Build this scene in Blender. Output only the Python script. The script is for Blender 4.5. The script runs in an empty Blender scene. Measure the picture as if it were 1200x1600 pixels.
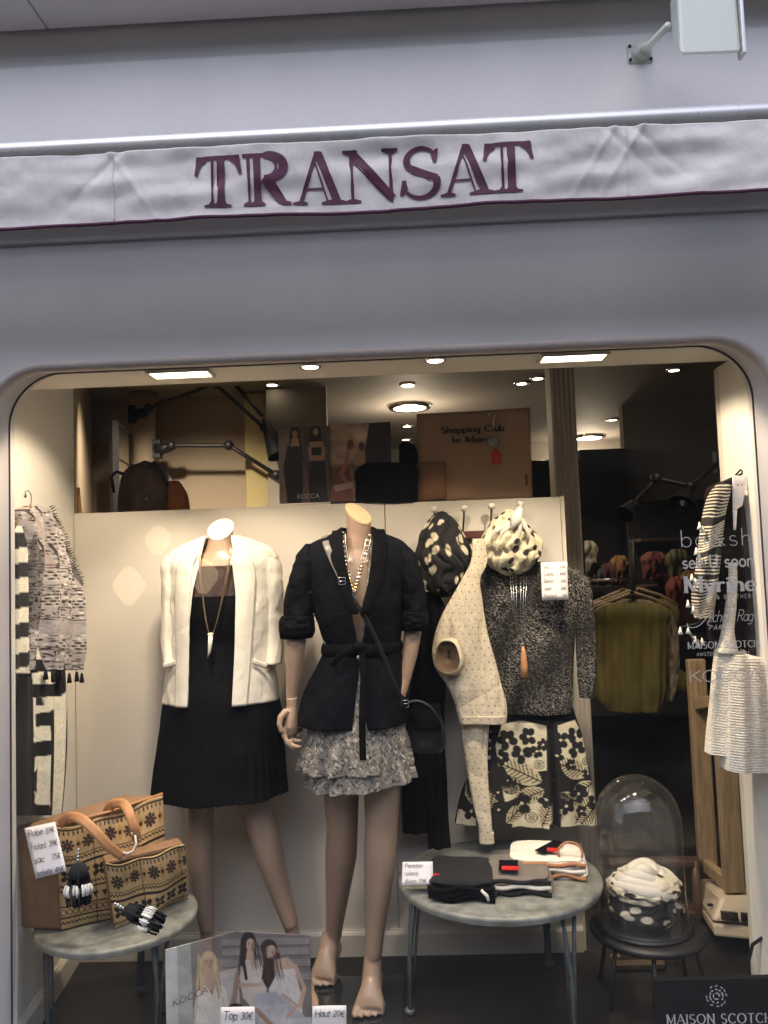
import bpy, math, random
import numpy as np
from mathutils import Vector, Matrix, geometry
random.seed(7); rng = np.random.RandomState(5)
PI = math.pi
scene = bpy.context.scene
C = scene.collection
# ------------------------------------------------------------------ camera
H = 1.32; F = 1244.0
yaw, pitch, roll = (math.radians(a) for a in (-1.73, 3.72, -2.0))
fw = np.array([math.sin(yaw)*math.cos(pitch), math.cos(yaw)*math.cos(pitch), math.sin(pitch)])
r0 = np.array([math.cos(yaw), -math.sin(yaw), 0.0]); u0 = np.cross(r0, fw)
RV = r0*math.cos(roll)+u0*math.sin(roll); UV = -r0*math.sin(roll)+u0*math.cos(roll)
cam_d = bpy.data.cameras.new('camera'); cam = bpy.data.objects.new('camera', cam_d); C.objects.link(cam)
m = Matrix.Identity(4)
for i in range(3):
    m[i][0] = RV[i]; m[i][1] = UV[i]; m[i][2] = -fw[i]
m[2][3] = H
cam.matrix_world = m
cam_d.sensor_fit = 'VERTICAL'; cam_d.sensor_height = 36.0; cam_d.lens = F*36.0/1600.0
cam_d.clip_start = 0.05; cam_d.clip_end = 400
scene.camera = cam
def P(px, py, Y):
    "world point (metres) seen at photo pixel (px,py) at depth Y"
    px, py, Y = np.broadcast_arrays(np.asarray(px, float), np.asarray(py, float), np.asarray(Y, float))
    d = fw + RV*((px[..., None]-600)/F) + UV*((800-py[..., None])/F)
    p = d*(Y/d[..., 1])[..., None]
    p[..., 2] += H
    return p
def S(px, Y): return px*Y/F
# ------------------------------------------------------------------ world, sun, exposure
w = bpy.data.worlds.new('World'); scene.world = w; w.use_nodes = True
nt = w.node_tree; nt.nodes.clear()
sky = nt.nodes.new('ShaderNodeTexSky'); sky.sky_type = 'NISHITA'; sky.sun_disc = False
SUN_EL, SUN_ROT = math.radians(54), math.radians(195)
sky.sun_elevation = SUN_EL; sky.sun_rotation = SUN_ROT
bg = nt.nodes.new('ShaderNodeBackground'); bg.inputs['Strength'].default_value = 0.115
wo = nt.nodes.new('ShaderNodeOutputWorld')
nt.links.new(sky.outputs[0], bg.inputs[0]); nt.links.new(bg.outputs[0], wo.inputs[0])
sd = bpy.data.lights.new('sun', 'SUN'); sd.energy = 0.60; sd.angle = math.radians(70); sd.color = (1.0, 0.94, 0.90)
so = bpy.data.objects.new('sun', sd); C.objects.link(so)
sdir = Vector((math.sin(SUN_ROT)*math.cos(SUN_EL), math.cos(SUN_ROT)*math.cos(SUN_EL), math.sin(SUN_EL)))
so.rotation_euler = sdir.to_track_quat('Z', 'Y').to_euler(); so.location = (0, 0, 12)
scene.view_settings.view_transform = 'Standard'; scene.view_settings.look = 'None'
scene.view_settings.exposure = 1.5; scene.view_settings.gamma = 1.0; scene.view_settings.use_curve_mapping = False
scene.cycles.max_bounces = 8; scene.cycles.transparent_max_bounces = 16
scene.cycles.sample_clamp_indirect = 4.0; scene.cycles.use_denoising = True
try: scene.cycles.caustics_reflective = False; scene.cycles.caustics_refractive = False
except Exception: pass
WARM = (1.0, 0.82, 0.60)
KEY_W, FILL_W, SHOP_W = 12.0, 5.5, 1.25
# ------------------------------------------------------------------ materials
def lin(c):
    c = np.asarray(c, float)/255.0
    return np.where(c <= 0.04045, c/12.92, ((c+0.055)/1.055)**2.4)
def mat(name, col, rough=0.6, metal=0.0, nscale=20.0, namt=0.12, bump=0.0, bscale=60.0, attr=False, weave=0.0,
        emit=None, estr=0.0, sheen=0.0, coat=0.0, stretch=None, spec=None, streak=0.0, wrinkle=0.0):
    M = bpy.data.materials.new(name); M.use_nodes = True
    t = M.node_tree; N = t.nodes; L = t.links; b = N['Principled BSDF']
    tc = N.new('ShaderNodeTexCoord'); mp = N.new('ShaderNodeMapping'); L.new(tc.outputs['Object'], mp.inputs[0])
    if stretch: mp.inputs['Scale'].default_value = stretch
    ns = N.new('ShaderNodeTexNoise'); ns.inputs['Scale'].default_value = nscale; ns.inputs['Detail'].default_value = 5
    L.new(mp.outputs[0], ns.inputs['Vector'])
    rm = N.new('ShaderNodeMapRange'); rm.inputs['From Min'].default_value = 0.3; rm.inputs['From Max'].default_value = 0.7
    rm.inputs['To Min'].default_value = 1-namt; rm.inputs['To Max'].default_value = 1+namt
    L.new(ns.outputs[0], rm.inputs[0])
    mx = N.new('ShaderNodeMix'); mx.data_type = 'RGBA'; mx.blend_type = 'MULTIPLY'; mx.inputs[0].default_value = 1.0
    if attr:
        at = N.new('ShaderNodeAttribute'); at.attribute_name = 'Col'; L.new(at.outputs['Color'], mx.inputs[6])
    else:
        mx.inputs[6].default_value = (*[float(v) for v in col], 1)
    L.new(rm.outputs[0], mx.inputs[7]); L.new(mx.outputs[2], b.inputs['Base Color'])
    r2 = N.new('ShaderNodeMapRange'); r2.inputs['To Min'].default_value = max(0.02, rough-0.08); r2.inputs['To Max'].default_value = min(1, rough+0.08)
    L.new(ns.outputs[0], r2.inputs[0]); L.new(r2.outputs[0], b.inputs['Roughness'])
    b.inputs['Metallic'].default_value = metal
    if spec is not None: b.inputs['Specular IOR Level'].default_value = spec
    if sheen: b.inputs['Sheen Weight'].default_value = sheen
    if coat: b.inputs['Coat Weight'].default_value = coat
    if streak: # faint rain streaks and grime patches
        m3 = N.new('ShaderNodeMapping'); m3.inputs['Scale'].default_value = (3.5, 3.5, 0.5); L.new(tc.outputs['Object'], m3.inputs[0])
        n3 = N.new('ShaderNodeTexNoise'); n3.inputs['Scale'].default_value = 1.6; n3.inputs['Detail'].default_value = 8; L.new(m3.outputs[0], n3.inputs['Vector'])
        n4 = N.new('ShaderNodeTexNoise'); n4.inputs['Scale'].default_value = 90; n4.inputs['Detail'].default_value = 4; L.new(tc.outputs['Object'], n4.inputs['Vector'])
        ad4 = N.new('ShaderNodeMath'); ad4.operation = 'MULTIPLY_ADD'; ad4.inputs[1].default_value = .45; L.new(n4.outputs[0], ad4.inputs[0]); L.new(n3.outputs[0], ad4.inputs[2])
        r3 = N.new('ShaderNodeMapRange'); r3.inputs['From Min'].default_value = .45; r3.inputs['From Max'].default_value = .95; r3.inputs['To Min'].default_value = 1-streak; r3.inputs['To Max'].default_value = 1+streak
        L.new(ad4.outputs[0], r3.inputs[0]); mx3 = N.new('ShaderNodeMix'); mx3.data_type = 'RGBA'; mx3.blend_type = 'MULTIPLY'; mx3.inputs[0].default_value = 1
        L.new(mx.outputs[2], mx3.inputs[6]); L.new(r3.outputs[0], mx3.inputs[7]); L.new(mx3.outputs[2], b.inputs['Base Color'])
    hsrc = None
    if bump:
        n2 = N.new('ShaderNodeTexNoise'); n2.inputs['Scale'].default_value = bscale; n2.inputs['Detail'].default_value = 6
        L.new(mp.outputs[0], n2.inputs['Vector']); hsrc = n2.outputs[0]
        bp = N.new('ShaderNodeBump'); bp.inputs['Strength'].default_value = bump; bp.inputs['Distance'].default_value = 0.002
        L.new(hsrc, bp.inputs['Height']); L.new(bp.outputs[0], b.inputs['Normal'])
    if weave:
        wv = N.new('ShaderNodeTexWave'); wv.inputs['Scale'].default_value = 400; wv.bands_direction = 'X'
        w2 = N.new('ShaderNodeTexWave'); w2.inputs['Scale'].default_value = 400; w2.bands_direction = 'Z'
        L.new(tc.outputs['Object'], wv.inputs[0]); L.new(tc.outputs['Object'], w2.inputs[0])
        ad = N.new('ShaderNodeMath'); ad.operation = 'ADD'; L.new(wv.outputs[1], ad.inputs[0]); L.new(w2.outputs[1], ad.inputs[1])
        b2 = N.new('ShaderNodeBump'); b2.inputs['Strength'].default_value = weave; b2.inputs['Distance'].default_value = 0.0008
        L.new(ad.outputs[0], b2.inputs['Height'])
        if bump: L.new(bp.outputs[0], b2.inputs['Normal'])
        L.new(b2.outputs[0], b.inputs['Normal'])
    if wrinkle:
        n6 = N.new('ShaderNodeTexNoise'); n6.inputs['Scale'].default_value = 13; n6.inputs['Detail'].default_value = 3; n6.inputs['Distortion'].default_value = 1.4; L.new(tc.outputs['Object'], n6.inputs['Vector'])
        b6 = N.new('ShaderNodeBump'); b6.inputs['Strength'].default_value = wrinkle; b6.inputs['Distance'].default_value = 0.012; L.new(n6.outputs[0], b6.inputs['Height'])
        if b.inputs['Normal'].links: L.new(b.inputs['Normal'].links[0].from_socket, b6.inputs['Normal'])
        L.new(b6.outputs[0], b.inputs['Normal'])
    if emit is not None:
        b.inputs['Emission Color'].default_value = (*emit, 1); b.inputs['Emission Strength'].default_value = estr
    return M
def glass_mat(name, tint=(1, 1, 1), ior=1.5, rough=0.0, boost=1.0, haze=0.0):
    M = bpy.data.materials.new(name); M.use_nodes = True
    t = M.node_tree; N = t.nodes; L = t.links; N.clear()
    o = N.new('ShaderNodeOutputMaterial'); mx = N.new('ShaderNodeMixShader'); tr = N.new('ShaderNodeBsdfTransparent')
    gl = N.new('ShaderNodeBsdfGlossy'); gl.inputs['Roughness'].default_value = rough
    lw = N.new('ShaderNodeLayerWeight'); lw.inputs['Blend'].default_value = 0.5
    pw = N.new('ShaderNodeMath'); pw.operation = 'POWER'; pw.inputs[1].default_value = 5.0
    ma = N.new('ShaderNodeMath'); ma.operation = 'MULTIPLY_ADD'; ma.inputs[1].default_value = 0.4*boost; ma.inputs[2].default_value = ((ior-1)/(ior+1))**2*boost*0.75; ma.use_clamp = True
    tr.inputs[0].default_value = (*tint, 1)
    L.new(lw.outputs['Facing'], pw.inputs[0]); L.new(pw.outputs[0], ma.inputs[0])
    L.new(ma.outputs[0], mx.inputs[0]); L.new(tr.outputs[0], mx.inputs[1]); L.new(gl.outputs[0], mx.inputs[2])
    if haze: # pale smeared haze mixed in to imitate a veil of light on glass
        df = N.new('ShaderNodeBsdfDiffuse'); df.inputs[0].default_value = (.8, .78, .74, 1); m2_ = N.new('ShaderNodeMixShader')
        tc = N.new('ShaderNodeTexCoord'); mp = N.new('ShaderNodeMapping'); mp.inputs['Rotation'].default_value = (0, .5, 0); mp.inputs['Scale'].default_value = (1.2, 1, 5)
        nz = N.new('ShaderNodeTexNoise'); nz.inputs['Scale'].default_value = 1.6; nz.inputs['Detail'].default_value = 6; nz.inputs['Distortion'].default_value = .8
        mr = N.new('ShaderNodeMapRange'); mr.inputs['From Min'].default_value = .4; mr.inputs['From Max'].default_value = .72; mr.inputs['To Min'].default_value = haze*.45; mr.inputs['To Max'].default_value = haze*1.7
        L.new(tc.outputs['Object'], mp.inputs[0]); L.new(mp.outputs[0], nz.inputs['Vector']); L.new(nz.outputs[0], mr.inputs[0]); L.new(mr.outputs[0], m2_.inputs[0])
        L.new(mx.outputs[0], m2_.inputs[1]); L.new(df.outputs[0], m2_.inputs[2]); L.new(m2_.outputs[0], o.inputs[0])
    else: L.new(mx.outputs[0], o.inputs[0])
    return M
MT = {}
MT['plaster'] = mat('painted plaster', (0.62, 0.585, 0.58), 0.8, nscale=2.2, namt=0.05, bump=0.35, bscale=260, streak=0.035)
MT['plaster2'] = mat('painted moulding', (0.50, 0.42, 0.38), 0.55, nscale=6, namt=0.06, bump=0.1)
MT['metalw'] = mat('white enamelled aluminium', (0.62, 0.60, 0.58), 0.28, 0.3, nscale=8, namt=0.05)
MT['canvas'] = mat('awning canvas', (0.76, 0.70, 0.67), 0.92, nscale=7, namt=0.10, bump=0.25, bscale=300, weave=0.5, streak=0.10, spec=.15)
MT['burgundy'] = mat('burgundy print', (0.085, 0.018, 0.050), 0.75, nscale=15, namt=0.15, weave=0.2)
MT['lampbody'] = mat('pale grey lamp enamel', (0.66, 0.68, 0.60), 0.35, nscale=5, namt=0.03)
MT['lampplate'] = mat('aged grey lamp plate', (0.45, 0.46, 0.42), 0.5, nscale=40, namt=0.2)
MT['black'] = mat('black metal', (0.008, 0.008, 0.009), 0.5, 0.0, nscale=30)
MT['cream'] = mat('cream interior paint', (0.70, 0.655, 0.585), 0.6, nscale=2.5, namt=0.04, bump=0.1, bscale=150)
MT['creamside'] = mat('cream side wall paint', (0.80, 0.76, 0.68), 0.55, nscale=2.5, namt=0.05, bump=0.1, bscale=150)
MT['skirt'] = mat('cream baseboard gloss paint', (0.70, 0.64, 0.54), 0.35, nscale=8, namt=0.06)
MT['floor'] = mat('dark display floor', (0.012, 0.0095, 0.008), 0.5, nscale=9, namt=0.45, bump=0.25, bscale=40)
MT['brownwall'] = mat('taupe shop wall', (0.36, 0.29, 0.21), 0.7, nscale=2, namt=0.06)
MT['greywall'] = mat('grey shop wall', (0.26, 0.235, 0.20), 0.7, nscale=2, namt=0.06)
MT['ceil'] = mat('shop ceiling paint', (0.30, 0.27, 0.24), 0.7, nscale=2, namt=0.05)
MT['darkwall'] = mat('dark shop panel', (0.02, 0.018, 0.017), 0.5, nscale=4, namt=0.2)
MT['skin'] = mat('mannequin skin lacquer', (0.37, 0.255, 0.18), 0.33, nscale=5, namt=0.05, bump=0.03, bscale=80)
MT['blackcloth'] = mat('black cloth', (0.005, 0.005, 0.006), 0.9, nscale=60, namt=0.3, bump=0.5, bscale=120, weave=0.3, spec=0.06, wrinkle=.45)
MT['navy'] = mat('blue black crepe', (0.006, 0.0065, 0.009), 0.85, nscale=40, namt=0.25, bump=0.4, bscale=90, weave=0.3, spec=0.06, wrinkle=.45)
MT['dressc'] = mat('black pleated dress cloth', (0.005, 0.005, 0.006), 0.9, nscale=60, namt=0.3, bump=0.5, bscale=200, weave=0.4, spec=0.06)
MT['ivory'] = mat('ivory crepe', (0.74, 0.70, 0.60), 0.65, nscale=30, namt=0.04, bump=0.3, bscale=60, weave=0.35, wrinkle=.30)
MT['print'] = mat('printed cloth', (1, 1, 1), 0.8, attr=True, nscale=120, namt=0.12, bump=0.35, bscale=120, weave=0.4, wrinkle=.35)
MT['printsheer'] = mat('printed knit', (1, 1, 1), 0.85, attr=True, nscale=200, namt=0.2, bump=0.5, bscale=250, weave=0.6)
MT['paper'] = mat('printed paper', (1, 1, 1), 0.4, attr=True, nscale=5, namt=0.02)
MT['card'] = mat('white card', (0.78, 0.74, 0.74), 0.6, nscale=30, namt=0.03)
MT['ink'] = mat('black ink', (0.02, 0.02, 0.03), 0.6)
MT['inkgrey'] = mat('grey ink', (0.07, 0.07, 0.08), 0.6)
MT['gold'] = mat('brushed gold', (0.80, 0.58, 0.30), 0.25, 1.0, nscale=60, namt=0.1)
MT['silver'] = mat('polished steel', (0.75, 0.73, 0.70), 0.2, 1.0, nscale=60, namt=0.1)
MT['leather'] = mat('tan leather', (0.50, 0.24, 0.10), 0.5, nscale=40, namt=0.12, bump=0.3, bscale=200)
MT['leather2'] = mat('brown leather side', (0.27, 0.155, 0.085), 0.55, nscale=25, namt=0.18, bump=0.3, bscale=200)
MT['greymetal'] = mat('grey blue table paint', (0.20, 0.205, 0.18), 0.42, 0.1, nscale=26, namt=0.38, bump=0.3, bscale=60)
MT['legmetal'] = mat('grey blue table leg paint', (0.085, 0.10, 0.10), 0.45, 0.2, nscale=30, namt=0.25)
MT['wood'] = mat('pale varnished wood', (0.36, 0.255, 0.145), 0.45, nscale=14, namt=0.25, stretch=(6, 6, 0.6), bump=0.1)
MT['wooddark'] = mat('brown chair wood', (0.085, 0.05, 0.032), 0.5, nscale=14, namt=0.25, stretch=(6, 6, 0.6))
MT['beigeplastic'] = mat('beige plastic', (0.58, 0.49, 0.36), 0.45, nscale=8, namt=0.04)
MT['cardboard'] = mat('kraft cardboard', (0.40, 0.255, 0.155), 0.75, nscale=4, namt=0.1)
MT['whiteprint'] = mat('white window lettering film', (0.46, 0.43, 0.40), 0.6, emit=None)
MT['red'] = mat('red label', (0.55, 0.02, 0.02), 0.5)
MT['redfelt'] = mat('red felt tassel', (0.5, 0.03, 0.03), 0.8)
MT['whiteyarn'] = mat('white yarn', (0.75, 0.72, 0.64), 0.9, nscale=200, namt=0.1)
MT['blackyarn'] = mat('black yarn', (0.012, 0.012, 0.014), 0.95, nscale=200, namt=0.3)
MT['porcelain'] = mat('white porcelain', (0.72, 0.68, 0.60), 0.25)
MT['lampglow'] = mat('lit halogen glass', (1, 1, 1), 0.4, emit=(1.0, 0.86, 0.62), estr=5.0)
MT['spotglow'] = mat('lit ceiling spot glass', (1, 1, 1), 0.4, emit=(1.0, 0.84, 0.60), estr=4.0)
MT['glass'] = glass_mat('shop window glass', (0.985, 0.985, 0.98), 1.45, haze=.0035)
MT['jar'] = glass_mat('bell jar glass', (0.985, 0.985, 0.98), 1.5, 0.015, boost=2.0, haze=.025)
MT['asphalt'] = mat('street asphalt', (0.05, 0.05, 0.05), 0.85, nscale=60, namt=0.3, bump=0.4)
MT['paving'] = mat('street paving', (0.13, 0.125, 0.12), 0.8, nscale=10, namt=0.15, bump=0.3)
MT['stone'] = mat('opposite house stone', (0.07, 0.063, 0.058), 0.85, nscale=3, namt=0.15, bump=0.3)
MT['darkglass'] = mat('dark window glass', (0.015, 0.018, 0.02), 0.1)
MT['mirror'] = mat('mirror glass', (0.55, 0.52, 0.47), 0.12, 1.0, namt=0.02)
MT['mustard'] = mat('mustard silk', (0.17, 0.14, 0.032), 0.65, nscale=15, namt=0.15, bump=0.3, stretch=(4, 1, 0.5))
MT['sand'] = mat('sand coloured knit', (0.30, 0.25, 0.17), 0.8, nscale=25, namt=0.15, bump=0.4)
# ------------------------------------------------------------------ object helpers
ORG = {}
def tag(o, label=None, cat=None, group=None, kind=None):
    if label: o['label'] = label
    if cat: o['category'] = cat
    if group: o['group'] = group
    if kind: o['kind'] = kind
    return o
def thing(name, label, cat, loc=(0, 0, 0), group=None, kind=None):
    o = bpy.data.objects.new(name, None); C.objects.link(o); o.location = tuple(float(v) for v in loc); o.empty_display_size = 0.1
    ORG[o.name] = np.array([float(v) for v in loc]); return tag(o, label, cat, group, kind)
def link(name, me, material, parent):
    o = bpy.data.objects.new(name, me); C.objects.link(o)
    if material is not None: me.materials.append(material)
    if parent is not None: o.parent = parent; ORG[o.name] = ORG.get(parent.name, np.zeros(3))
    else: ORG[o.name] = np.zeros(3)
    return o
def raw(name, V, Fc, material, parent=None, smooth=False, cols=None):
    V = np.asarray(V, float)
    if parent is not None: V = V - ORG.get(parent.name, np.zeros(3))
    me = bpy.data.meshes.new(name)
    if isinstance(Fc, np.ndarray):
        k = Fc.shape[1]; n = len(Fc)
        me.vertices.add(len(V)); me.vertices.foreach_set('co', V.ravel())
        me.loops.add(n*k); me.loops.foreach_set('vertex_index', Fc.ravel().astype(np.int32))
        me.polygons.add(n); me.polygons.foreach_set('loop_start', (np.arange(n)*k).astype(np.int32))
        me.update(calc_edges=True)
    else:
        me.from_pydata([tuple(v) for v in V], [], Fc)
    if smooth: me.polygons.foreach_set('use_smooth', [True]*len(me.polygons))
    if cols is not None:
        ca = me.color_attributes.new('Col', 'FLOAT_COLOR', 'POINT')
        c4 = np.ones((len(V), 4)); c4[:, :3] = cols.reshape(-1, 3); ca.data.foreach_set('color', c4.ravel())
    me.validate(); me.update()
    return link(name, me, material, parent)
def gridobj(name, V, material, parent=None, wrap=False, cols=None, thick=0.0, smooth=True):
    ny, nx = V.shape[:2]
    i, j = np.meshgrid(np.arange(ny-1), np.arange(nx if wrap else nx-1), indexing='ij')
    j2 = (j+1) % nx
    Fc = np.stack([i*nx+j, i*nx+j2, (i+1)*nx+j2, (i+1)*nx+j], -1).reshape(-1, 4)
    o = raw(name, V.reshape(-1, 3), Fc, material, parent, smooth, None if cols is None else cols.reshape(-1, 3))
    if thick:
        s = o.modifiers.new('thickness', 'SOLIDIFY'); s.thickness = thick; s.offset = 0
    return o
class MB:
    def __init__(s): s.V = []; s.F = []
    def add(s, V, Fc):
        b = len(s.V); s.V += [tuple(float(c) for c in v) for v in V]; s.F += [tuple(b+i for i in f) for f in Fc]; return s
    def box(s, c, d, ax=None):
        c = np.array(c, float); h = np.array(d, float)/2
        A = np.eye(3) if ax is None else np.array(ax, float)
        V = [c + A.T @ (h*np.array(q)) for q in ((-1, -1, -1), (1, -1, -1), (1, 1, -1), (-1, 1, -1), (-1, -1, 1), (1, -1, 1), (1, 1, 1), (-1, 1, 1))]
        return s.add(V, [(0, 3, 2, 1), (4, 5, 6, 7), (0, 1, 5, 4), (1, 2, 6, 5), (2, 3, 7, 6), (3, 0, 4, 7)])
    def hexa(s, f, b):
        "front quad f (4 points) and back quad b, same winding"
        return s.add(list(f)+list(b), [(0, 1, 2, 3), (7, 6, 5, 4), (0, 4, 5, 1), (1, 5, 6, 2), (2, 6, 7, 3), (3, 7, 4, 0)])
    def tube(s, pts, r, n=10, r2=None, caps=True, ref=(0, 1, 0)):
        pts = [np.array(p, float) for p in pts]; m_ = len(pts)
        rr = [r]*m_ if np.isscalar(r) else list(r); r2 = rr if r2 is None else ([r2]*m_ if np.isscalar(r2) else list(r2))
        V = []
        for i, p in enumerate(pts):
            t = pts[min(i+1, m_-1)]-pts[max(i-1, 0)]; t = t/(np.linalg.norm(t)+1e-9)
            rf = np.array(ref, float)
            if abs(t @ rf) > 0.97: rf = np.array([1.0, 0, 0])
            a = np.cross(t, rf); a /= np.linalg.norm(a); b = np.cross(a, t)
            for k in range(n):
                q = 2*PI*k/n; V.append(p + a*math.cos(q)*rr[i] + b*math.sin(q)*r2[i])
        Fc = [(i*n+k, i*n+(k+1) % n, (i+1)*n+(k+1) % n, (i+1)*n+k) for i in range(m_-1) for k in range(n)]
        if caps: Fc += [tuple(range(n-1, -1, -1)), tuple((m_-1)*n+k for k in range(n))]
        return s.add(V, Fc)
    def ball(s, c, r, n=12, m_=8):
        r = (r, r, r) if np.isscalar(r) else r
        V = [(c[0], c[1], c[2]-r[2])]
        for i in range(1, m_):
            a = -PI/2+PI*i/m_
            for k in range(n): V.append((c[0]+r[0]*math.cos(a)*math.cos(2*PI*k/n), c[1]+r[1]*math.cos(a)*math.sin(2*PI*k/n), c[2]+r[2]*math.sin(a)))
        V.append((c[0], c[1], c[2]+r[2])); e = len(V)-1
        Fc = [(0, 1+(k+1) % n, 1+k) for k in range(n)] + [(1+i*n+k, 1+i*n+(k+1) % n, 1+(i+1)*n+(k+1) % n, 1+(i+1)*n+k) for i in range(m_-2) for k in range(n)]
        Fc += [(1+(m_-2)*n+k, 1+(m_-2)*n+(k+1) % n, e) for k in range(n)]
        return s.add(V, Fc)
    def lathe(s, c, prof, n=40, ax=None):
        V = []
        for (r, z) in prof:
            for k in range(n): V.append(np.array(c, float)+np.array([r*math.cos(2*PI*k/n), r*math.sin(2*PI*k/n), z]) if ax is None else
                                        np.array(c, float)+ax[0]*r*math.cos(2*PI*k/n)+ax[1]*r*math.sin(2*PI*k/n)+ax[2]*z)
        Fc = [(i*n+k, i*n+(k+1) % n, (i+1)*n+(k+1) % n, (i+1)*n+k) for i in range(len(prof)-1) for k in range(n)]
        return s.add(V, Fc)
    def build(s, name, material, parent=None, smooth=False, bevel=0.0, auto=False):
        o = raw(name, s.V, s.F, material, parent, smooth)
        if bevel:
            b = o.modifiers.new('bevel', 'BEVEL'); b.width = bevel; b.segments = 2; b.limit_method = 'ANGLE'; b.angle_limit = 0.7
        if auto:
            import bmesh
            bm = bmesh.new(); bm.from_mesh(o.data)
            for e in bm.edges:
                if len(e.link_faces) == 2 and e.calc_face_angle(0) > 0.7: e.smooth = False
            for f in bm.faces: f.smooth = True
            bm.to_mesh(o.data); bm.free()
        return o
def remesh(o, voxel, smooth=6):
    r = o.modifiers.new('remesh', 'REMESH'); r.mode = 'VOXEL'; r.voxel_size = voxel; r.use_smooth_shade = True
    s = o.modifiers.new('smooth', 'SMOOTH'); s.factor = 0.5; s.iterations = smooth
def unit(v): v = np.array(v, float); return v/np.linalg.norm(v)
def interp(rows, n, sm=True):
    "rows: list of tuples, first = parameter; resample to n with smooth (catmull-rom like) interpolation"
    A = np.array(rows, float); t = A[:, 0]; q = np.linspace(t[0], t[-1], n); out = [q]
    for c in range(1, A.shape[1]):
        y = A[:, c]
        if sm and len(t) > 2:
            d = np.gradient(y, t); i = np.clip(np.searchsorted(t, q)-1, 0, len(t)-2); h = t[i+1]-t[i]; s = (q-t[i])/h
            out.append((2*s**3-3*s**2+1)*y[i]+(s**3-2*s**2+s)*h*d[i]+(-2*s**3+3*s**2)*y[i+1]+(s**3-s**2)*h*d[i+1])
        else: out.append(np.interp(q, t, y))
    return np.stack(out, 1)
def vnoise(x, y, seed=0, sc=1.0):
    "smooth value noise for numpy arrays, -1..1"
    R_ = np.random.RandomState(seed).rand(64, 64)*2-1
    x = np.asarray(x)*sc+100; y = np.asarray(y)*sc+100
    i = np.floor(x).astype(int); j = np.floor(y).astype(int); fx = x-i; fy = y-j
    fx = fx*fx*(3-2*fx); fy = fy*fy*(3-2*fy); g = lambda a, b: R_[a % 64, b % 64]
    return g(i, j)*(1-fx)*(1-fy)+g(i+1, j)*fx*(1-fy)+g(i, j+1)*(1-fx)*fy+g(i+1, j+1)*fx*fy
# ------------------------------------------------------------------ print painter (flat prints, weaves and patterns)
class Cv:
    def __init__(s, x0, y0, x1, y1, k, col):
        s.b = (x0, y0); s.k = k; s.w = int((x1-x0)*k)+1; s.h = int((y1-y0)*k)+1
        s.a = np.ones((s.h, s.w, 3))*lin(col)
        s.X, s.Y = np.meshgrid(x0+np.arange(s.w)/k, y0+np.arange(s.h)/k)
    def win(s, x0, y0, x1, y1):
        i0 = max(0, int((y0-s.b[1])*s.k)-1); i1 = min(s.h, int((y1-s.b[1])*s.k)+3); j0 = max(0, int((x0-s.b[0])*s.k)-1); j1 = min(s.w, int((x1-s.b[0])*s.k)+3)
        return None if i1 <= i0 or j1 <= j0 else (slice(i0, i1), slice(j0, j1))
    def put(s, mask, col, al=1.0, W=None):
        mk = (mask*al)[..., None] if mask.dtype != bool else (mask.astype(float)*al)[..., None]
        W = W or (slice(None), slice(None)); s.a[W] = s.a[W]*(1-mk)+lin(col)*mk; return s
    def ell(s, cx, cy, rx, ry, col, rot=0, al=1.0, soft=0.12):
        q_ = max(rx, ry)*1.2; W = s.win(cx-q_, cy-q_, cx+q_, cy+q_)
        if W is None: return s
        c, q = math.cos(rot), math.sin(rot); dx = s.X[W]-cx; dy = s.Y[W]-cy
        d = np.sqrt(((dx*c+dy*q)/rx)**2+((-dx*q+dy*c)/ry)**2)
        return s.put(np.clip((1-d)/soft+0.5, 0, 1), col, al, W)
    def poly(s, pts, col, al=1.0):
        xs = [p[0] for p in pts]; ys = [p[1] for p in pts]; W = s.win(min(xs), min(ys), max(xs), max(ys))
        if W is None: return s
        X_, Y_ = s.X[W], s.Y[W]; ins = np.zeros(X_.shape, bool); n = len(pts)
        for i in range(n):
            (x1, y1), (x2, y2) = pts[i], pts[(i+1) % n]
            if y1 == y2: continue
            ins ^= ((y1 > Y_) != (y2 > Y_)) & (X_ < (x2-x1)*(Y_-y1)/(y2-y1)+x1)
        return s.put(ins, col, al, W)
    def line(s, pts, wd, col, al=1.0):
        for (x1, y1), (x2, y2) in zip(pts[:-1], pts[1:]):
            W = s.win(min(x1, x2)-wd, min(y1, y2)-wd, max(x1, x2)+wd, max(y1, y2)+wd)
            if W is None: continue
            dx, dy = x2-x1, y2-y1; L2 = dx*dx+dy*dy+1e-9; X_, Y_ = s.X[W], s.Y[W]
            t = np.clip(((X_-x1)*dx+(Y_-y1)*dy)/L2, 0, 1)
            d = np.hypot(X_-x1-t*dx, Y_-y1-t*dy); s.put(np.clip((wd/2-d)*s.k+0.5, 0, 1), col, al, W)
        return s
    def noise(s, amt, sc, seed=1):
        s.a = np.clip(s.a*(1+amt*vnoise(s.X, s.Y, seed, sc))[..., None], 0, 1); return s
    def blur(s, n=1):
        for _ in range(n):
            for ax in (0, 1): s.a = (np.roll(s.a, 1, ax)+s.a*2+np.roll(s.a, -1, ax))/4
        return s
    def get(s, x, y):
        fx = np.clip((np.asarray(x)-s.b[0])*s.k, 0, s.w-1.001); fy = np.clip((np.asarray(y)-s.b[1])*s.k, 0, s.h-1.001)
        i = fy.astype(int); j = fx.astype(int); a = (fy-i)[..., None]; b = (fx-j)[..., None]
        i2 = np.minimum(i+1, s.h-1); j2 = np.minimum(j+1, s.w-1)
        return s.a[i, j]*(1-a)*(1-b)+s.a[i, j2]*(1-a)*b+s.a[i2, j]*a*(1-b)+s.a[i2, j2]*a*b
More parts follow.
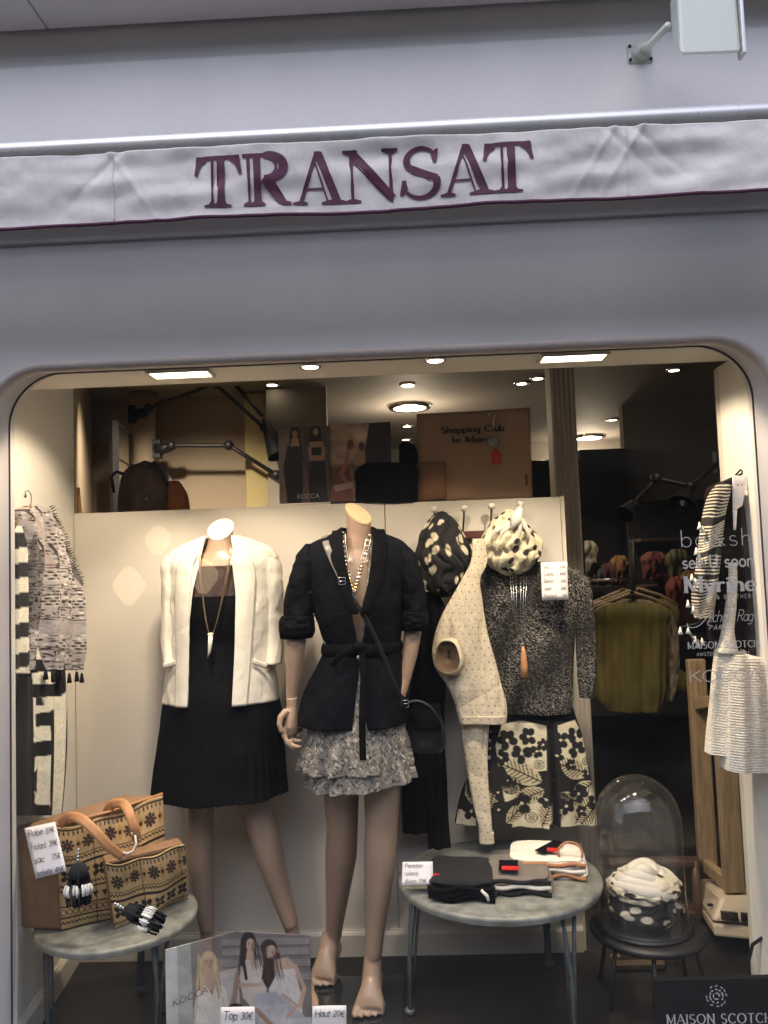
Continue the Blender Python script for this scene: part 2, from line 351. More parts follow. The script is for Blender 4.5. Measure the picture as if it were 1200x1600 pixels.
def sheet(name, corners, material, parent=None, cv=None, region=None, nx=40, ny=40, thick=0.002, bow=0.0, smooth=True):
    "a flat or slightly bowed sheet with 4 world corners TL TR BR BL, painted from cv over region x0,y0,x1,y1"
    u, v = np.meshgrid(np.linspace(0, 1, nx), np.linspace(0, 1, ny))
    c = [np.array(q, float) for q in corners]
    V = c[0]*((1-u)*(1-v))[..., None]+c[1]*(u*(1-v))[..., None]+c[2]*(u*v)[..., None]+c[3]*((1-u)*v)[..., None]
    if bow:
        nrm = unit(np.cross(c[1]-c[0], c[3]-c[0])); V = V+nrm*(bow*4*u*(1-u))[..., None]
    cols = None
    if cv is not None:
        x0, y0, x1, y1 = region; cols = cv.get(x0+(x1-x0)*u, y0+(y1-y0)*v)
    return gridobj(name, V, material, parent, cols=cols, thick=thick, smooth=smooth)
# ------------------------------------------------------------------ lettering
def arc(cx, cy, rx, ry, a0, a1, n=12):
    return [(cx+rx*math.cos(math.radians(a0+(a1-a0)*i/n)), cy+ry*math.sin(math.radians(a0+(a1-a0)*i/n))) for i in range(n+1)]
G = {
 'A': (.8, [[(0, 0), (.4, 1)], [(.4, 1), (.8, 0)], [(.15, .35), (.65, .35)]]), 'B': (.6, [[(.05, 0), (.05, 1)], [(.05, 1), (.3, 1)]+arc(.3, .77, .25, .23, 90, -90)+[(.05, .54)], arc(.3, .27, .3, .27, 90, -90)+[(.05, 0)]]),
 'C': (.8, [arc(.45, .5, .42, .5, 45, 315, 18)]), 'D': (.75, [[(.05, 0), (.05, 1)], [(.05, 1), (.25, 1)]+arc(.25, .5, .45, .5, 90, -90, 14)+[(.05, 0)]]),
 'E': (.55, [[(.05, 0), (.05, 1)], [(.05, 1), (.5, 1)], [(.05, .52), (.42, .52)], [(.05, 0), (.5, 0)]]), 'F': (.5, [[(.05, 0), (.05, 1)], [(.05, 1), (.5, 1)], [(.05, .52), (.42, .52)]]),
 'H': (.75, [[(.05, 0), (.05, 1)], [(.7, 0), (.7, 1)], [(.05, .52), (.7, .52)]]), 'I': (.2, [[(.1, 0), (.1, 1)]]), 'J': (.4, [[(.35, 1), (.35, .2)]+arc(.2, .2, .15, .2, 0, -160, 8)]),
 'K': (.7, [[(.05, 0), (.05, 1)], [(.05, .45), (.65, 1)], [(.22, .6), (.7, 0)]]), 'M': (.95, [[(.08, 0), (.08, 1)], [(.08, 1), (.47, .1)], [(.47, .1), (.87, 1)], [(.87, 1), (.87, 0)]]),
 'N': (.8, [[(.07, 0), (.07, 1)], [(.07, 1), (.73, 0)], [(.73, 0), (.73, 1)]]), 'O': (.95, [arc(.47, .5, .44, .5, 0, 360, 24)]),
 'P': (.6, [[(.05, 0), (.05, 1)], [(.05, 1), (.3, 1)]+arc(.3, .74, .26, .26, 90, -90)+[(.05, .48)]]), 'R': (.65, [[(.05, 0), (.05, 1)], [(.05, 1), (.3, 1)]+arc(.3, .75, .26, .25, 90, -90)+[(.05, .5)], [(.3, .5), (.62, 0)]]),
 'S': (.6, [arc(.3, .75, .24, .25, 40, 270, 12)+arc(.3, .25, .26, .25, 90, -140, 12)]), 'T': (.7, [[(.35, 0), (.35, 1)], [(0, 1), (.7, 1)]]), 'U': (.7, [[(.06, 1), (.06, .3)]+arc(.34, .3, .28, .3, 180, 360, 12)+[(.62, 1)]]),
 'V': (.7, [[(0, 1), (.35, 0)], [(.35, 0), (.7, 1)]]),
 'a': (.52, [arc(.25, .29, .23, .29, 0, 360, 16), [(.48, .58), (.48, 0)]]), 'b': (.55, [[(.05, 1), (.05, 0)], arc(.29, .29, .24, .29, 0, 360, 16)]), 'c': (.45, [arc(.26, .29, .23, .29, 50, 310, 12)]),
 'd': (.55, [[(.49, 1), (.49, 0)], arc(.26, .29, .23, .29, 0, 360, 16)]), 'e': (.5, [[(.03, .31), (.48, .31)]+arc(.26, .29, .23, .29, 5, 310, 16)]), 'f': (.35, [arc(.25, .8, .12, .2, 60, 180, 6)+[(.13, 0)], [(0, .58), (.3, .58)]]),
 'g': (.52, [arc(.25, .29, .23, .29, 0, 360, 16), [(.48, .58), (.48, -.1)]+arc(.27, -.1, .21, .2, 0, -140, 8)]), 'h': (.52, [[(.05, 1), (.05, 0)], [(.05, .3)]+arc(.26, .36, .21, .22, 180, 0, 10)+[(.47, 0)]]),
 'i': (.2, [[(.1, .58), (.1, 0)], [(.1, .78), (.1, .84)]]), 'k': (.45, [[(.05, 1), (.05, 0)], [(.05, .25), (.4, .58)], [(.17, .36), (.43, 0)]]), 'l': (.2, [[(.1, 1), (.1, 0)]]),
 'm': (.8, [[(.05, .58), (.05, 0)], [(.05, .3)]+arc(.22, .4, .17, .18, 180, 0, 8)+[(.39, 0)], [(.39, .3)]+arc(.56, .4, .17, .18, 180, 0, 8)+[(.73, 0)]]),
 'n': (.52, [[(.05, .58), (.05, 0)], [(.05, .3)]+arc(.26, .36, .21, .22, 180, 0, 10)+[(.47, 0)]]), 'o': (.54, [arc(.27, .29, .24, .29, 0, 360, 16)]),
 'p': (.55, [[(.05, .58), (.05, -.3)], arc(.29, .29, .24, .29, 0, 360, 16)]), 'q': (.55, [[(.49, .58), (.49, -.3)], arc(.26, .29, .23, .29, 0, 360, 16)]), 'r': (.36, [[(.05, .58), (.05, 0)], [(.05, .3)]+arc(.24, .38, .18, .2, 180, 50, 6)]),
 's': (.42, [arc(.21, .43, .17, .15, 40, 270, 10)+arc(.21, .14, .19, .14, 90, -140, 10)]), 't': (.32, [[(.13, .85), (.13, .1)]+arc(.25, .1, .12, .1, 180, 290, 5), [(0, .58), (.3, .58)]]),
 'u': (.52, [[(.05, .58), (.05, .2)]+arc(.26, .2, .21, .2, 180, 360, 10), [(.47, .58), (.47, 0)]]), 'v': (.45, [[(0, .58), (.22, 0)], [(.22, 0), (.45, .58)]]), 'y': (.5, [[(0, .58), (.25, 0)], [(.5, .58), (.18, -.25), (.02, -.3)]]),
 'z': (.4, [[(0, .58), (.4, .58), (0, 0), (.4, 0)]]),
 '&': (.8, [[(.78, 0), (.2, .68)]+arc(.34, .8, .18, .2, 200, -30, 12)+arc(.3, .27, .27, .27, 110, 330, 12)+[(.75, .45)]]),
 '0': (.5, [arc(.25, .4, .2, .4, 0, 360, 16)]), '1': (.3, [[(.05, .6), (.2, .8), (.2, 0)]]), '2': (.5, [arc(.25, .58, .2, .22, 160, -30, 8)+[(.02, 0), (.48, 0)]]), '3': (.45, [arc(.2, .6, .18, .2, 140, -90, 8)+arc(.2, .2, .22, .2, 90, -140, 8)]),
 '4': (.5, [[(.35, 0), (.35, .8), (0, .25), (.48, .25)]]), '5': (.45, [[(.42, .8), (.1, .8), (.07, .45)]+arc(.2, .24, .22, .24, 110, -140, 10)]), '7': (.45, [[(0, .8), (.42, .8), (.12, 0)]]), '8': (.45, [arc(.22, .6, .16, .19, -90, 270, 12), arc(.22, .2, .2, .2, 90, 450, 12)]),
 '9': (.45, [arc(.22, .56, .19, .22, 0, 360, 12), [(.41, .56), (.35, 0)]]), '€': (.55, [arc(.35, .4, .28, .4, 50, 310, 12), [(0, .48), (.4, .48)], [(0, .32), (.4, .32)]]), ' ': (.35, []), '-': (.4, [[(.05, .3), (.35, .3)]]),
}
def text_polys(txt, size, weight=0.06, gap=0.14, serif=False, thin=None, sx=1.0, slant=0.0, jitter=0.0, loc_rng=None):
    "list of polygons (in metres, x right, y up), and total width"
    polys = []; x = 0.0; rg = random.Random(txt)
    for ch in txt:
        wd, st = G[ch]; jy = rg.uniform(-1, 1)*jitter
        for s in st:
            for (a, b) in zip(s[:-1], s[1:]):
                dx, dy = b[0]-a[0], b[1]-a[1]; L_ = math.hypot(dx, dy)
                if L_ < 1e-6: continue
                wt = weight
                if thin is not None:
                    f_ = abs(dy)/L_
                    if dx*dy > 0 and abs(dx) > .1*L_ and len(s) == 2: f_ *= 0.15
                    wt = thin+(weight-thin)*f_
                nx, ny = -dy/L_*wt/2, dx/L_*wt/2; ex, ey = dx/L_*min(wt*.35, .03), dy/L_*min(wt*.35, .03)
                polys.append([(a[0]-ex-nx, a[1]-ey-ny), (b[0]+ex-nx, b[1]+ey-ny), (b[0]+ex+nx, b[1]+ey+ny), (a[0]-ex+nx, a[1]-ey+ny)])
                polys[-1] = [(x+p*sx, q+jy) for p, q in polys[-1]]
            if serif and len(s) == 2 or (serif and ch in 'rnm' and len(s) > 2):
                for e in ((s[0], s[-1]) if len(s) == 2 else (s[-1],)):
                    if abs(e[1]) < .02 or abs(e[1]-1) < .02 or abs(e[1]-.58) < .02:
                        if abs(s[0][1]-s[-1][1]) < .02 : continue
                        h_ = (thin or weight)*0.9; y0 = e[1]-(h_ if e[1] > .3 else 0)
                        polys.append([(x+(e[0]-.13)*sx, y0+jy), (x+(e[0]+.13)*sx, y0+jy), (x+(e[0]+.13)*sx, y0+h_+jy), (x+(e[0]-.13)*sx, y0+h_+jy)])
        x += (wd+gap)*sx
    W_ = (x-gap*sx)*size
    return [[((p+slant*q)*size, q*size) for p, q in g] for g in polys], W_
def fill(polys, grid=None):
    vs = []; fs = []
    for p in polys:
        b = len(vs); A = sum(p[i][0]*p[(i+1) % len(p)][1]-p[(i+1) % len(p)][0]*p[i][1] for i in range(len(p)))
        if A < 0: p = p[::-1]
        vs += [Vector(q) for q in p]; fs.append(list(range(b, b+len(p))))
    if grid: vs += [Vector(q) for q in grid]
    r = geometry.delaunay_2d_cdt(vs, [], fs, 1, 1e-6)
    return [tuple(v) for v in r[0]], [tuple(f) for f, o_ in zip(r[2], r[5]) if len(o_)]
def letters(name, polys, fn, material, parent, grid=None, label=None):
    "fn maps (x,y) arrays to world (n,3)"
    v, f = fill(polys, grid); v = np.array(v)
    o = raw(name, fn(v[:, 0], v[:, 1]), f, material, parent)
    if label: o['label'] = label
    return o
def plane_fn(o, ex, ey):
    o = np.array(o, float); ex = np.array(ex, float); ey = np.array(ey, float)
    return lambda x, y: o+ex*np.asarray(x)[:, None]+ey*np.asarray(y)[:, None]
# ================================================================== STRUCTURE
HX0, HX1, HZ0, HZ1, HR = -1.075, 0.922, 0.0, 1.846, 0.15
def hole_loop(off=0.0, n=14, up=0.0):
    x0, x1, z0, z1, r = HX0-off, HX1+off, HZ0-off, HZ1+off+up, HR+off
    pts = [(x0, z0), (x0, (z0+z1)/2)]
    pts += [(x0+r-r*math.cos(PI/2*i/n), z1-r+r*math.sin(PI/2*i/n)) for i in range(n+1)]
    pts += [(x0+r+(x1-x0-2*r)*i/8, z1) for i in range(1, 8)]
    pts += [(x1-r+r*math.sin(PI/2*i/n), z1-r+r*math.cos(PI/2*i/n)) for i in range(n+1)]
    pts += [(x1, (z0+z1)/2), (x1, z0)]
    pts += [(x1+(x0-x1)*i/4, z0) for i in range(1, 4)]
    return pts
# ground
b = MB().box((0, -4.2, -0.45), (60, 9.8, 0.12)); tag(b.build('street', MT['asphalt']), kind='structure')
b = MB().box((0, 1.35, -0.33), (60, 1.3, 0.16)); tag(b.build('pavement', MT['paving'], bevel=0.01), kind='structure')
b = MB().box((0, -60, -0.62), (300, 300, 0.2)); tag(b.build('ground', MT['asphalt']), kind='structure')
# house across the street (seen only mirrored in the glass)
hs = thing('town_house', 'stone town house across the street with rows of dark windows', 'building', (0, -6.5, -0.39))
b = MB().box((0, -8, 2.9), (26, 3, 6.6)); b.build('wall', MT['stone'], hs)
for i in range(-5, 6):
    for z in (0.9, 4.0):
        wq = MB().box((i*2.2, -6.49, z), (1.1, 0.06, 1.7)).build('window', MT['darkglass'], hs)
        MB().box((i*2.2, -6.46, z-0.9), (1.3, 0.16, 0.08)).build('sill', MT['stone'], wq)
        MB().box((i*2.2, -6.46, z+0.9), (1.3, 0.12, 0.12)).build('lintel', MT['stone'], wq)
# the lit display of the shop opposite
t = MB().box((-3.1, -6.49, 1.35), (2.2, .05, 1.5)).build('shop_window', MT['darkglass'], hs)
lw_ = mat('lit lamp shade', (.8, .6, .4), .6, emit=(1.0, .72, .42), estr=1.5)
for x, z, r in ((-3.35, 1.75, .17), (-2.75, 1.25, .20), (-3.75, 1.15, .22), (1.2, 1.6, .2)):
    MB().tube([(x, -6.3, z-r*1.2), (x, -6.3, z-.05), (x, -6.3, z+.05), (x, -6.3, z+r*1.1)], [.05, r, r, .06], 6).build('lamp_shade', lw_, t if x < 0 else hs)
# shop facade
fac = thing('shop_facade', 'lilac grey plastered shop front around a round cornered display window', 'building', (-0.07, 2.0, -0.25))
lp = hole_loop(); n = len(lp); cx0, cz0 = -0.07, 0.95
outer = []
for (x, z) in lp:
    dx, dz = x-cx0, z-cz0; k = min((4.6/abs(dx)) if dx else 9e9, ((8.05 if dz > 0 else 1.2)/abs(dz)) if dz else 9e9)
    outer.append((cx0+dx*k, cz0+dz*k))
V = [(x, 2.0, z) for x, z in lp]+[(x, 2.0, z) for x, z in outer]+[(x, 2.018, z) for x, z in lp]+[(x, 2.25, z) for x, z in outer]+[(x, 2.0185, z) for x, z in hole_loop(up=.029)]+[(x, 2.14, z) for x, z in hole_loop(up=.029)]
Fc = [(i, (i+1) % n, n+(i+1) % n, n+i) for i in range(n)]+[(i, 2*n+i, 2*n+(i+1) % n, (i+1) % n) for i in range(n)]+[(2*n+i, 4*n+i, 4*n+(i+1) % n, 2*n+(i+1) % n) for i in range(n)]+[(4*n+i, 5*n+i, 5*n+(i+1) % n, 4*n+(i+1) % n) for i in range(n)]+[(n+i, n+(i+1) % n, 3*n+(i+1) % n, 3*n+i) for i in range(n)]
raw('wall', V, Fc, MT['plaster'], fac)
prof = [(0.0, 0.010), (0.0, -0.004), (0.004, -0.012), (0.014, -0.016), (0.020, -0.012), (0.021, -0.006), (0.024, -0.004), (0.024, 0.002)]
V = []; Fc = []
for k, (o_, y_) in enumerate(prof):
    V += [(x, 2.0+y_, z) for x, z in hole_loop(o_-0.0005)]
for k in range(len(prof)-1): Fc += [(k*n+i, (k+1)*n+i, (k+1)*n+(i+1) % n, k*n+(i+1) % n) for i in range(n)]
raw('window_moulding', V, Fc, MT['plaster2'], fac, smooth=True)
# fascia board under the awning box, a step proud of the wall
MB().box((-0.07, 1.993, 2.42), (9.0, 0.014, 0.475)).build('fascia', MT['plaster'], fac, bevel=0.002)
# cornice in lengths
ux = -1.0
for k in range(4):
    xa = [-4.6, -0.905, 1.6, 3.2, 4.5][k]; xb = [-4.6, -0.905, 1.6, 3.2, 4.5][k+1]
    MB().box(((xa+xb)/2, 1.92, 2.97), (xb-xa-0.003, 0.14, 0.42)).build('cornice', MT['plaster'], fac, bevel=0.004)
MB().box((-0.07, 1.86, 3.3), (9.2, 0.26, 0.22)).build('cornice', MT['plaster'], fac, bevel=0.01)
for x in (-2.6, -0.1, 2.4): # upper floor windows, above the picture
    wq = MB().box((x, 1.985, 5.2), (1.1, 0.05, 1.8)).build('window', MT['darkglass'], fac); MB().box((x, 1.96, 4.25), (1.3, 0.1, 0.08)).build('sill', MT['plaster'], wq)
MB().box((-0.07, 2.0, -0.125), (9.0, 0.03, 0.249)).build('plinth', MT['paving'], fac, bevel=0.004)
# window pane
pane = MB().box((-0.076, 2.116, 0.935), (2.05, 0.008, 1.90)).build('window_pane', MT['glass'], fac)
V = []; gl_ = hole_loop(.001, up=.024); g2_ = hole_loop(-.0035, up=.024)
for yy in (2.108, 2.1115): V += [(x, yy, z) for x, z in gl_]+[(x, yy, z) for x, z in g2_]
raw('seal', V, [(i, (i+1) % n, n+(i+1) % n, n+i) for i in range(n)]+[(n+i, n+(i+1) % n, 3*n+(i+1) % n, 3*n+i) for i in range(n)], mat('brown grey rubber', (.07, .06, .055), .7), fac)
# display floor, soffit, side walls
tag(MB().box((0.9, 5.2, -0.06), (7.6, 6.2, 0.12)).build('floor', MT['floor']), kind='structure')
sof = MB().box((-0.075, 2.226, 1.973), (2.1, 0.170, 0.20)).build('display_ceiling', mat('display ceiling paint', (.82, .77, .68), .6, nscale=3, namt=.03)); tag(sof, kind='structure')
tag(MB().box((-0.07, 2.2155, 2.31), (9, 0.19, 0.47)).build('header_wall', MT['greywall']), kind='structure')
b = MB().hexa([(-1.12, 2.121, 0), (-1.19, 2.80, 0), (-1.19, 2.80, 2.49), (-1.12, 2.121, 2.49)], [(-1.3, 2.121, 0), (-1.3, 2.80, 0), (-1.3, 2.80, 2.49), (-1.3, 2.121, 2.49)])
wl = tag(b.build('wall_left', MT['creamside']), kind='structure')
def skirting(name, p0, p1, nrm, h_=0.085, t_=0.014, parent=None):
    p0 = np.array([*p0, 0.0]); p1 = np.array([*p1, 0.0]); nn = np.array([*nrm, 0.0])
    pr_ = [(0.0, 0), (t_, 0), (t_, h_-0.016), (t_*0.7, h_-0.008), (t_*0.45, h_-0.004), (t_*0.4, h_), (0.0, h_)]
    V = [p0+nn*a+np.array([0, 0, z]) for a, z in pr_]+[p1+nn*a+np.array([0, 0, z]) for a, z in pr_]; k = len(pr_)
    return raw(name, V, [(i, i+1, k+i+1, k+i) for i in range(k-1)]+[tuple(range(k-1, -1, -1)), tuple(range(k, 2*k))], MT['skirt'], parent)
skirting('baseboard', (-1.12, 2.13), (-1.19, 2.785), (1, 0.1), parent=wl)
wr = tag(MB().box((0.99, 2.26, 0.936), (0.10, 0.278, 1.872)).build('wall_right', MT['creamside'], bevel=0.002), kind='structure')
MB().box((0.951, 2.392, 0.936), (0.026, 0.03, 1.868)).build('corner_trim', MT['skirt'], wr, bevel=0.003)
# back partition of the display: two panels with an open joint, white enamel front
par = thing('partition', 'low cream partition board behind the mannequins with a moulded skirting', 'partition', (-0.33, 2.80, 0))
MB().box((-0.635, 2.80, 0.768), (1.104, 0.024, 1.536)).build('panel', MT['cream'], par, bevel=0.0015)
MB().box((0.2255, 2.80, 0.766), (0.611, 0.024, 1.532)).build('panel', MT['cream'], par, bevel=0.0015)
skirting('skirting_board', (-1.19, 2.7875), (0.535, 2.7875), (0, -1), parent=par)
MB().box((0.539, 2.802, 0.766), (0.014, 0.034, 1.536)).build('end_trim', MT['skirt'], par, bevel=0.002)
# ------------------------------------------------------------------ the shop behind
ZC = 2.5
tag(MB().box((0.9, 5.2, ZC+0.06), (7.6, 6.2, 0.12)).build('ceiling', MT['ceil']), kind='structure')
tag(MB().box((0.9, 8.2, 1.25), (7.4, 0.1, 2.5)).build('wall_far', MT['greywall']), kind='structure')
tag(MB().box((4.55, 5.2, 1.25), (0.1, 6.0, 2.5)).build('wall_far_right', MT['greywall']), kind='structure')
tag(MB().box((-2.85, 5.2, 1.25), (0.1, 6.0, 2.5)).build('wall_far_left', MT['brownwall']), kind='structure')
tag(MB().box((-1.75, 5.40, 1.25), (2.2, 0.1, 2.498)).build('wall_back_left', MT['brownwall']), kind='structure')
tag(MB().hexa([(-1.26, 2.802, 0), (-2.14, 5.34, 0), (-2.14, 5.34, 2.49), (-1.26, 2.802, 2.49)], [(-1.40, 2.802, 0), (-2.3, 5.34, 0), (-2.3, 5.34, 2.49), (-1.40, 2.802, 2.49)]).build('wall_side_left', MT['brownwall']), kind='structure')
q = P(222, 700, 5.1); t = thing('round_column', 'slim round cream column behind the partition, beside the picture frame', 'column', (q[0], 5.15, 0))
MB().lathe((q[0], 5.15, 0), [(0, 0), (.095, 0), (.095, .08), (.076, .12), (.072, 2.38), (.095, 2.42), (.095, 2.495), (0, 2.495)], 28).build('shaft', MT['brownwall'], t, smooth=True)
q = P(405, 700, 5.2)  # upright box added to imitate a yellowish strip of lamplight on the wall
t = thing('lamplight_strip', 'olive beige upright imitating a strip of lamplight behind the upper lamp arms', 'column', (q[0], 5.25, 0)); MB().box((q[0], 5.28, 1.246), (.20, .12, 2.49)).build('shaft', mat('olive lamplight tint', (.40, .33, .15), .7, nscale=3), t, bevel=.01)
q0, q1 = P(417, 700, 5.12)[0], P(512, 700, 5.12)[0]
t = thing('wall_panel', 'tall grey panel behind the poster of two women in black', 'panel', ((q0+q1)/2, 5.14, 0)); MB().box(((q0+q1)/2, 5.15, 1.246), (q1-q0, .06, 2.49)).build('board', MT['greywall'], t, bevel=.004)
# dark upright blocks and grey wall at the right back
q0, q1 = P(905, 700, 6.2)[0], P(978, 700, 6.2)[0]
zt = P(940, 702, 6.2)[2]
t = thing('doorway', 'black doorway in the shop wall right of the fluted pillar', 'doorway', ((q0+q1)/2, 6.2, 0)); MB().box(((q0+q1)/2, 6.25, zt/2), (q1-q0, .12, zt)).build('opening', MT['darkwall'], t)
tag(MB().box((3.2, 6.3, 1.25), (2*(3.2-q1), .1, 2.498)).build('wall_back_right', MT['greywall']), kind='structure')
q0, q1 = P(830, 690, 5.0)[0], P(862, 690, 5.0)[0]
t = thing('black_cupboard', 'black cupboard front behind the cardboard sign', 'cupboard', ((q0+q1)/2, 5.0, 0)); MB().box(((q0+q1)/2+.05, 5.05, .86), (q1-q0+.2, .3, P(840, 672, 5.0)[2]*1.0)).build('carcass', MT['darkwall'], t, bevel=.004)
# fluted pillar
q0, q1 = P(865, 700, 3.3)[0], P(903, 700, 3.3)[0]; xc = (q0+q1)/2; wd = (q1-q0)
t = thing('fluted_pillar', 'beige fluted pillar standing right of the partition', 'pillar', (xc, 3.35, 0))
fl = []
for k in range(49):
    u_ = k/48; fl.append((xc-wd/2+wd*u_, 3.3+0.007*(1-abs(math.sin(PI*u_*5)))))
V = [(x, y, 0) for x, y in fl]+[(x, y, 2.49) for x, y in fl]+[(xc+wd/2, 3.42, 0), (xc-wd/2, 3.42, 0), (xc+wd/2, 3.42, 2.49), (xc-wd/2, 3.42, 2.49)]
k = len(fl); raw('shaft', V, [(i, i+1, k+i+1, k+i) for i in range(k-1)]+[(k-1, 2*k, 2*k+2, 2*k-1), (2*k+1, 0, k, 2*k+3), (2*k, 2*k+1, 2*k+3, 2*k+2)], MT['cream'], t)
# shop ceiling spots
for i, (px, py, lab) in enumerate([(425, 600, 'small round ceiling spot near the upper lamp arm'), (637, 600, 'small ceiling spot straight above the big dazzling ceiling lamp'), (815, 598, 'small ceiling spot above the top edge of the cardboard sign'), (1053, 577, 'small ceiling spot nearest the right window corner'), (840, 590, 'small ceiling spot beside the fluted pillar top'),
                         (636, 665, 'small ceiling spot just under the big dazzling lamp'), (634, 686, 'lowest of the small ceiling spots left of the cardboard sign'), (957, 655, 'small ceiling spot above the right hand big lamp')]):
    d = P(px, py, 1.0); Y = (ZC-H)/(d[2]-H); c = P(px, py, Y)
    t = thing('ceiling_spot', lab, 'ceiling light', (c[0], c[1], ZC), 'small recessed spots in the shop ceiling')
    MB().lathe((c[0], c[1], ZC-.012), [(0.03, .004), (.05, 0), (.056, .006), (.056, .012)], 20).build('rim', MT['silver'], t, smooth=True)
    MB().lathe((c[0], c[1], ZC-.009), [(0, 0), (.034, 0)], 20).build('lens', MT['spotglow'], t)
    if i in (0, 1, 3, 4):
        pass
    if i in (1, 4):
        ld = bpy.data.lights.new('spot_light', 'SPOT'); ld.energy = 22*SHOP_W; ld.color = WARM; ld.spot_size = 1.9; ld.spot_blend = .8; ld.shadow_soft_size = .03
        lo = bpy.data.objects.new('spot_light', ld); C.objects.link(lo); lo.parent = t; lo.location = (0, 0, -.03)
for px, py, lab in ((640, 633, 'big dazzling round ceiling lamp left of the cardboard sign'), (920, 681, 'big bright round ceiling lamp right of the fluted pillar')):
    d = P(px, py, 1.0); Y = (ZC-H)/(d[2]-H); c = P(px, py, Y)
    t = thing('ceiling_lamp', lab, 'ceiling light', (c[0], c[1], ZC))
    MB().lathe((c[0], c[1], ZC-.03), [(0.12, .004), (.15, 0), (.16, .01), (.16, .03)], 28).build('rim', MT['silver'], t, smooth=True)
    MB().lathe((c[0], c[1], ZC-.026), [(0, -.01), (.08, -.006), (.125, 0)], 28).build('lens', MT['spotglow'], t, smooth=True)
    ld = bpy.data.lights.new('lamp_light', 'POINT'); ld.energy = 5*SHOP_W; ld.color = WARM; ld.shadow_soft_size = .1
    lo = bpy.data.objects.new('lamp_light', ld); C.objects.link(lo); lo.parent = t; lo.location = (0, 0, -.25)
# added spots nearer the street, unseen behind the header wall, to light the shop
for x, y, a, e_, lab in ((-1.35, 3.9, 34, 70, 'added unseen ceiling spot lighting the taupe wall at the left'), (-.4, 3.9, 24, 22, 'added unseen ceiling spot lighting the posters from behind the header'), (1.35, 3.4, 14, 9, 'added unseen ceiling spot lighting the clothes stand')):
    t = thing('ceiling_spot', lab, 'ceiling light', (x, y, ZC), 'small recessed spots in the shop ceiling')
    MB().lathe((x, y, ZC-.012), [(0.03, .004), (.05, 0), (.056, .006), (.056, .012)], 20).build('rim', MT['silver'], t, smooth=True)
    MB().lathe((x, y, ZC-.009), [(0, 0), (.034, 0)], 20).build('lens', MT['spotglow'], t)
    ld = bpy.data.lights.new('spot_light', 'SPOT'); ld.energy = e_*SHOP_W; ld.color = WARM; ld.spot_size = 1.7; ld.spot_blend = .8; ld.shadow_soft_size = .05
    lo = bpy.data.objects.new('spot_light', ld); C.objects.link(lo); lo.parent = t; lo.location = (0, 0, -.03); lo.rotation_euler = (math.radians(a), 0, 0)
# ------------------------------------------------------------------ display ceiling lights
ZS = 1.873
for k, (x0, x1, y0, y1, lab) in enumerate([(-.70, -.54, 2.145, 2.21, 'bright rectangular recessed lamp above the white blazer'), (.385, .555, 2.145, 2.21, 'bright rectangular recessed lamp above the fluted pillar')]):
    xc = (x0+x1)/2; yc = (y0+y1)/2
    t = thing('recessed_lamp', lab, 'lamp', (xc, yc, ZS))
    b = MB()
    for (cx_, cy_, sx_, sy_) in ((xc, y0-.003, x1-x0+.018, .008), (xc, y1+.003, x1-x0+.018, .008), (x0-.004, yc, .008, y1-y0-.001), (x1+.004, yc, .008, y1-y0-.001)): b.box((cx_, cy_, ZS-.004), (sx_, sy_, .008))
    b.build('frame', MT['skirt'], t)
    MB().box((xc, yc, ZS-.002), (x1-x0-.002, y1-y0-.002, .004)).build('lit_glass', MT['lampglow'], t)
    for sx_ in (-.03, .03):
        ld = bpy.data.lights.new('recessed_light', 'SPOT'); ld.energy = KEY_W; ld.color = WARM; ld.spot_size = math.radians(98); ld.spot_blend = .4; ld.shadow_soft_size = .03
        lo = bpy.data.objects.new('recessed_light', ld); C.objects.link(lo); lo.parent = t; lo.location = (sx_, 0.0, -.012)
        lo.rotation_euler = (math.radians(18), 0, 0) if (sx_ > 0) == (k == 0) else (math.radians(13), math.radians(30 if k == 0 else -30), 0)
for k, (px, py, lab) in enumerate([(485, 572, 'round recessed spot above the belted black jacket'), (680, 562, 'round recessed spot above the coat hooks')]):
    d = P(px, py, 1.0); Y = (ZS-H)/(d[2]-H); c = P(px, py, Y)
    t = thing('recessed_spot', lab, 'lamp', (c[0], c[1], ZS))
    MB().lathe((c[0], c[1], ZS-.006), [(0.021, .003), (.027, 0), (.030, .003), (.030, .006)], 24).build('rim', MT['silver'], t, smooth=True)
    MB().lathe((c[0], c[1], ZS-.004), [(0, 0), (.022, 0)], 24).build('lens', MT['lampglow'], t)
    ld = bpy.data.lights.new('spot_light', 'SPOT'); ld.energy = FILL_W; ld.color = WARM; ld.spot_size = math.radians(100); ld.spot_blend = .5; ld.shadow_soft_size = .02
    lo = bpy.data.objects.new('spot_light', ld); C.objects.link(lo); lo.parent = t; lo.location = (0, 0, -.012); lo.rotation_euler = (math.radians(22), 0, 0)
# ------------------------------------------------------------------ awning
YA = 1.70
aw = thing('awning', 'rolled up awning with cream valance reading TRANSAT across the shop front', 'awning', (0, YA, 2.26))
MB().tube([(-3.6, YA, 2.264), (3.6, YA, 2.266)], 0.027, 24, r2=.024, ref=(0, 0, 1)).build('front_bar', MT['metalw'], aw, auto=True)
MB().tube([(-3.6, 1.87, 2.31), (3.6, 1.87, 2.31)], 0.055, 24, ref=(0, 0, 1)).build('fabric_roll', MT['canvas'], aw, auto=True)
MB().box((0, 1.955, 2.37), (7.2, .05, .10)).build('wall_rail', MT['metalw'], aw, bevel=.004)
for x in (-3.0, 0.9, 3.0): MB().tube([(x, 1.95, 2.36), (x-.25 if x > 0 else x+.25, 1.83, 2.30), (x, YA+.02, 2.275)], .018, 10).build('folding_arm', MT['metalw'], aw, smooth=True)
ZV0, ZV1 = 2.243, 2.088
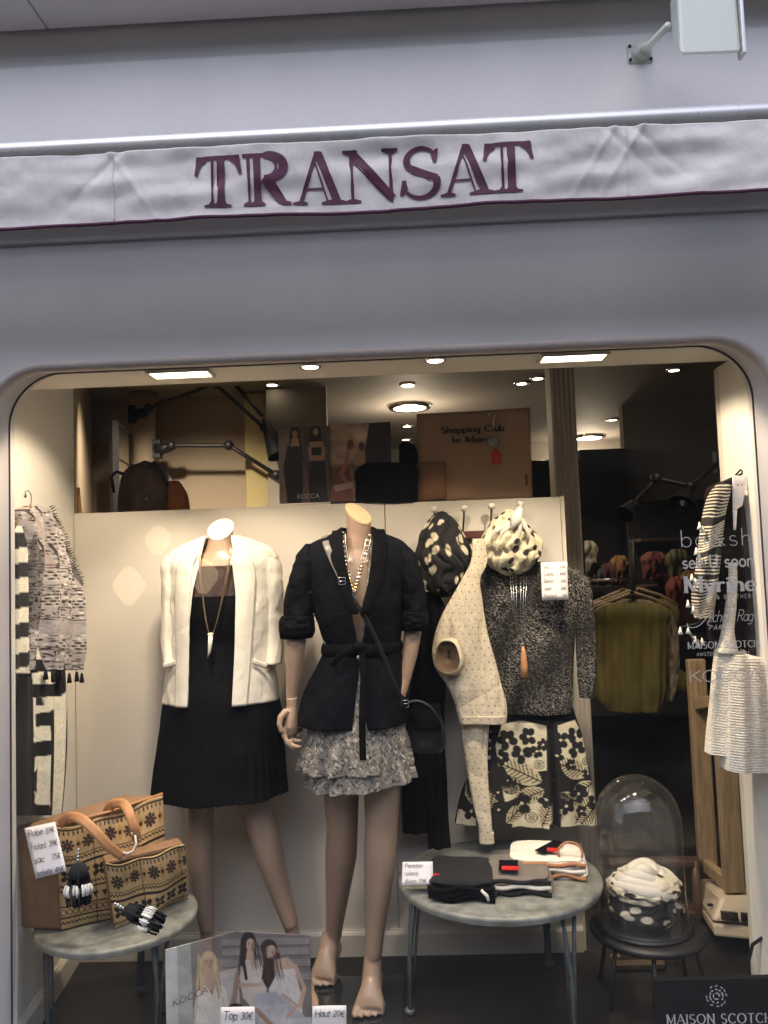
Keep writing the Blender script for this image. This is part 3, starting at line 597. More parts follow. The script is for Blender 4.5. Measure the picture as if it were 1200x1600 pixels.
def val(x, s):
    "valance surface: x along, s 0 top .. 1 bottom"
    x = np.asarray(x, float); s = np.asarray(s, float)
    zb = ZV1+.0022*np.sin(x*3.1+.6)+.001*np.sin(x*7.3)
    y = YA-.024+.010*s + (.0075*np.sin(x*5.1+1.0)+.004*np.sin(x*11+2))*s
    y = y+.0055*vnoise(x+s*.15, s*.8, 3, 5.5)+.0034*vnoise(x+s*.12, s*.35, 4, 13)+.0016*vnoise(x-s*.06, s*.15, 8, 34)+.0024*vnoise(x-s*.1, s*.2, 13, 22)*(1-s)
    for xs, dr in ((-.62, 1), (.47, -1), (.53, -1), (-1.25, 1)): # seams and the creases running off them
        d = x-xs-dr*.10*(s-.05); y = y-.004*np.exp(-(d/.008)**2)*(1-s*.6)
        d2 = x-xs+dr*.16*(s-.1); y = y+.004*np.exp(-(d2/.012)**2)*(1-s)
    return np.stack([x, y, ZV0+(zb-ZV0)*s], -1)
u, v = np.meshgrid(np.linspace(-3.4, 3.4, 1700), np.linspace(0, 1, 50))
gridobj('valance', val(u, v), MT['canvas'], aw, thick=.0015)
u, v = np.meshgrid(np.linspace(-3.4, 3.4, 500), np.linspace(0, 1, 10))
A = val(u, np.ones_like(u)); th = v*2*PI; A[..., 1] += .0035*np.cos(th); A[..., 2] += .0038*np.sin(th)
gridobj('piping', A, MT['burgundy'], aw)
for xs in (-.62, .50, -1.75, 1.62):
    s_ = np.linspace(0.02, .98, 20); A = val(np.full(20, xs), s_); A[:, 1] -= .0018
    MB().tube(list(A), .0009, 5).build('seam', MT['canvas'], aw, smooth=True)
def band(a, b, wd):
    dx, dy = b[0]-a[0], b[1]-a[1]; L_ = math.hypot(dx, dy); nx, ny = -dy/L_*wd/2, dx/L_*wd/2
    return [(a[0]-nx, a[1]-ny), (b[0]-nx, b[1]-ny), (b[0]+nx, b[1]+ny), (a[0]+nx, a[1]+ny)]
def crv(pts, wds):
    out = []
    for i in range(len(pts)-1):
        w0, w1 = wds[i], wds[i+1]; dx, dy = pts[i+1][0]-pts[i][0], pts[i+1][1]-pts[i][1]; L_ = math.hypot(dx, dy)+1e-9
        nx, ny = -dy/L_, dx/L_; ex, ey = dx/L_*.012, dy/L_*.012
        out.append([(pts[i][0]-nx*w0/2-ex, pts[i][1]-ny*w0/2-ey), (pts[i+1][0]-nx*w1/2+ex, pts[i+1][1]-ny*w1/2+ey), (pts[i+1][0]+nx*w1/2+ex, pts[i+1][1]+ny*w1/2+ey), (pts[i][0]+nx*w0/2-ex, pts[i][1]+ny*w0/2-ey)])
    return out
def arm_l(x0): # curved bracket under the T bar, as quads
    return [[(x0+.0, .63), (x0+.065, .63), (x0+.10, .74), (x0+.03, .82)], [(x0+.03, .82), (x0+.10, .74), (x0+.15, .83), (x0+.04, .95)], [(x0+.04, .95), (x0+.15, .83), (x0+.24, .895), (x0+.24, .99), (x0+.05, 1)]]
TT = arm_l(0)+[[(.94-p, q) for p, q in g] for g in arm_l(0)]+[[(.2, .925), (.74, .925), (.74, 1), (.2, 1)], [(.335, .06), (.385, .06), (.385, .94), (.335, .94)], [(.45, .06), (.60, .06), (.60, .94), (.45, .94)],
     [(.19, 0), (.72, 0), (.72, .04), (.63, .06), (.60, .12), (.45, .12), (.43, .065), (.385, .065), (.335, .12), (.29, .06), (.19, .04)]]
RR = [[(0, .93), (.46, .93), (.46, 1), (0, 1)], [(.10, .06), (.15, .06), (.15, .95), (.08, .95)], [(.22, .06), (.37, .06), (.37, .95), (.22, .95)], [(0, 0), (.45, 0), (.45, .04), (.37, .10), (.22, .10), (.15, .06), (.10, .10), (0, .04)],
     [(.36, .47), (.62, .50), (.88, .08), (.98, .06), (.98, 0), (.80, 0), (.71, .04)]]
ao = arc(.44, .735, .40, .245, 88, -88, 16)
RR += crv(ao, [.07]+[.10+.09*math.sin(PI*i/16) for i in range(1, 16)]+[.07]); RR += crv(arc(.44, .735, .245, .185, 88, -88, 14), [.045]*15)
RR += [[(.40, .44), (.66, .46), (.66, .53), (.40, .51)]]
AA = [band((.15, .03), (.475, .98), .075), band((.50, .97), (.84, .04), .155), band((.44, .80), (.655, .06), .035), [(.26, .27), (.60, .27), (.60, .315), (.27, .315)], [(.43, 1), (.55, 1), (.54, .88), (.42, .88)],
      [(0, 0), (.28, 0), (.28, .04), (.19, .07), (.12, .07), (0, .04)], [(.54, 0), (1.03, 0), (1.03, .04), (.93, .08), (.72, .09), (.54, .04)]]
NN = [[(.13, .04), (.19, .04), (.19, .93), (.11, .93)], band((.16, .97), (.96, .05), .15), band((.16, .80), (.88, .03), .035), [(.89, .0), (.965, -.03), (.965, .95), (.90, .95)], [(0, .0), (.33, 0), (.33, .04), (.21, .08), (.11, .08), (0, .04)],
      [(-.02, 1), (-.02, .95), (.10, .91), (.28, .91), (.28, 1)], [(.76, 1), (.76, .95), (.88, .91), (.98, .91), (1.08, .95), (1.08, 1)]]
sp = arc(.39, .73, .27, .24, 35, 215, 12)+[(.20, .585), (.38, .50), (.58, .40)]+arc(.36, .27, .30, .25, 20, -150, 12)
SS = crv(sp, [.06, .07, .07, .07, .08, .08, .09, .10, .11, .12, .13, .13, .13]+[.13, .10, .12]+[.15, .14, .13, .12, .11, .10, .09, .08, .07, .07, .07, .06, .05])
SS += crv([(.21, .50), (.40, .415), (.53, .33)], [.035, .035, .03])
SS += [[(.60, .66), (.66, .66), (.70, .95), (.63, .93), (.56, .84)], [(.03, .36), (.10, .36), (.13, .20), (.05, .08), (-.02, .08)]]
lx = [308, 384, 456, 538, 628, 686, 748]; X0 = P(308, 280, YA)[0]; kx = (P(832, 270, YA)[0]-X0)/(832-308); CAP = .113
for gl, polys, px, wpx in zip('TRANSAT', (TT, RR, AA, NN, SS, AA, TT), (308, 384, 460, 540, 627, 688, 754), (75, 74, 84, 84, 62, 84, 78)):
    gw = max(p[0] for g in polys for p in g); x0 = X0+(px-308)*kx; ww = wpx*kx/gw
    pp = [[(x0+p[0]*ww, .020+p[1]*CAP) for p in g] for g in polys]
    x1 = x0+gw*ww; gp = [(x0+(x1-x0)*i/30, .02+CAP*j/30) for i in range(31) for j in range(31)]
    def fn(x, y):
        s_ = 1-np.asarray(y)/(ZV0-ZV1); A = val(x, np.clip(s_, 0, 1)); A[:, 1] -= .0030; return A
    letters('letter', pp, fn, MT['burgundy'], aw, gp)
# ------------------------------------------------------------------ floodlight on its arm
q = P(997, 90, 2.0); fl_ = thing('floodlight', 'pale square floodlight on a short arm above the awning', 'floodlight', q)
b = MB().box((q[0], 1.99, q[2]), (.066, .02, .052)); b.build('wall_plate', MT['lampplate'], fl_, bevel=.006)
MB().lathe((q[0]+.002, 1.98, q[2]), [(.024, 0), (.022, .012), (.012, .02), (0, .022)], 20, ax=(np.array([1., 0, 0]), np.array([0, 0, 1.]), np.array([0, -1., 0]))).build('boss', MT['lampplate'], fl_, smooth=True)
for sx_, sz_ in ((-.026, -.018), (.026, -.018), (-.026, .018), (.026, .018)): MB().ball((q[0]+sx_, 1.979, q[2]+sz_), .0045, 8, 6).build('screw', MT['black'], fl_, smooth=True)
e = P(1044, 40, 1.80)
MB().tube([q+[0, -.03, 0], (q*.5+e*.5), e], .0085, 12).build('arm', MT['lampbody'], fl_, smooth=True)
MB().lathe(q+np.array([0, -.03, -.003]), [(.013, -.004), (.013, .004), (.008, .006)], 16, ax=(RV, UV, -fw)).build('swivel_ring', MT['black'], fl_)
a0, a1, a2, a3 = P(1062, 88, 1.70), P(1160, 84, 1.70), P(1152, -14, 1.70), P(1058, -14, 1.70)
k0, k1, k2, k3 = P(1050, 62, 1.82), P(1120, 60, 1.82), P(1112, -4, 1.82), P(1046, 0, 1.82)
MB().hexa([a0, a1, a2, a3], [k0, k1, k2, k3]).build('housing', MT['lampbody'], fl_, bevel=.009)
s_ = .012
MB().box((a1+a2)/2+np.array([.004, .008, 0]), (.008, .03, abs(a2[2]-a1[2])+.004)).build('glass_rim', MT['metalw'], fl_, bevel=.002)
# ================================================================== CLOTHES AND MANNEQUINS
XH = np.array([1.0, 0, 0]); YH = np.array([0, 1.0, 0])
def loft(name, rows, Y, material, parent=None, n=120, m_=70, edges=None, fold=None, cols=None, thick=0.002, a0=0.0, a1=2*PI, slant=0.0):
    R_ = interp(rows, m_); py, xc, hw, dp = R_[:, 0], R_[:, 1], R_[:, 2], R_[:, 3]
    Yr = np.full(m_, Y) if R_.shape[1] < 5 else R_[:, 4]
    wrap = edges is None and abs(a1-a0-2*PI) < 1e-6
    u = np.linspace(0, 1, n, endpoint=not wrap)
    if edges is not None:
        E_ = interp(edges, len(edges)*1, False); l = np.interp(py, E_[:, 0], [e[1] for e in edges]); r = np.interp(py, E_[:, 0], [e[2] for e in edges])
        A0 = -np.arccos(np.clip((r-xc)/hw, -1, 1)); A1 = 2*PI-np.arccos(np.clip((l-xc)/hw, -1, 1)) - 2*PI*0
        A1 = np.arccos(np.clip((l-xc)/hw, -1, 1)); A1 = 2*PI-A1
        A_ = A0[:, None]+(A1-A0)[:, None]*u[None]
    else: A_ = a0+(a1-a0)*np.broadcast_to(u, (m_, n))
    v = np.broadcast_to(np.linspace(0, 1, m_)[:, None], (m_, n))
    base = P(xc, py, Yr)[:, None, :]
    ca, sa = np.cos(A_), np.sin(A_)
    rad = np.zeros_like(ca) if fold is None else fold(A_, v)
    V = base + (ca*(hw*Yr/F)[:, None])[..., None]*XH + (sa*dp[:, None])[..., None]*YH
    nrm = np.stack([ca/np.maximum(hw*Yr/F, .01)[:, None], sa/np.maximum(dp, .01)[:, None], 0*ca], -1); nrm /= np.linalg.norm(nrm, axis=-1, keepdims=True)
    V = V+nrm*rad[..., None]
    if slant: V[..., 2] += slant*ca
    col = None
    if cols is not None:
        PX = xc[:, None]+hw[:, None]*ca; PY = np.broadcast_to(py[:, None], PX.shape); col = cols(PX, PY, A_, v)
    return gridobj(name, V, material, parent, wrap=wrap, cols=col, thick=thick)
def ribbon(name, pts, wd, material, parent=None, thick=.0015, nrm=(0, -1, 0), sm=True, twist=0):
    "flat strap through world points, width wd, face towards nrm"
    p = np.array(pts, float)
    if sm and len(p) > 2: p = interp([(i, *q) for i, q in enumerate(p)], len(p)*8)[:, 1:]
    t = np.gradient(p, axis=0); t /= np.linalg.norm(t, axis=1)[:, None]+1e-9
    s_ = np.cross(t, np.array(nrm, float)); s_ /= np.linalg.norm(s_, axis=1)[:, None]+1e-9
    V = np.stack([p-s_*wd/2, p-s_*wd/6, p+s_*wd/6, p+s_*wd/2], 1)
    return gridobj(name, V, material, parent, thick=thick)
def PP(pts, Y): return [P(a, b, Y if len(q) == 0 else q[0]) for a, b, *q in pts]
def tubep(mb, pts, Y, n=18, **k):
    "pts: (px,py,half width px, depth m, [Y])"
    c = [P(q[0], q[1], q[4] if len(q) > 4 else Y) for q in pts]
    return mb.tube(c, [S(q[2], q[4] if len(q) > 4 else Y) for q in pts], n, r2=[q[3] for q in pts], **k)
def neckcut(mb, c, rx, ry, h, kx, ky, n=28):
    V = []
    for t_ in (0, 1):
        for k in range(n):
            x = rx*math.cos(2*PI*k/n); y = ry*math.sin(2*PI*k/n); V.append((c[0]+x, c[1]+y, c[2]-h if t_ == 0 else c[2]+ky*y+kx*x))
    mb.add(V, [(k, (k+1) % n, n+(k+1) % n, n+k) for k in range(n)]+[tuple(range(n-1, -1, -1)), tuple(range(n, 2*n))])
    return mb
def foot(mb, ank, toe, wd, lift=0.0, side=1):
    "foot from ankle to toes on the ground; five toes"
    ank = np.array(ank, float); toe = np.array(toe, float); d = toe-ank; d[2] = 0; L_ = np.linalg.norm(d); d /= L_; s_ = np.array([-d[1], d[0], 0])
    g = toe[2]
    heel = ank-d*.045
    pts = [heel*[1, 1, 0]+[0, 0, g+.028+lift], ank*[1, 1, 0]+[0, 0, g+.05+lift*.8], ank*[1, 1, 0]+d*L_*.35+[0, 0, g+.045+lift*.5], ank*[1, 1, 0]+d*L_*.62+[0, 0, g+.028+lift*.1], ank*[1, 1, 0]+d*L_*.80+[0, 0, g+.017]]
    mb.tube(pts, [.024, .031, .032, wd*.5, wd*.5], 16, r2=[.026, .044, .036, .026, .014], ref=(0, 0, 1))
    mb.tube([ank+[0, 0, .05], ank*[1, 1, 0]+d*.02+[0, 0, g+.05+lift*.8]], [.026, .032], 14)
    for k in range(5):
        off = (k-2)*wd*.205*side; ln = [.030, .034, .031, .028, .022][k]; rr = [.0125, .0088, .0085, .008, .0075][k]; back = [0, .002, .006, .012, .020][k]
        p0 = toe*[1, 1, 0]-d*(.045+back)-s_*off+[0, 0, g+.014]; p1 = toe*[1, 1, 0]-d*(.018+back)-s_*off*1.05+[0, 0, g+rr+.002]; p2 = toe*[1, 1, 0]-d*(back)-s_*off*1.05+[0, 0, g+rr*.9]
        mb.tube([p0, p1, p2], [rr*1.05, rr, rr*.8], 8)
        mb.ball(p2, (rr*.9, rr*.9, rr*.8), 8, 6)
# ------------------------------------------------------------------ mannequin in white blazer (left)
Y1 = 2.60
m1 = thing('mannequin', 'headless mannequin in white blazer over a black dress, left of the two', 'mannequin', (*P(350, 1300, Y1)[:2], 0.0))
b = MB()
nk = P(345, 827, Y1); neckcut(b, nk, S(19.5, Y1), .045, .10, 0.03, .75)
tubep(b, [(345, 846, 20, .045), (345, 862, 27, .05), (346, 874, 60, .06), (346, 890, 74, .07), (347, 930, 66, .085), (347, 970, 54, .085), (347, 1010, 47, .075), (346, 1060, 60, .09), (345, 1110, 68, .10), (344, 1150, 66, .095), (343, 1172, 56, .08)], Y1, 26)
b.tube([P(330, 884, Y1-.062), P(296, 873, Y1-.045)], [.007, .004], 8); b.tube([P(360, 884, Y1-.062), P(394, 873, Y1-.045)], [.007, .004], 8)
zf = 0.0
def zpx(px, py, Yg): return P(px, py, Yg)
tubep(b, [(320, 1140, 33, .085), (316, 1200, 27, .068), (312, 1262, 22, .055), (312, 1300, 20.5, .054), (313, 1345, 20, .056), (318, 1400, 15, .044), (324, 1452, 11, .034)], Y1+.03, 20)
ft = P(324, 1452, Y1+.03); an = np.array([ft[0], ft[1], .075]); b.tube([ft, an], [.023, .025], 14); foot(b, an, [an[0]-.03, an[1]-.185, 0.006], .082, side=-1)
tubep(b, [(365, 1140, 33, .085), (380, 1200, 28, .068), (395, 1255, 23.5, .056), (409, 1292, 22.5, .056), (423, 1345, 20, .056), (440, 1400, 15, .044), (455, 1446, 11.5, .034)], Y1+.02, 20)
ft = P(455, 1446, Y1+.02); an = np.array([ft[0]+.012, ft[1], .075]); b.tube([ft, an], [.023, .025], 14); foot(b, an, [an[0]+.05, an[1]-.18, 0.006], .082, side=1)
o = b.build('body', MT['skin'], m1, smooth=True); remesh(o, .0048, 5)
def neckcap(c, rx, ry, kx, ky, material, parent):
    V = [(c[0]+rx*1.01*math.cos(2*PI*k/32), c[1]+ry*1.01*math.sin(2*PI*k/32), c[2]+ky*ry*math.sin(2*PI*k/32)+kx*rx*math.cos(2*PI*k/32)+dz) for dz in (-.003, .0035) for k in range(32)]
    raw('neck_cap', V, [(k, (k+1) % 32, 32+(k+1) % 32, 32+k) for k in range(32)]+[tuple(range(31, -1, -1)), tuple(range(32, 64))], material, parent)
neckcap(nk, S(20, Y1), .046, 0.03, .75, mat('white neck cap', (.82, .80, .76), .35, nscale=4, namt=.02), m1)
MB().box((*P(350, 1400, Y1)[:2], .004), (.34, .30, .006)).build('base_plate', MT['darkglass'], m1, bevel=.001)
rg2 = np.random.RandomState(2)
lace = rg2.rand(60, 60)
def dresscol(px, py, a, v):
    i = ((px*.35) % 60).astype(int); j = ((py*.5) % 60).astype(int)
    yoke = py < 931
    c = np.where(yoke[..., None], lin((66, 52, 48))*(0.5+1.0*lace[i, j][..., None]), lin((16, 15, 17)))
    return np.where(((np.abs(px-347) < 3+(931-py)*.35) & yoke & (py > 903))[..., None], lin((60, 44, 40)), c)
dr = loft('dress', [(886, 346, 70, .072), (905, 346, 68, .080), (950, 347, 64, .093), (1010, 347, 58, .088), (1060, 346, 72, .104), (1095, 346, 90, .122), (1128, 346, 94, .13), (1182, 343, 98, .14), (1240, 341, 102, .15)], Y1,
     MT['dressc'], m1, n=420, m_=110, fold=lambda a, v: np.clip((v-.62)/.38, 0, 1)*(.0035*np.sin(46*a+3*np.sin(3*a))+.009*np.sin(7*a+1)) + .0015*vnoise(a*4, v*12, 6, 1.5), slant=0)
dr['label'] = 'black sleeveless dress with a finely pleated skirt'
yk = loft('dress_yoke', [(884, 346, 70.6, .0735), (905, 346, 68.6, .0815), (931, 346.6, 66.2, .090)], Y1, MT['printsheer'], m1, n=160, m_=40, cols=dresscol, thick=.001); yk['label'] = 'sheer dark lace yoke'
# hem binding
# blazer
def bfold(a, v): return .003*np.sin(5*a+4*v)*v+.0035*vnoise(a*3, v*6, 9, 1.6)+.0015*vnoise(a*8, v*14, 10, 1.6)
brows = [(838, 346, 29, .050), (846, 346, 52, .058), (855, 346, 74, .066), (868, 347, 86, .080), (900, 347, 83, .095), (960, 347, 80, .108), (1010, 347, 80, .112), (1060, 347, 86, .122), (1094, 347, 90, .130)]
bedg = [(838, 327, 367), (856, 321, 372), (880, 312, 378), (905, 309, 380), (950, 307, 380), (1020, 308, 379), (1094, 308, 377)]
bl = loft('blazer', brows, Y1, MT['ivory'], m1, n=140, m_=80, edges=bedg, fold=bfold, thick=.003); bl['label'] = 'open white collarless blazer'
def offs(edges, dl, dr_): return [(p, l+dl, r+dr_) for p, l, r in edges]
lapL = [(p, x-w_, x+1) for (p, x, _), w_ in zip(bedg, (10, 18, 26, 27, 25, 22, 20))]
lapR = [(p, x-1, x+w_) for (p, _, x), w_ in zip(bedg, (10, 18, 26, 27, 25, 22, 20))]
def frontstrip(name, rows, strip, Y, material, parent, dy=.004, n=14, m_=70, thick=.003, label=None, cols=None, fold=None):
    R_ = interp(rows, m_); py, xc, hw, dp = R_.T[:4]
    l = np.interp(py, [s[0] for s in strip], [s[1] for s in strip]); r = np.interp(py, [s[0] for s in strip], [s[2] for s in strip])
    sel = (py >= strip[0][0]) & (py <= strip[-1][0]); py, xc, hw, dp, l, r = [q[sel] for q in (py, xc, hw, dp, l, r)]
    u = np.linspace(0, 1, n)[None]; px = l[:, None]+(r-l)[:, None]*u
    c = np.clip((px-xc[:, None])/hw[:, None], -.999, .999); s_ = -np.sqrt(1-c*c)
    ym = dp[:, None]*s_-dy-.003*np.sin(PI*u)
    if fold is not None: ym = ym-fold(u, py[:, None])
    V = P(xc, py, Y)[:, None, :]+((px-xc[:, None])*Y/F)[..., None]*XH+ym[..., None]*YH
    col = None if cols is None else cols(px, np.broadcast_to(py[:, None], px.shape), None, None)
    o = gridobj(name, V, material, parent, thick=thick, cols=col)
    if label: o['label'] = label
    return o
frontstrip('lapel', brows, lapL, Y1, MT['ivory'], bl, dy=.006); frontstrip('lapel', brows, lapR, Y1, MT['ivory'], bl, dy=.006)
slf = lambda a, v: .0012*np.sin(2*a+9*v)+.0026*vnoise(a*1.5, v*7, 12, 1.6)
loft('sleeve', [(862, 277, 7, .03, Y1), (873, 271, 13, .043, Y1), (900, 268, 14.5, .045, Y1), (960, 267, 13.5, .044, Y1-.005), (1010, 267, 12.5, .042, Y1-.02), (1036, 269, 12, .040, Y1-.04)], Y1, MT['ivory'], bl, n=60, m_=60, fold=slf, thick=.002)
loft('sleeve', [(862, 416, 7, .03, Y1), (873, 421, 13, .043, Y1), (900, 426, 14.5, .045, Y1), (960, 428, 13.5, .044, Y1), (1010, 429, 13, .042, Y1-.01), (1036, 428, 12, .040, Y1-.035)], Y1, MT['ivory'], bl, n=60, m_=60, fold=slf, thick=.002)
for pts in ([(266, 1036), (275, 1034), (287, 1030)], [(404, 1028), (413, 1032), (424, 1036)]):
    ribbon('pocket_welt', [P(a, b_, Y1)+[0, -.131+abs(a-347)*.0007, 0] for a, b_ in pts], .016, MT['ivory'], bl, thick=.003)
# long necklace
nl = thing('necklace', 'long thin gold necklace with a white tusk pendant on the black dress', 'necklace', P(350, 990, Y1-.12))
def chest(px, py, rows, Y, d=.006):
    R_ = np.array(rows); xc = np.interp(py, R_[:, 0], R_[:, 1]); hw = np.interp(py, R_[:, 0], R_[:, 2]); dp = np.interp(py, R_[:, 0], R_[:, 3])
    c = min(.99, abs(px-xc)/hw); return P(xc, py, Y)+np.array([(px-xc)*Y/F, -dp*math.sqrt(1-c*c)-d, 0])
for dx in (0, 2.2):
    L_ = [chest(x, y, brows, Y1, .004) for x, y in ((322-dx, 849), (323-dx, 870), (326-dx*.8, 900), (331-dx*.7, 935), (336-dx*.5, 965), (340, 984))]
    Rr = [chest(x, y, brows, Y1, .004) for x, y in ((368+dx, 849), (368+dx, 868), (364+dx*.8, 900), (358+dx*.6, 935), (352+dx*.4, 965), (347, 984))]
    for s_ in (L_, Rr):
        q = interp([(i, *p) for i, p in enumerate(s_)], 30)[:, 1:]; MB().tube(list(q), .0014, 6).build('chain', MT['gold'], nl, smooth=True)
c0 = chest(343, 986, brows, Y1, .008); MB().ball(c0, (.010, .006, .005), 10, 8).build('clasp_bead', MT['porcelain'], nl, smooth=True)
MB().tube([c0+[0, 0, -.004], c0+[-.001, -.004, -.03], c0+[-.004, -.004, -.055], c0+[-.010, -.002, -.072]], [.0075, .0068, .0045, .001], 12).build('tusk', MT['porcelain'], nl, smooth=True)
# ------------------------------------------------------------------ mannequin in the belted jacket (right)
Y2 = 2.50
m2 = thing('mannequin', 'headless mannequin in belted black jacket and ruffled printed skirt, standing barefoot', 'mannequin', (*P(560, 1300, Y2)[:2], 0.0))
b = MB(); nk = P(560, 803, Y2); neckcut(b, nk, S(19.5, Y2), .043, .13, -.55, .60)
tubep(b, [(560, 838, 19.5, .043), (560, 860, 25, .048), (559, 873, 52, .058), (559, 890, 68, .068), (559, 930, 60, .086), (561, 970, 52, .084), (562, 1010, 45, .074), (561, 1060, 58, .088), (560, 1110, 66, .10), (558, 1150, 62, .09), (556, 1172, 50, .075)], Y2, 26)
b.tube([P(549, 880, Y2-.058), P(510, 868, Y2-.045)], [.008, .004], 8); b.tube([P(572, 880, Y2-.058), P(610, 868, Y2-.045)], [.008, .004], 8)
tubep(b, [(532, 1140, 33, .085, Y2), (531, 1190, 31, .072, Y2+.02), (533, 1240, 27.5, .062, Y2+.04), (535, 1290, 24, .058, Y2+.06), (533, 1335, 24.5, .062, Y2+.09), (528, 1390, 19, .050, Y2+.12), (523, 1440, 14, .038, Y2+.15), (521, 1462, 12.5, .034, Y2+.165)], Y2, 20)
ft = P(521, 1462, Y2+.165); an = np.array([ft[0]-.010, ft[1]-.004, .085]); b.tube([ft, an], [.025, .027], 14)
tl = P(500, 1550, 2.563); tl[2] = .006; foot(b, an, tl, .086, lift=.03, side=-1)
tubep(b, [(590, 1140, 33, .085), (595, 1190, 31, .072), (597, 1240, 28, .062), (596, 1290, 25, .058), (594, 1335, 24.5, .060), (590, 1400, 20, .05), (586, 1450, 15, .04), (584, 1492, 12.5, .035)], Y2-.01, 20)
ft = P(584, 1492, Y2-.01); an = np.array([ft[0]-.004, ft[1]-.002, .085]); b.tube([ft, an], [.025, .027], 14)
tl = P(575, 1590, Y2-.11); tl[2] = .006; foot(b, an, tl, .09, lift=.02, side=-1)
o = b.build('body', MT['skin'], m2, smooth=True); remesh(o, .0048, 5)
neckcap(nk, S(20, Y2), .044, -.55, .60, mat('beech neck cap', (.62, .45, .27), .45, nscale=20, namt=.1, stretch=(1, 6, 1)), m2)
MB().box((*P(552, 1500, Y2)[:2], .004), (.30, .27, .006)).build('base_plate', MT['darkglass'], m2, bevel=.001)
# arms with hands
def finger(mb, pts, rr): mb.tube(pts, rr, 8); mb.ball(pts[-1], rr[-1], 8, 6)
b = MB(); tubep(b, [(484, 880, 15, .04), (474, 930, 16, .040), (464, 980, 17, .038), (461, 1020, 15.5, .036), (459, 1060, 12, .029), (456, 1092, 9.2, .022)], Y2-.02, 18)
o = b.build('arm', MT['skin'], m2, smooth=True); remesh(o, .0035, 4)
hb = MB(); yh = Y2-.03
def hp(px, py, dy=0.0): return P(px, py, yh)+[0, dy, 0]
hb.tube([hp(456, 1090), hp(456, 1103), hp(455, 1118), hp(455, 1134), hp(457, 1146)], [.017, .0165, .020, .022, .016], 14, r2=[.021, .022, .032, .038, .030])
fs = [(-.030, 1.0, 3), (-.010, 1.06, 2), (.010, 1.0, 1), (.028, .86, 0)]
for (dy, ls, k) in fs: # fingers curl across the palm, one below the other
    y0_ = 1140+k*5.5
    finger(hb, [hp(455, y0_-4, dy), hp(458, y0_+3, dy-.004), hp(464, y0_+4+k*.5, dy-.008), hp(464+7*ls, y0_+2+k*1.5, dy-.006)], [.0085, .0078, .007, .0058])
finger(hb, [hp(447, 1134, -.02), hp(446, 1146, -.03), hp(452, 1157, -.035), hp(461, 1166, -.034)], [.0095, .0085, .0075, .006])
finger(hb, [hp(450, 1108, -.022), hp(441, 1118, -.034), hp(440, 1128, -.040), hp(443, 1138, -.042)], [.012, .0105, .009, .007])
o = hb.build('hand', MT['skin'], m2, smooth=True); remesh(o, .0028, 2)
MB().lathe(P(456.5, 1090, Y2-.028), [(.0175, -.001), (.0185, 0), (.0175, .001)], 20).build('wrist_seam', MT['brownwall'], m2, smooth=True)
b = MB(); tubep(b, [(632, 880, 18, .045), (644, 930, 18, .042), (646, 975, 15, .036), (641, 1020, 12, .03, Y2-.01), (632, 1062, 9.5, .024, Y2-.02), (622, 1090, 11, .03, Y2-.03)], Y2, 18)
for dy in (-.03, -.01, .01, .03): b.tube([P(622, 1090, Y2-.03)+[0, dy, 0], P(615, 1115, Y2-.03)+[0, dy, 0]], [.009, .006], 8)
o = b.build('arm', MT['skin'], m2, smooth=True); remesh(o, .0035, 4)
# printed blouse and ruffled skirt
cv = Cv(420, 800, 700, 1240, 3.0, (140, 134, 126))
r_ = random.Random(4)
for i in range(9000):
    x = r_.uniform(420, 700); y = r_.uniform(820, 1240); a = r_.uniform(-.25, .25)+(1.1 if (int(x/9)+int(y/13)) % 2 else -.9); L_ = r_.uniform(2.5, 5.5); wd_ = r_.uniform(.5, 1.25)
    cv.line([(x, y), (x+L_*math.cos(a), y+L_*math.sin(a))], wd_, (14, 13, 14) if r_.random() < .70 else (225, 215, 195))
wild = lambda px, py, a, v: cv.get(px, py)
bo = loft('blouse', [(836, 560, 26, .050), (850, 560, 46, .062), (872, 559, 62, .072), (905, 559, 66, .088), (950, 561, 62, .096), (1008, 563, 56, .084), (1060, 561, 66, .104), (1110, 559, 72, .115)], Y2, MT['print'], m2, n=160, m_=110,
     edges=[(836, 541, 580), (870, 546, 577), (905, 553, 572), (935, 559, 567), (960, 562.5, 563), (1110, 560, 560.5)], cols=wild, fold=lambda a, v: .002*vnoise(a*5, v*14, 20, 1.5)); bo['label'] = 'blouse of grey feather print under the jacket'
def ruf(k, amp): return lambda a, v: v**.8*(amp*np.sin(15*a+k+1.5*np.sin(4*a))+amp*.5*np.sin(29*a+2*k))
ruf2 = lambda k, amp: lambda a, v: v**.7*(amp*np.sin(10*a+k+1.8*np.sin(3*a))+amp*.45*np.sin(23*a+2*k+np.sin(5*a)))
sk = loft('skirt', [(1090, 560, 68, .112), (1125, 558, 73, .122), (1165, 558, 76, .128), (1205, 560, 74, .125)], Y2, MT['print'], m2, n=260, m_=60, cols=wild, fold=ruf(.3, .003)); sk['label'] = 'short skirt of grey feather print in two ruffled tiers'
loft('ruffle', [(1142, 557, 75, .127), (1165, 556, 80, .134), (1196, 555, 84, .14)], Y2, MT['print'], sk, n=300, m_=34, cols=wild, fold=ruf2(1.0, .0115), slant=.006)
loft('ruffle', [(1184, 562, 76, .129), (1202, 563, 79, .135), (1221, 564, 81, .139)], Y2, MT['print'], sk, n=300, m_=30, cols=wild, fold=ruf2(2.2, .0115), slant=.012)
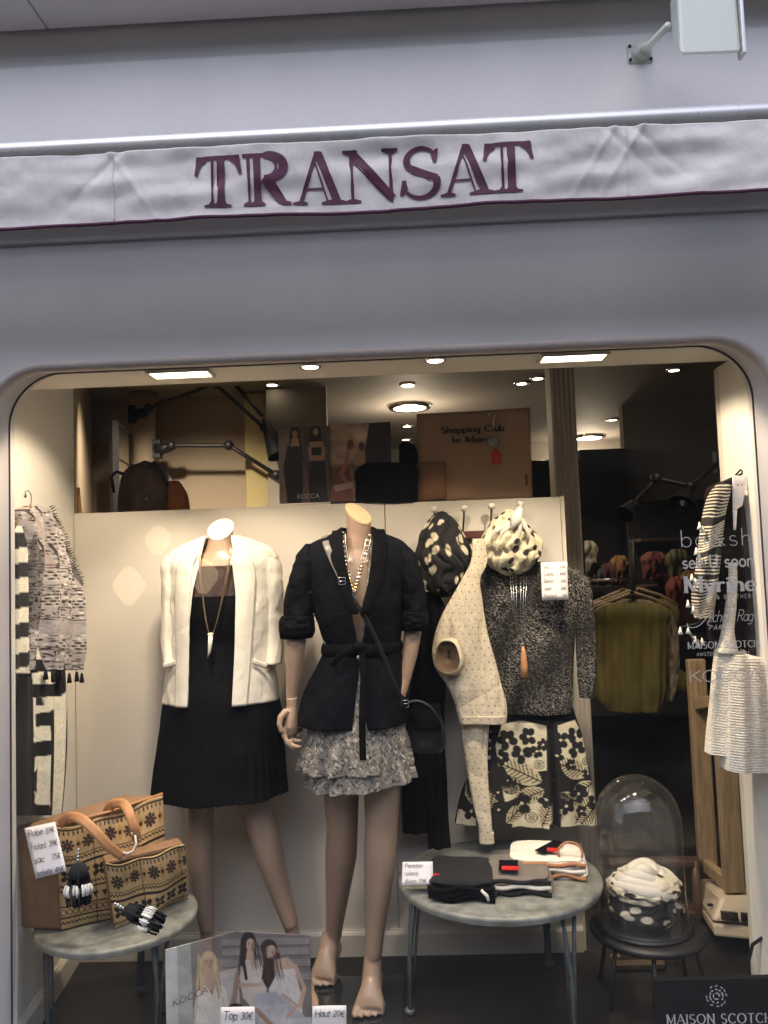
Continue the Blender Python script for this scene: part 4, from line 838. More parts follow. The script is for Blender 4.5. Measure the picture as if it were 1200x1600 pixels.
# belted jacket
jr = [(824, 558, 25, .052), (834, 557, 40, .060), (846, 556, 68, .070), (860, 556, 83, .080), (900, 557, 80, .098), (950, 560, 70, .108), (985, 564, 62, .098), (1010, 566, 58, .090), (1030, 564, 63, .100), (1070, 557, 77, .120), (1128, 552, 87, .137)]
je = [(824, 536, 583), (850, 537, 585), (880, 543, 583), (910, 551, 579), (935, 558, 573), (958, 564, 567), (1010, 563, 567), (1060, 559, 570), (1128, 555, 578)]
def jf(a, v): return .0035*np.sin(4*a+5*v)*v+.003*vnoise(a*3, v*8, 31, 1.6)+.006*np.clip((v-.62)*3, 0, 1)*np.sin(6*a+1)
jk = loft('jacket', jr, Y2, MT['navy'], m2, n=180, m_=90, edges=je, fold=jf, thick=.003); jk['label'] = 'black wrap jacket with turned up sleeves and tie belt'
frontstrip('lapel', jr, [(826, 520, 537), (850, 518, 538), (880, 520, 544), (910, 530, 552), (958, 552, 565)], Y2, MT['blackcloth'], jk, dy=.006)
frontstrip('lapel', jr, [(826, 582, 600), (850, 584, 606), (880, 582, 606), (910, 578, 600), (958, 566, 578)], Y2, MT['blackcloth'], jk, dy=.007)
sf2 = lambda a, v: .002*np.sin(2*a+11*v)+.003*vnoise(a*1.5, v*9, 33, 1.6)
loft('sleeve', [(850, 486, 6, .03), (862, 483, 14, .045), (893, 476, 21.5, .056), (930, 470, 23.5, .057), (972, 465, 22.5, .053)], Y2-.01, MT['navy'], jk, n=70, m_=60, fold=sf2)
loft('cuff', [(962, 465, 24.5, .059), (972, 464.5, 26, .062), (990, 463.5, 25.5, .061), (996, 463, 23, .055)], Y2-.01, MT['navy'], jk, n=70, m_=20, fold=lambda a, v: .003*vnoise(a*2, v*4, 35, 1.6), thick=.005)
loft('sleeve', [(850, 626, 6, .03), (862, 630, 14, .045), (893, 638, 19.5, .055), (930, 645, 19, .055), (962, 647, 18, .05)], Y2, MT['navy'], jk, n=70, m_=60, fold=sf2)
loft('cuff', [(955, 646, 20, .056), (965, 647, 21.5, .058), (978, 647, 21, .057), (984, 646, 18.5, .05)], Y2, MT['navy'], jk, n=70, m_=20, fold=lambda a, v: .003*vnoise(a*2, v*4, 36, 1.6), thick=.005)
loft('belt', [(1003, 566, 61, .095), (1006, 566, 62, .098), (1018, 565, 62, .099), (1021, 565, 61, .096)], Y2, MT['blackcloth'], jk, n=120, m_=10, thick=.003)
MB().ball(P(561, 1011, Y2-.108), (.022, .014, .017), 14, 10).build('belt_knot', MT['blackcloth'], jk, smooth=True)
ribbon('belt_end', [P(556, 1013, Y2-.112), P(535, 1022, Y2-.118), P(517, 1040, Y2-.112)], .018, MT['blackcloth'], jk, thick=.002)
ribbon('belt_end', [P(565, 1013, Y2-.112), P(568, 1060, Y2-.128), P(566, 1120, Y2-.146), P(567, 1188, Y2-.150)], .020, MT['blackcloth'], jk, thick=.002)
MB().ball(P(562, 1027, Y2-.110), (.010, .005, .008), 10, 8).build('button', MT['silver'], jk, smooth=True)
# chunky necklace
n2 = thing('necklace', 'chunky gold bead necklace in the neckline of the black jacket', 'necklace', P(558, 905, Y2-.1))
cr = [(836, 560, 30, .056), (872, 559, 62, .074), (905, 559, 66, .090), (950, 561, 62, .098)]
path = interp([(i, *q) for i, q in enumerate([(537, 832), (540, 855), (543, 876), (547, 893), (551, 908), (556, 922), (560, 912), (565, 896), (569, 880), (574, 862), (579, 838)])], 31)[:, 1:]
for i, (x, y) in enumerate(path):
    big = 8 < i < 24; r1 = .0062 if big else .0042
    MB().ball(chest(x, y, cr, Y2, .006), (r1*1.1, r1, r1*.85), 8, 6).build('bead', MT['gold'] if i % 5 else MT['porcelain'], n2, smooth=True)
for dx in (-3, 3.5):
    MB().tube([chest(x+(dx if x < 557 else -dx), y-2, cr, Y2, .005) for x, y in path], .0013, 5).build('chain', MT['silver'], n2, smooth=True)
# crossbody handbag
hbg = thing('handbag', 'black crossbody handbag hanging at the hip of the belted jacket', 'handbag', P(660, 1140, Y2-.02))
sp_ = [chest(x, y, jr, Y2, .009) for x, y in ((508, 836), (514, 852), (522, 870), (533, 892), (545, 915), (562, 942), (585, 985), (605, 1035), (622, 1078), (634, 1094))]
ribbon('strap', sp_[:5], .020, mat('worn grey leather', (.20, .185, .17), .35, nscale=30), hbg, thick=.002)
ribbon('strap', sp_[4:], .014, MT['black'], hbg, thick=.002)
for px, py in ((539, 906), (633, 1097)):
    c = chest(min(px, 632), py, jr, Y2, .013); b = MB(); r_q = .010
    pts = [c+np.array([r_q*sx_, 0, r_q*sz_]) for sx_, sz_ in ((-1, -1), (1, -1), (1, 1), (-1, 1), (-1, -1))]; b.tube(pts, .0018, 6).tube([pts[0]+[0, 0, .01], pts[1]+[0, 0, .01]], .0015, 6); b.build('buckle', MT['silver'], hbg, smooth=True)
bp_ = Y2+.02
u_, v_ = np.meshgrid(np.linspace(0, 2*PI, 60, endpoint=False), np.linspace(0, 1, 30))
w_ = np.interp(v_, [0, .12, .5, .85, 1], [.3, .8, 1, 1, .8]); cxp = 664+4*v_
Vb = P(cxp+28*w_*np.sign(np.cos(u_))*np.abs(np.cos(u_))**.6, 1102+72*v_, bp_); Vb[..., 1] += .034*w_*np.sign(np.sin(u_))*np.abs(np.sin(u_))**.8+.003*vnoise(u_*2, v_*6, 44)
gridobj('bag_body', Vb, MT['black'], hbg, wrap=True, thick=.002)
ribbon('bag_flap', [P(666, 1100, bp_-.036), P(667, 1118, bp_-.042), P(668, 1140, bp_-.044)], .085, MT['blackcloth'], hbg, thick=.003)
hd = interp([(i, *P(a, b_, Y2-.02)) for i, (a, b_) in enumerate([(636, 1098), (655, 1096), (675, 1108), (690, 1132), (694, 1160)])], 30)[:, 1:]
MB().tube(list(hd), .0055, 8).build('bag_handle', MT['black'], hbg, smooth=True)
# ================================================================== HANGING CLOTHES AND GOODS
def hang(name, rows, Yf, nrm, material, parent=None, n=90, m_=80, fold=None, cols=None, thick=.002, label=None, closed=True, front=False):
    "garment traced as rows (py, left px, right px, depth m), hanging at depth Yf(px), thick along nrm"
    R_ = interp(rows, m_); py, xl, xr, dp = R_.T[:4]
    if not callable(Yf): y_ = Yf; Yf = lambda px: np.full_like(px, y_)
    a = np.linspace(-PI, 0, n) if front else np.linspace(0, 2*PI, n, endpoint=False)
    A_ = np.broadcast_to(a, (m_, n)); v = np.broadcast_to(np.linspace(0, 1, m_)[:, None], (m_, n))
    px = ((xl+xr)/2)[:, None]+((xr-xl)/2)[:, None]*np.cos(A_); PY = np.broadcast_to(py[:, None], px.shape)
    V = P(px, PY, Yf(px)); d = -np.sin(A_); d = np.sign(d)*np.abs(d)**.6*dp[:, None]
    if fold is not None: d = d+fold(px, PY, v)*np.where(np.sin(A_) < 0, 1, -1)*np.minimum(1, np.abs(np.sin(A_))*2)
    V = V+d[..., None]*np.array(nrm, float)
    col = None if cols is None else cols(px, PY, A_, v)
    o = gridobj(name, V, material, parent, wrap=not front, cols=col, thick=thick)
    if label: o['label'] = label
    return o
def hook(name, mb, pts, r=.0016): pass
def topat(px, py, z): return P(px, py, (z-H)/(P(px, py, 1.0)[2]-H))
def cvf(cv): return lambda px, py, a, v: cv.get(px, py)
# ---------------- left wall: hanger, shawl, striped set
YL = lambda px: 2.16+(np.asarray(px, float)-12)*.0033
NL = (1.0, -.09, 0)
hg = thing('coat_hanger', 'wire coat hanger hooked on the left side wall, under the printed shawl', 'hanger', P(45, 790, 2.24))
MB().tube([P(40, 776, 2.24), P(39, 769, 2.24), P(44, 766, 2.245), P(48, 772, 2.25), P(49, 782, 2.255), P(47, 792, 2.255)], .0018, 8).build('hook', MT['silver'], hg, smooth=True)
MB().tube([P(22, 826, 2.18), P(34, 800, 2.22), P(47, 791, 2.255), P(70, 806, 2.34), P(92, 835, 2.42)], .004, 8).build('arm', MT['wood'], hg, smooth=True)
MB().ball(P(39, 775, 2.235), .006, 8, 6).build('wall_peg', MT['silver'], hg, smooth=True)
st = Cv(5, 780, 125, 1290, 2.5, (236, 228, 206))
for k in range(7): # bold slanting bands on the jacket sleeve
    y0 = 832+k*47; st.poly([(5, y0+4), (40, y0-4), (40, y0+20), (5, y0+28)], (12, 11, 11))
coatcv = st.get
hang('striped_coat', [(822, 19, 33, .014), (845, 14, 35, .022), (900, 14, 36, .026), (960, 14, 38, .026), (1010, 15, 40, .024), (1053, 17, 41, .020)], YL, NL, MT['print'], cols=cvf(st), fold=lambda px, py, v: .003*np.sin(px*.5))
tag(bpy.data.objects['striped_coat'], 'black and cream block striped sleeve hanging at the left edge of the window', 'coat')
st = Cv(5, 990, 125, 1290, 3.0, (234, 226, 202)); BK = (10, 9, 9)
for q in ([(20, 1035), (42, 1035), (40, 1270), (16, 1270)], [(38, 1032), (75, 1028), (76, 1047), (38, 1052)], [(41, 1070), (78, 1068), (79, 1088), (41, 1090)], [(78, 1012), (98, 1012), (99, 1052), (86, 1075), (78, 1090), (74, 1060)],
          [(44, 1090), (52, 1090), (52, 1102), (44, 1102)], [(43, 1116), (56, 1112), (70, 1108), (71, 1270), (62, 1270), (58, 1180), (56, 1134), (43, 1136)], [(41, 1160), (58, 1156), (58, 1180), (41, 1183)], [(40, 1206), (46, 1200), (46, 1240), (40, 1236)],
          [(95, 1075), (101, 1070), (100, 1100), (96, 1150), (92, 1200), (90, 1276), (80, 1276), (84, 1200), (87, 1150)], [(26, 1254), (60, 1258), (66, 1277), (22, 1277)]): st.poly(q, BK)
st.noise(.08, .08)
hang('striped_trousers', [(1012, 37, 88, .020), (1060, 35, 97, .030), (1100, 33, 99, .032), (1150, 32, 98, .034), (1200, 30, 94, .034), (1274, 24, 89, .030)], YL, NL, MT['print'], n=140, m_=150, cols=cvf(st), fold=lambda px, py, v: .008*np.sin(px*.23+1)+.004*np.sin(px*.5+py*.01))
tag(bpy.data.objects['striped_trousers'], 'long cream and black stepped stripe trousers hanging below the shawl', 'trousers')
sh = Cv(10, 780, 130, 1060, 4.0, (176, 166, 162)); rr = random.Random(8)
for y in range(790, 1056, 4):
    for x in range(20, 124, 3):
        if rr.random() < .55: sh.ell(x+rr.uniform(-1, 1), y+rr.uniform(-1, 1), rr.uniform(.7, 1.6), rr.uniform(.7, 2.2), rr.choice([(35, 30, 33), (22, 18, 22), (228, 220, 212), (60, 50, 56)]), rr.uniform(0, 3))
for q, c in (([(30, 795), (50, 880), (52, 905)], (60, 30, 34)), ([(38, 793), (56, 870), (60, 905)], (120, 40, 44)), ([(46, 793), (62, 870), (66, 905)], (50, 40, 44))): sh.line(q, 2.2, c)
sh.poly([(36, 795), (44, 795), (62, 900), (54, 905)], (196, 180, 172), .75)
sh.poly([(30, 835), (50, 870), (52, 990), (30, 980)], (40, 36, 40), .6); sh.poly([(70, 800), (84, 815), (112, 900), (104, 920), (92, 880)], (30, 24, 28), .75)
sh.line([(86, 830), (104, 880), (110, 930)], 2.0, (110, 26, 40))
for y in (884, 888, 893, 915, 919, 924, 965, 969, 1012, 1016, 1034):
    sh.line([(30, y-3), (60, y), (90, y+4), (125, y+8)], 1.3, (40, 34, 38))
sh.poly([(50, 968), (120, 975), (120, 995), (50, 990)], (168, 160, 160), .75)
for x in range(34, 122, 5): sh.ell(x, 945+rr.uniform(-8, 8), 1.8, 2.6, (20, 17, 20)); sh.ell(x+2, 930, 1.3, 1.8, (20, 17, 20))
for x0_, y0_ in ((58, 940), (78, 950), (98, 945), (60, 900), (84, 905), (46, 1000), (72, 1005), (100, 1010), (76, 850), (58, 840)):
    sh.ell(x0_, y0_, 8, 9, (206, 198, 190), 0, .7); motif_pts = [sh.ell(x0_+5*math.cos(q), y0_+5.6*math.sin(q), 1.9, 1.7, (24, 20, 24)) for q in np.linspace(0, 5.2, 6)]; sh.ell(x0_, y0_, 1.8, 2, (24, 20, 24))
shw = thing('printed_shawl', 'grey white and black block printed shawl with fringe and tassels on the left wall', 'shawl', P(70, 900, 2.3))
hang('shawl_cloth', [(791, 40, 58, .012), (798, 30, 70, .022), (815, 25, 80, .034), (850, 27, 92, .044), (885, 30, 104, .048), (930, 32, 112, .050), (980, 34, 119, .048), (1020, 36, 121, .045), (1047, 36, 119, .038)], YL, NL, MT['print'], shw, n=200, m_=170, cols=cvf(sh),
     fold=lambda px, py, v: .018*np.sin(px*.17+2+v)*v**.5+.008*np.sin(px*.42+3*v)+.003*vnoise(px*.1, py*.05, 41))
b = MB()
for k in range(34): # fringe along the collar edge
    t_ = k/33; x = 62+50*t_**.9; y = 793+120*t_; Yq = float(YL(x))-.01; b.tube([P(x, y, Yq)+[.03, 0, 0], P(x+4+rr.uniform(-1, 2), y-3+rr.uniform(-2, 3), Yq)+[.035, 0, 0]], [.0022, .0006], 4)
b.build('fringe', MT['blackyarn'], shw, smooth=True)['kind'] = 'stuff'
for x, y in ((50, 1046), (62, 1050), (74, 1048), (88, 1052), (100, 1050), (108, 1052)):
    Yq = float(YL(x)); c = P(x, y, Yq)+[.04, 0, 0]
    MB().tube([c, c+[0, 0, -.008], c+[0, 0, -.030]], [.0025, .005, .008], 8).build('tassel', MT['blackyarn'], shw, smooth=True)
# ---------------- coat hooks with scarves
YR = 2.77
cr_ = thing('coat_rack', 'dark red coat rail with four white knobbed hooks on the cream partition', 'coat rack', P(750, 835, YR))
a, c = P(668, 838, YR), P(824, 832, YR); MB().box((a+c)/2, (c[0]-a[0], .018, .026)).build('rail', mat('dark red wood', (.09, .02, .02), .5), cr_, bevel=.003)
for px, py in ((679, 796), (725, 794), (768, 791), (813, 788)):
    k = P(px, py, YR-.045)
    h_ = MB().tube([P(px-2, 845, YR-.012), P(px-2, 838, YR-.03), P(px-1, 820, YR-.04), P(px, py+5, YR-.045)], .0035, 8).build('hook', MT['black'], cr_, smooth=True)
    MB().lathe(k, [(0, -.010), (.008, -.010), (.0125, -.004), (.0135, .003), (.010, .010), (0, .012)], 18).build('knob', MT['porcelain'], h_, smooth=True)
def blob(name, c, r, n, m_, material, cols=None, fold=None, parent=None, top=.35):
    th, ph = np.meshgrid(np.linspace(0, 2*PI, n, endpoint=False), np.linspace(-PI/2+.02, PI/2-.02, m_))
    f = 0 if fold is None else fold(th, ph)
    cx_, cz_ = np.cos(ph), np.sin(ph); taper = 1-np.clip(cz_, 0, 1)*top
    V = np.stack([c[0]+(r[0]*cx_*taper+f*cx_)*np.cos(th), c[1]+(r[1]*cx_*taper+f*cx_)*np.sin(th), c[2]+(r[2]+f*.4)*cz_], -1)
    col = None if cols is None else cols(th, ph)
    return gridobj(name, V[::-1], material, parent, wrap=True, cols=None if col is None else col[::-1])
def dots(bg_, fg, seed, nn=16, ell=(1.0, 1.5), size=.11):
    rg = np.random.RandomState(seed); T = rg.rand(nn*2)*2*PI; F_ = np.arcsin(rg.rand(nn*2)*1.9-.95); R3 = rg.rand(nn*2)*.5+.75; rot = rg.rand(nn*2)*PI
    def f(th, ph):
        col = np.ones(th.shape+(3,))*lin(bg_)
        for t, p, s, ro in zip(T, F_, R3, rot):
            dx = (np.angle(np.exp(1j*(th-t))))*np.cos(p); dy = ph-p
            a = dx*math.cos(ro)+dy*math.sin(ro); b_ = -dx*math.sin(ro)+dy*math.cos(ro)
            mk = np.clip((1-np.hypot(a/(size*s*ell[0]), b_/(size*s*ell[1])))*5, 0, 1)[..., None]; col = col*(1-mk)+lin(fg)*mk
        return col
    return f
def drape(k1, k2, amp, seed):
    def f(th, ph):
        w_ = vnoise(np.cos(th)*1.6, ph*1.4+np.sin(th), seed, 1.5)*2.2
        return amp*(1.9*np.abs(np.sin(k1/2*th+2.2*np.sin(1.6*ph+seed)+w_))**.55-1.1)*np.cos(ph)**.3+amp*.8*(np.abs(np.sin(k2/2*th-2.6*ph+seed*2+w_*1.5))**.6-.6)+amp*1.3*vnoise(np.cos(th)*2+np.sin(th), ph*3, seed, 1.3)
    return f
YS = 2.66
s1 = blob('scarf', P(691, 866, YS), (S(43, YS), .06, S(66, YS)), 200, 150, MT['print'], dots((16, 13, 17), (200, 190, 165), 3, 40, (1, 1.6), .085), drape(9, 17, .006, 1))
tag(s1, 'black scarf with cream dots bunched on the first coat hook', 'scarf', 'scarves with dots')
s2 = blob('scarf', P(798, 848, YS-.01), (S(44, YS), .07, S(50, YS)), 200, 150, MT['print'], dots((222, 212, 178), (22, 18, 20), 12, 40, (1, 1.5), .09), drape(8, 15, .008, 4), top=.45)
tag(s2, 'cream scarf with black dots bunched on the last coat hook', 'scarf', 'scarves with dots')
MB().tube([P(813, 792, YS-.04), P(811, 800, YS-.06), P(806, 812, YS-.085), P(800, 826, YS-.09)], [.008, .014, .020, .006], 12).build('gathered_knot', MT['ivory'], s2, smooth=True)
for k_, (x0_, x1_) in enumerate(((803, 770), (806, 784), (815, 812), (818, 826))):
    MB().tube([P(811, 802, YS-.06), P((x0_+811)/2, 812, YS-.075), P(x1_, 832, YS-.082), P(x1_-2, 850, YS-.07)], [.006, .008, .007, .003], 8).build('fold', MT['ivory'], s2, smooth=True)
# black trousers and jacket on the second hook, behind the belted mannequin
YB = 2.70
t = thing('black_outfit', 'long black jacket and trousers hanging behind the crossbody bag', 'outfit', P(670, 1100, YB))
fb = lambda px, py, v: .006*np.sin(px*.35+py*.01)+.004*vnoise(px*.1, py*.03, 51)
hang('jacket', [(925, 648, 684, .03), (945, 641, 694, .045), (1000, 644, 700, .05), (1050, 645, 696, .05), (1100, 640, 694, .05), (1120, 642, 690, .045)], YB, (0, -1, 0), MT['blackcloth'], t, fold=fb)
hang('trouser_leg', [(1100, 638, 672, .04), (1150, 634, 674, .045), (1200, 629, 672, .045), (1297, 629, 667, .04)], YB, (0, -1, 0), MT['blackcloth'], t, fold=fb)
hang('trouser_leg', [(1100, 660, 694, .03), (1150, 661, 694, .035), (1200, 662, 697, .035), (1300, 668, 702, .035), (1341, 671, 706, .03)], YB+.02, (0, -1, 0), MT['blackcloth'], t, fold=fb)
# dark sequinned top
sq = Cv(725, 870, 940, 1120, 1.5, (12, 10, 12))
rn = rng.rand(*sq.X.shape); cell = ((sq.X*.9).astype(int) % 3 == 0) & ((sq.Y*.9).astype(int) % 2 == 0)
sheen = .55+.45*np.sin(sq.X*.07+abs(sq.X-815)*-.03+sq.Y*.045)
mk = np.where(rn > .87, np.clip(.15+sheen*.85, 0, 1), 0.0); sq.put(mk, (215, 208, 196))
YT = 2.70
tp = thing('sequinned_top', 'black short sleeved top covered in pale flecks, hanging on the partition', 'top', P(820, 1000, YT))
ft_ = lambda px, py, v: .010*np.sin(px*.06+1)*v+.004*np.sin(px*.16+py*.01)+.003*vnoise(px*.06, py*.04, 61)
hang('bodice', [(878, 775, 850, .012), (884, 758, 880, .022), (893, 748, 900, .034), (915, 742, 908, .045), (960, 744, 900, .052), (1020, 748, 896, .055), (1075, 750, 894, .055), (1113, 756, 893, .05)], YT, (0, -1, 0), MT['printsheer'], tp, n=260, m_=260, cols=cvf(sq), fold=ft_)
hang('sleeve', [(886, 880, 900, .015), (900, 888, 914, .025), (950, 897, 926, .03), (1020, 901, 931, .03), (1060, 903, 929, .028), (1090, 906, 926, .02)], YT-.02, (0, -1, 0), MT['printsheer'], tp, n=90, m_=150, cols=cvf(sq), fold=ft_)
hang('sleeve', [(886, 756, 770, .015), (910, 742, 765, .025), (950, 736, 760, .03), (1000, 738, 758, .025)], YT-.01, (0, -1, 0), MT['printsheer'], tp, n=60, m_=100, cols=cvf(sq), fold=ft_)
# floral shorts
fl2 = Cv(700, 1100, 940, 1292, 3.0, (160, 146, 116)); fl2.noise(.18, .05, 4); rr = random.Random(21)
def flower(cv, x, y, r, c=(18, 15, 16)):
    for k in range(5):
        a = k*2*PI/5+rr.random(); cv.ell(x+r*.62*math.cos(a), y+r*.62*math.sin(a), r*.48, r*.40, c, a)
    cv.ell(x, y, r*.16, r*.16, (225, 212, 180))
def leaf(cv, x, y, L_, a, c=(24, 20, 20)):
    for k in range(-5, 6):
        t_ = (k+5)/10*.85+.08; bx = x+L_*t_*math.cos(a); by = y+L_*t_*math.sin(a)
        for s_ in (-1, 1):
            aa = a+s_*1.0; ll = L_*.42*math.sin(PI*min(1, t_*.9+.1)); cv.line([(bx, by), (bx+ll*math.cos(aa), by+ll*math.sin(aa))], 1.5, c)
    cv.line([(x, y), (x+L_*math.cos(a), y+L_*math.sin(a))], 1.8, c)
fl2.a[:] = lin((18, 15, 16)); WH = (214, 204, 174)
for q in ([(782, 1128), (812, 1122), (850, 1130), (850, 1196), (826, 1200), (776, 1190), (772, 1160)], [(868, 1130), (895, 1122), (910, 1150), (916, 1195), (880, 1196), (866, 1180)], [(780, 1222), (806, 1218), (812, 1236), (786, 1244)], [(800, 1256), (850, 1236), (852, 1284), (796, 1284)], [(870, 1240), (926, 1226), (930, 1284), (872, 1284)], [(728, 1210), (752, 1206), (750, 1232), (726, 1240)], [(716, 1262), (744, 1256), (742, 1284), (712, 1284)], [(752, 1140), (766, 1134), (764, 1180), (748, 1186)]): fl2.poly(q, WH)
def bigleaf(x, y, L_, a, wd):
    pts = [(x+L_*t*math.cos(a)-math.sin(a)*wd*math.sin(PI*t)**.7, y+L_*t*math.sin(a)+math.cos(a)*wd*math.sin(PI*t)**.7) for t in np.linspace(0, 1, 14)]+[(x+L_*t*math.cos(a)+math.sin(a)*wd*math.sin(PI*t)**.7, y+L_*t*math.sin(a)-math.cos(a)*wd*math.sin(PI*t)**.7) for t in np.linspace(1, 0, 14)]
    fl2.poly(pts, (196, 184, 148)); fl2.line([(x, y), (x+L_*math.cos(a), y+L_*math.sin(a))], 2.0, (24, 20, 20))
    for k in range(1, 9):
        t = k/9; bx, by = x+L_*t*math.cos(a), y+L_*t*math.sin(a)
        for s_ in (-1, 1): aa = a+s_*.9; l_ = wd*1.15*math.sin(PI*t)**.7; fl2.line([(bx, by), (bx+l_*math.cos(aa), by+l_*math.sin(aa))], 1.5, (24, 20, 20))
for q in ((842, 1214, 62, 3.55, 17), (846, 1226, 46, 2.75, 13), (918, 1206, 50, 3.5, 15), (924, 1218, 40, 2.6, 12), (788, 1276, 40, -.75, 12), (842, 1282, 44, -1.25, 13), (895, 1280, 46, -1.0, 14), (758, 1258, 34, -1.2, 10), (928, 1250, 40, 2.2, 11), (738, 1252, 36, -1.7, 9), (870, 1232, 34, .5, 9)): bigleaf(*q)
for x, y, r in ((790, 1152, 15), (822, 1146, 13), (812, 1172, 15), (780, 1178, 12), (872, 1152, 13), (896, 1145, 13), (898, 1168, 13), (866, 1175, 11), (845, 1158, 9), (755, 1165, 12), (812, 1248, 15), (848, 1240, 12), (900, 1235, 14), (880, 1252, 13), (925, 1248, 12), (776, 1256, 13), (745, 1220, 12), (735, 1262, 13), (760, 1200, 9), (915, 1205, 8), (835, 1168, 10), (765, 1140, 10), (888, 1190, 9), (775, 1230, 10), (905, 1262, 9), (862, 1215, 9), (790, 1212, 8)): flower(fl2, x, y, r)
for x, y, L_, a in ( (920, 1190, 30, 1.2), (775, 1225, 36, -.2), (860, 1225, 30, .9), (732, 1240, 30, -1.2)): leaf(fl2, x, y, L_, a)
for x, y, r in ((838, 1188, 8), (914, 1186, 7), (795, 1225, 9), (868, 1266, 8), (826, 1268, 9)):
    for q in (1, .6, .25): fl2.line(arc(x, y, r*q, r*q*.85, 0, 360, 14), 1.2, (28, 22, 22))
fl2.poly([(852, 1112), (862, 1112), (868, 1284), (859, 1284)], (12, 10, 11), .85); fl2.poly([(700, 1100), (940, 1100), (940, 1121), (700, 1124)], (18, 15, 15))  # shade of the centre fold painted as a dark strip; then the black waist
sh_ = thing('floral_shorts', 'wide black and cream tropical flower print shorts under the flecked top', 'shorts', P(820, 1200, YT))
hang('shorts_cloth', [(1106, 768, 893, .030), (1122, 762, 900, .040), (1160, 748, 911, .05), (1200, 735, 919, .058), (1250, 718, 928, .062), (1284, 711, 931, .062)], YT+.005, (0, -1, 0), MT['print'], sh_, n=320, m_=230, cols=cvf(fl2), fold=lambda px, py, v: .012*np.sin(px*.075+.4)*v+.005*np.sin(px*.2)*v-.045*np.exp(-((px-(857+6*v))/4.0)**2)*np.clip(v*1.6, 0, 1))
hang('waistband', [(1104, 767, 894, .034), (1121, 764, 899, .044)], YT+.003, (0, -1, 0), MT['blackcloth'], sh_, n=90, m_=10)
# cream dotted cardigan over them
cd = Cv(670, 830, 800, 1330, 3.0, (226, 212, 184)); cd.noise(.03, .05)
for j, y in enumerate(range(836, 1326, 11)):
    for i, x in enumerate(range(672, 800, 10)): cd.ell(x+(5 if j % 2 else 0)+rr.uniform(-1, 1), y+rr.uniform(-1, 1), .9, 1.1, (90, 66, 50))
YC = 2.585
cg = thing('cream_cardigan', 'cream cotton cardigan with tiny dots, one sleeve trailing down to the table', 'cardigan', P(740, 1050, YC))
fc = lambda px, py, v: .007*np.sin(px*.14+py*.02)+.004*np.sin(px*.33-py*.03)+.005*vnoise(px*.08, py*.05, 71)
fc = lambda px, py, v: .013*np.abs(np.sin(px*.062+py*.003+.6))**.6-.009+.006*np.abs(np.sin(px*.13-py*.010+.5))**.5*np.clip((py-920)/60, 0, 1)+.004*np.abs(np.sin((px*.6+py)*.045))**.5*np.clip((py-1040)/40, 0, 1)+.002*vnoise(px*.2, py*.05, 72)
hang('body', [(842, 738, 757, .008), (880, 735, 760, .010), (905, 722, 750, .012), (935, 705, 753, .013), (965, 689, 757, .014), (990, 680, 762, .015), (1045, 681, 777, .016), (1070, 698, 783, .016), (1100, 711, 791, .015), (1124, 717, 790, .014), (1128, 718, 788, .012)], YC+.03, (0, -1, 0), MT['print'], cg, n=200, m_=260, cols=cvf(cd), fold=fc, thick=.0015)
hang('hem', [(1117, 717, 791.5, .016), (1130, 719, 790, .014)], YC+.029, (0, -1, 0), MT['print'], cg, n=90, m_=10, cols=cvf(cd), fold=fc, thick=.003)
hang('long_sleeve', [(1090, 718, 765, .012), (1130, 720, 764, .014), (1165, 724, 762, .014), (1210, 731, 762, .013), (1260, 740, 766, .012), (1300, 749, 769, .011), (1316, 750, 770, .011)], YC+.05, (0, -1, 0), MT['print'], cg, n=110, m_=200, cols=cvf(cd), fold=lambda px, py, v: .007*np.abs(np.sin(px*.10+py*.008))**.6-.004+.003*np.abs(np.sin((px*.5-py)*.06))**.5, thick=.0015)
hang('cuff', [(1300, 749, 770.5, .015), (1317, 750, 771.5, .015)], YC+.05, (0, -1, 0), MT['print'], cg, n=60, m_=10, cols=cvf(cd), thick=.004)
# turned open sleeve end: a short tube facing the street
ax = unit(np.array([-.35, -.9, .02])); e1 = unit(np.cross(ax, [0, 0, 1.])); e2 = np.cross(ax, e1); c0 = P(701, 1026, YC-.012)
def tubeopen(name, c, e1, e2, ax, prof, material, parent, cols=None, n=60, wob=.0):
    th = np.linspace(0, 2*PI, n, endpoint=False); V = []
    for (r1, r2, z) in prof: V.append([np.array(c)+e1*r1*(1+wob*math.sin(3*t_+z*20))*math.cos(t_)+e2*r2*(1+wob*math.cos(2*t_))*math.sin(t_)+ax*z for t_ in th])
    V = np.array(V); col = None if cols is None else np.ones(V.shape)*cols
    return gridobj(name, V, material, parent, wrap=True, cols=col, thick=.003)
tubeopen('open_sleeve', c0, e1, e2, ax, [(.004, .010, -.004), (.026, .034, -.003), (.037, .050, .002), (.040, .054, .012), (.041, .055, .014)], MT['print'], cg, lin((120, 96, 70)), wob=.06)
tubeopen('cuff_fold', c0+ax*.008, e1, e2, ax, [(.048, .064, -.022), (.044, .059, -.002), (.041, .055, .006)], MT['print'], cg, lin((226, 212, 184)), wob=.08)
# tassel necklace on the top
tn = thing('necklace', 'long fine chain necklace with brown tassel over the flecked top', 'necklace', P(812, 1000, 2.60))
for k, x in enumerate((797, 801, 806, 814, 819, 823)):
    MB().tube([P(x, 900, 2.60), P(x+(812-x)*.25, 950, 2.595), P(x+(815-x)*.7, 990, 2.59), P(816, 1003, 2.59)], .0009, 5).build('chain', MT['silver'], tn, smooth=True)
MB().ball(P(817, 1006, 2.59), .006, 10, 8).build('bead', MT['silver'], tn, smooth=True)
MB().tube([P(817, 1010, 2.59), P(818, 1020, 2.59), P(819, 1040, 2.59), P(820, 1058, 2.59)], [.004, .008, .011, .012], 14).build('tassel', MT['leather'], tn, smooth=True)
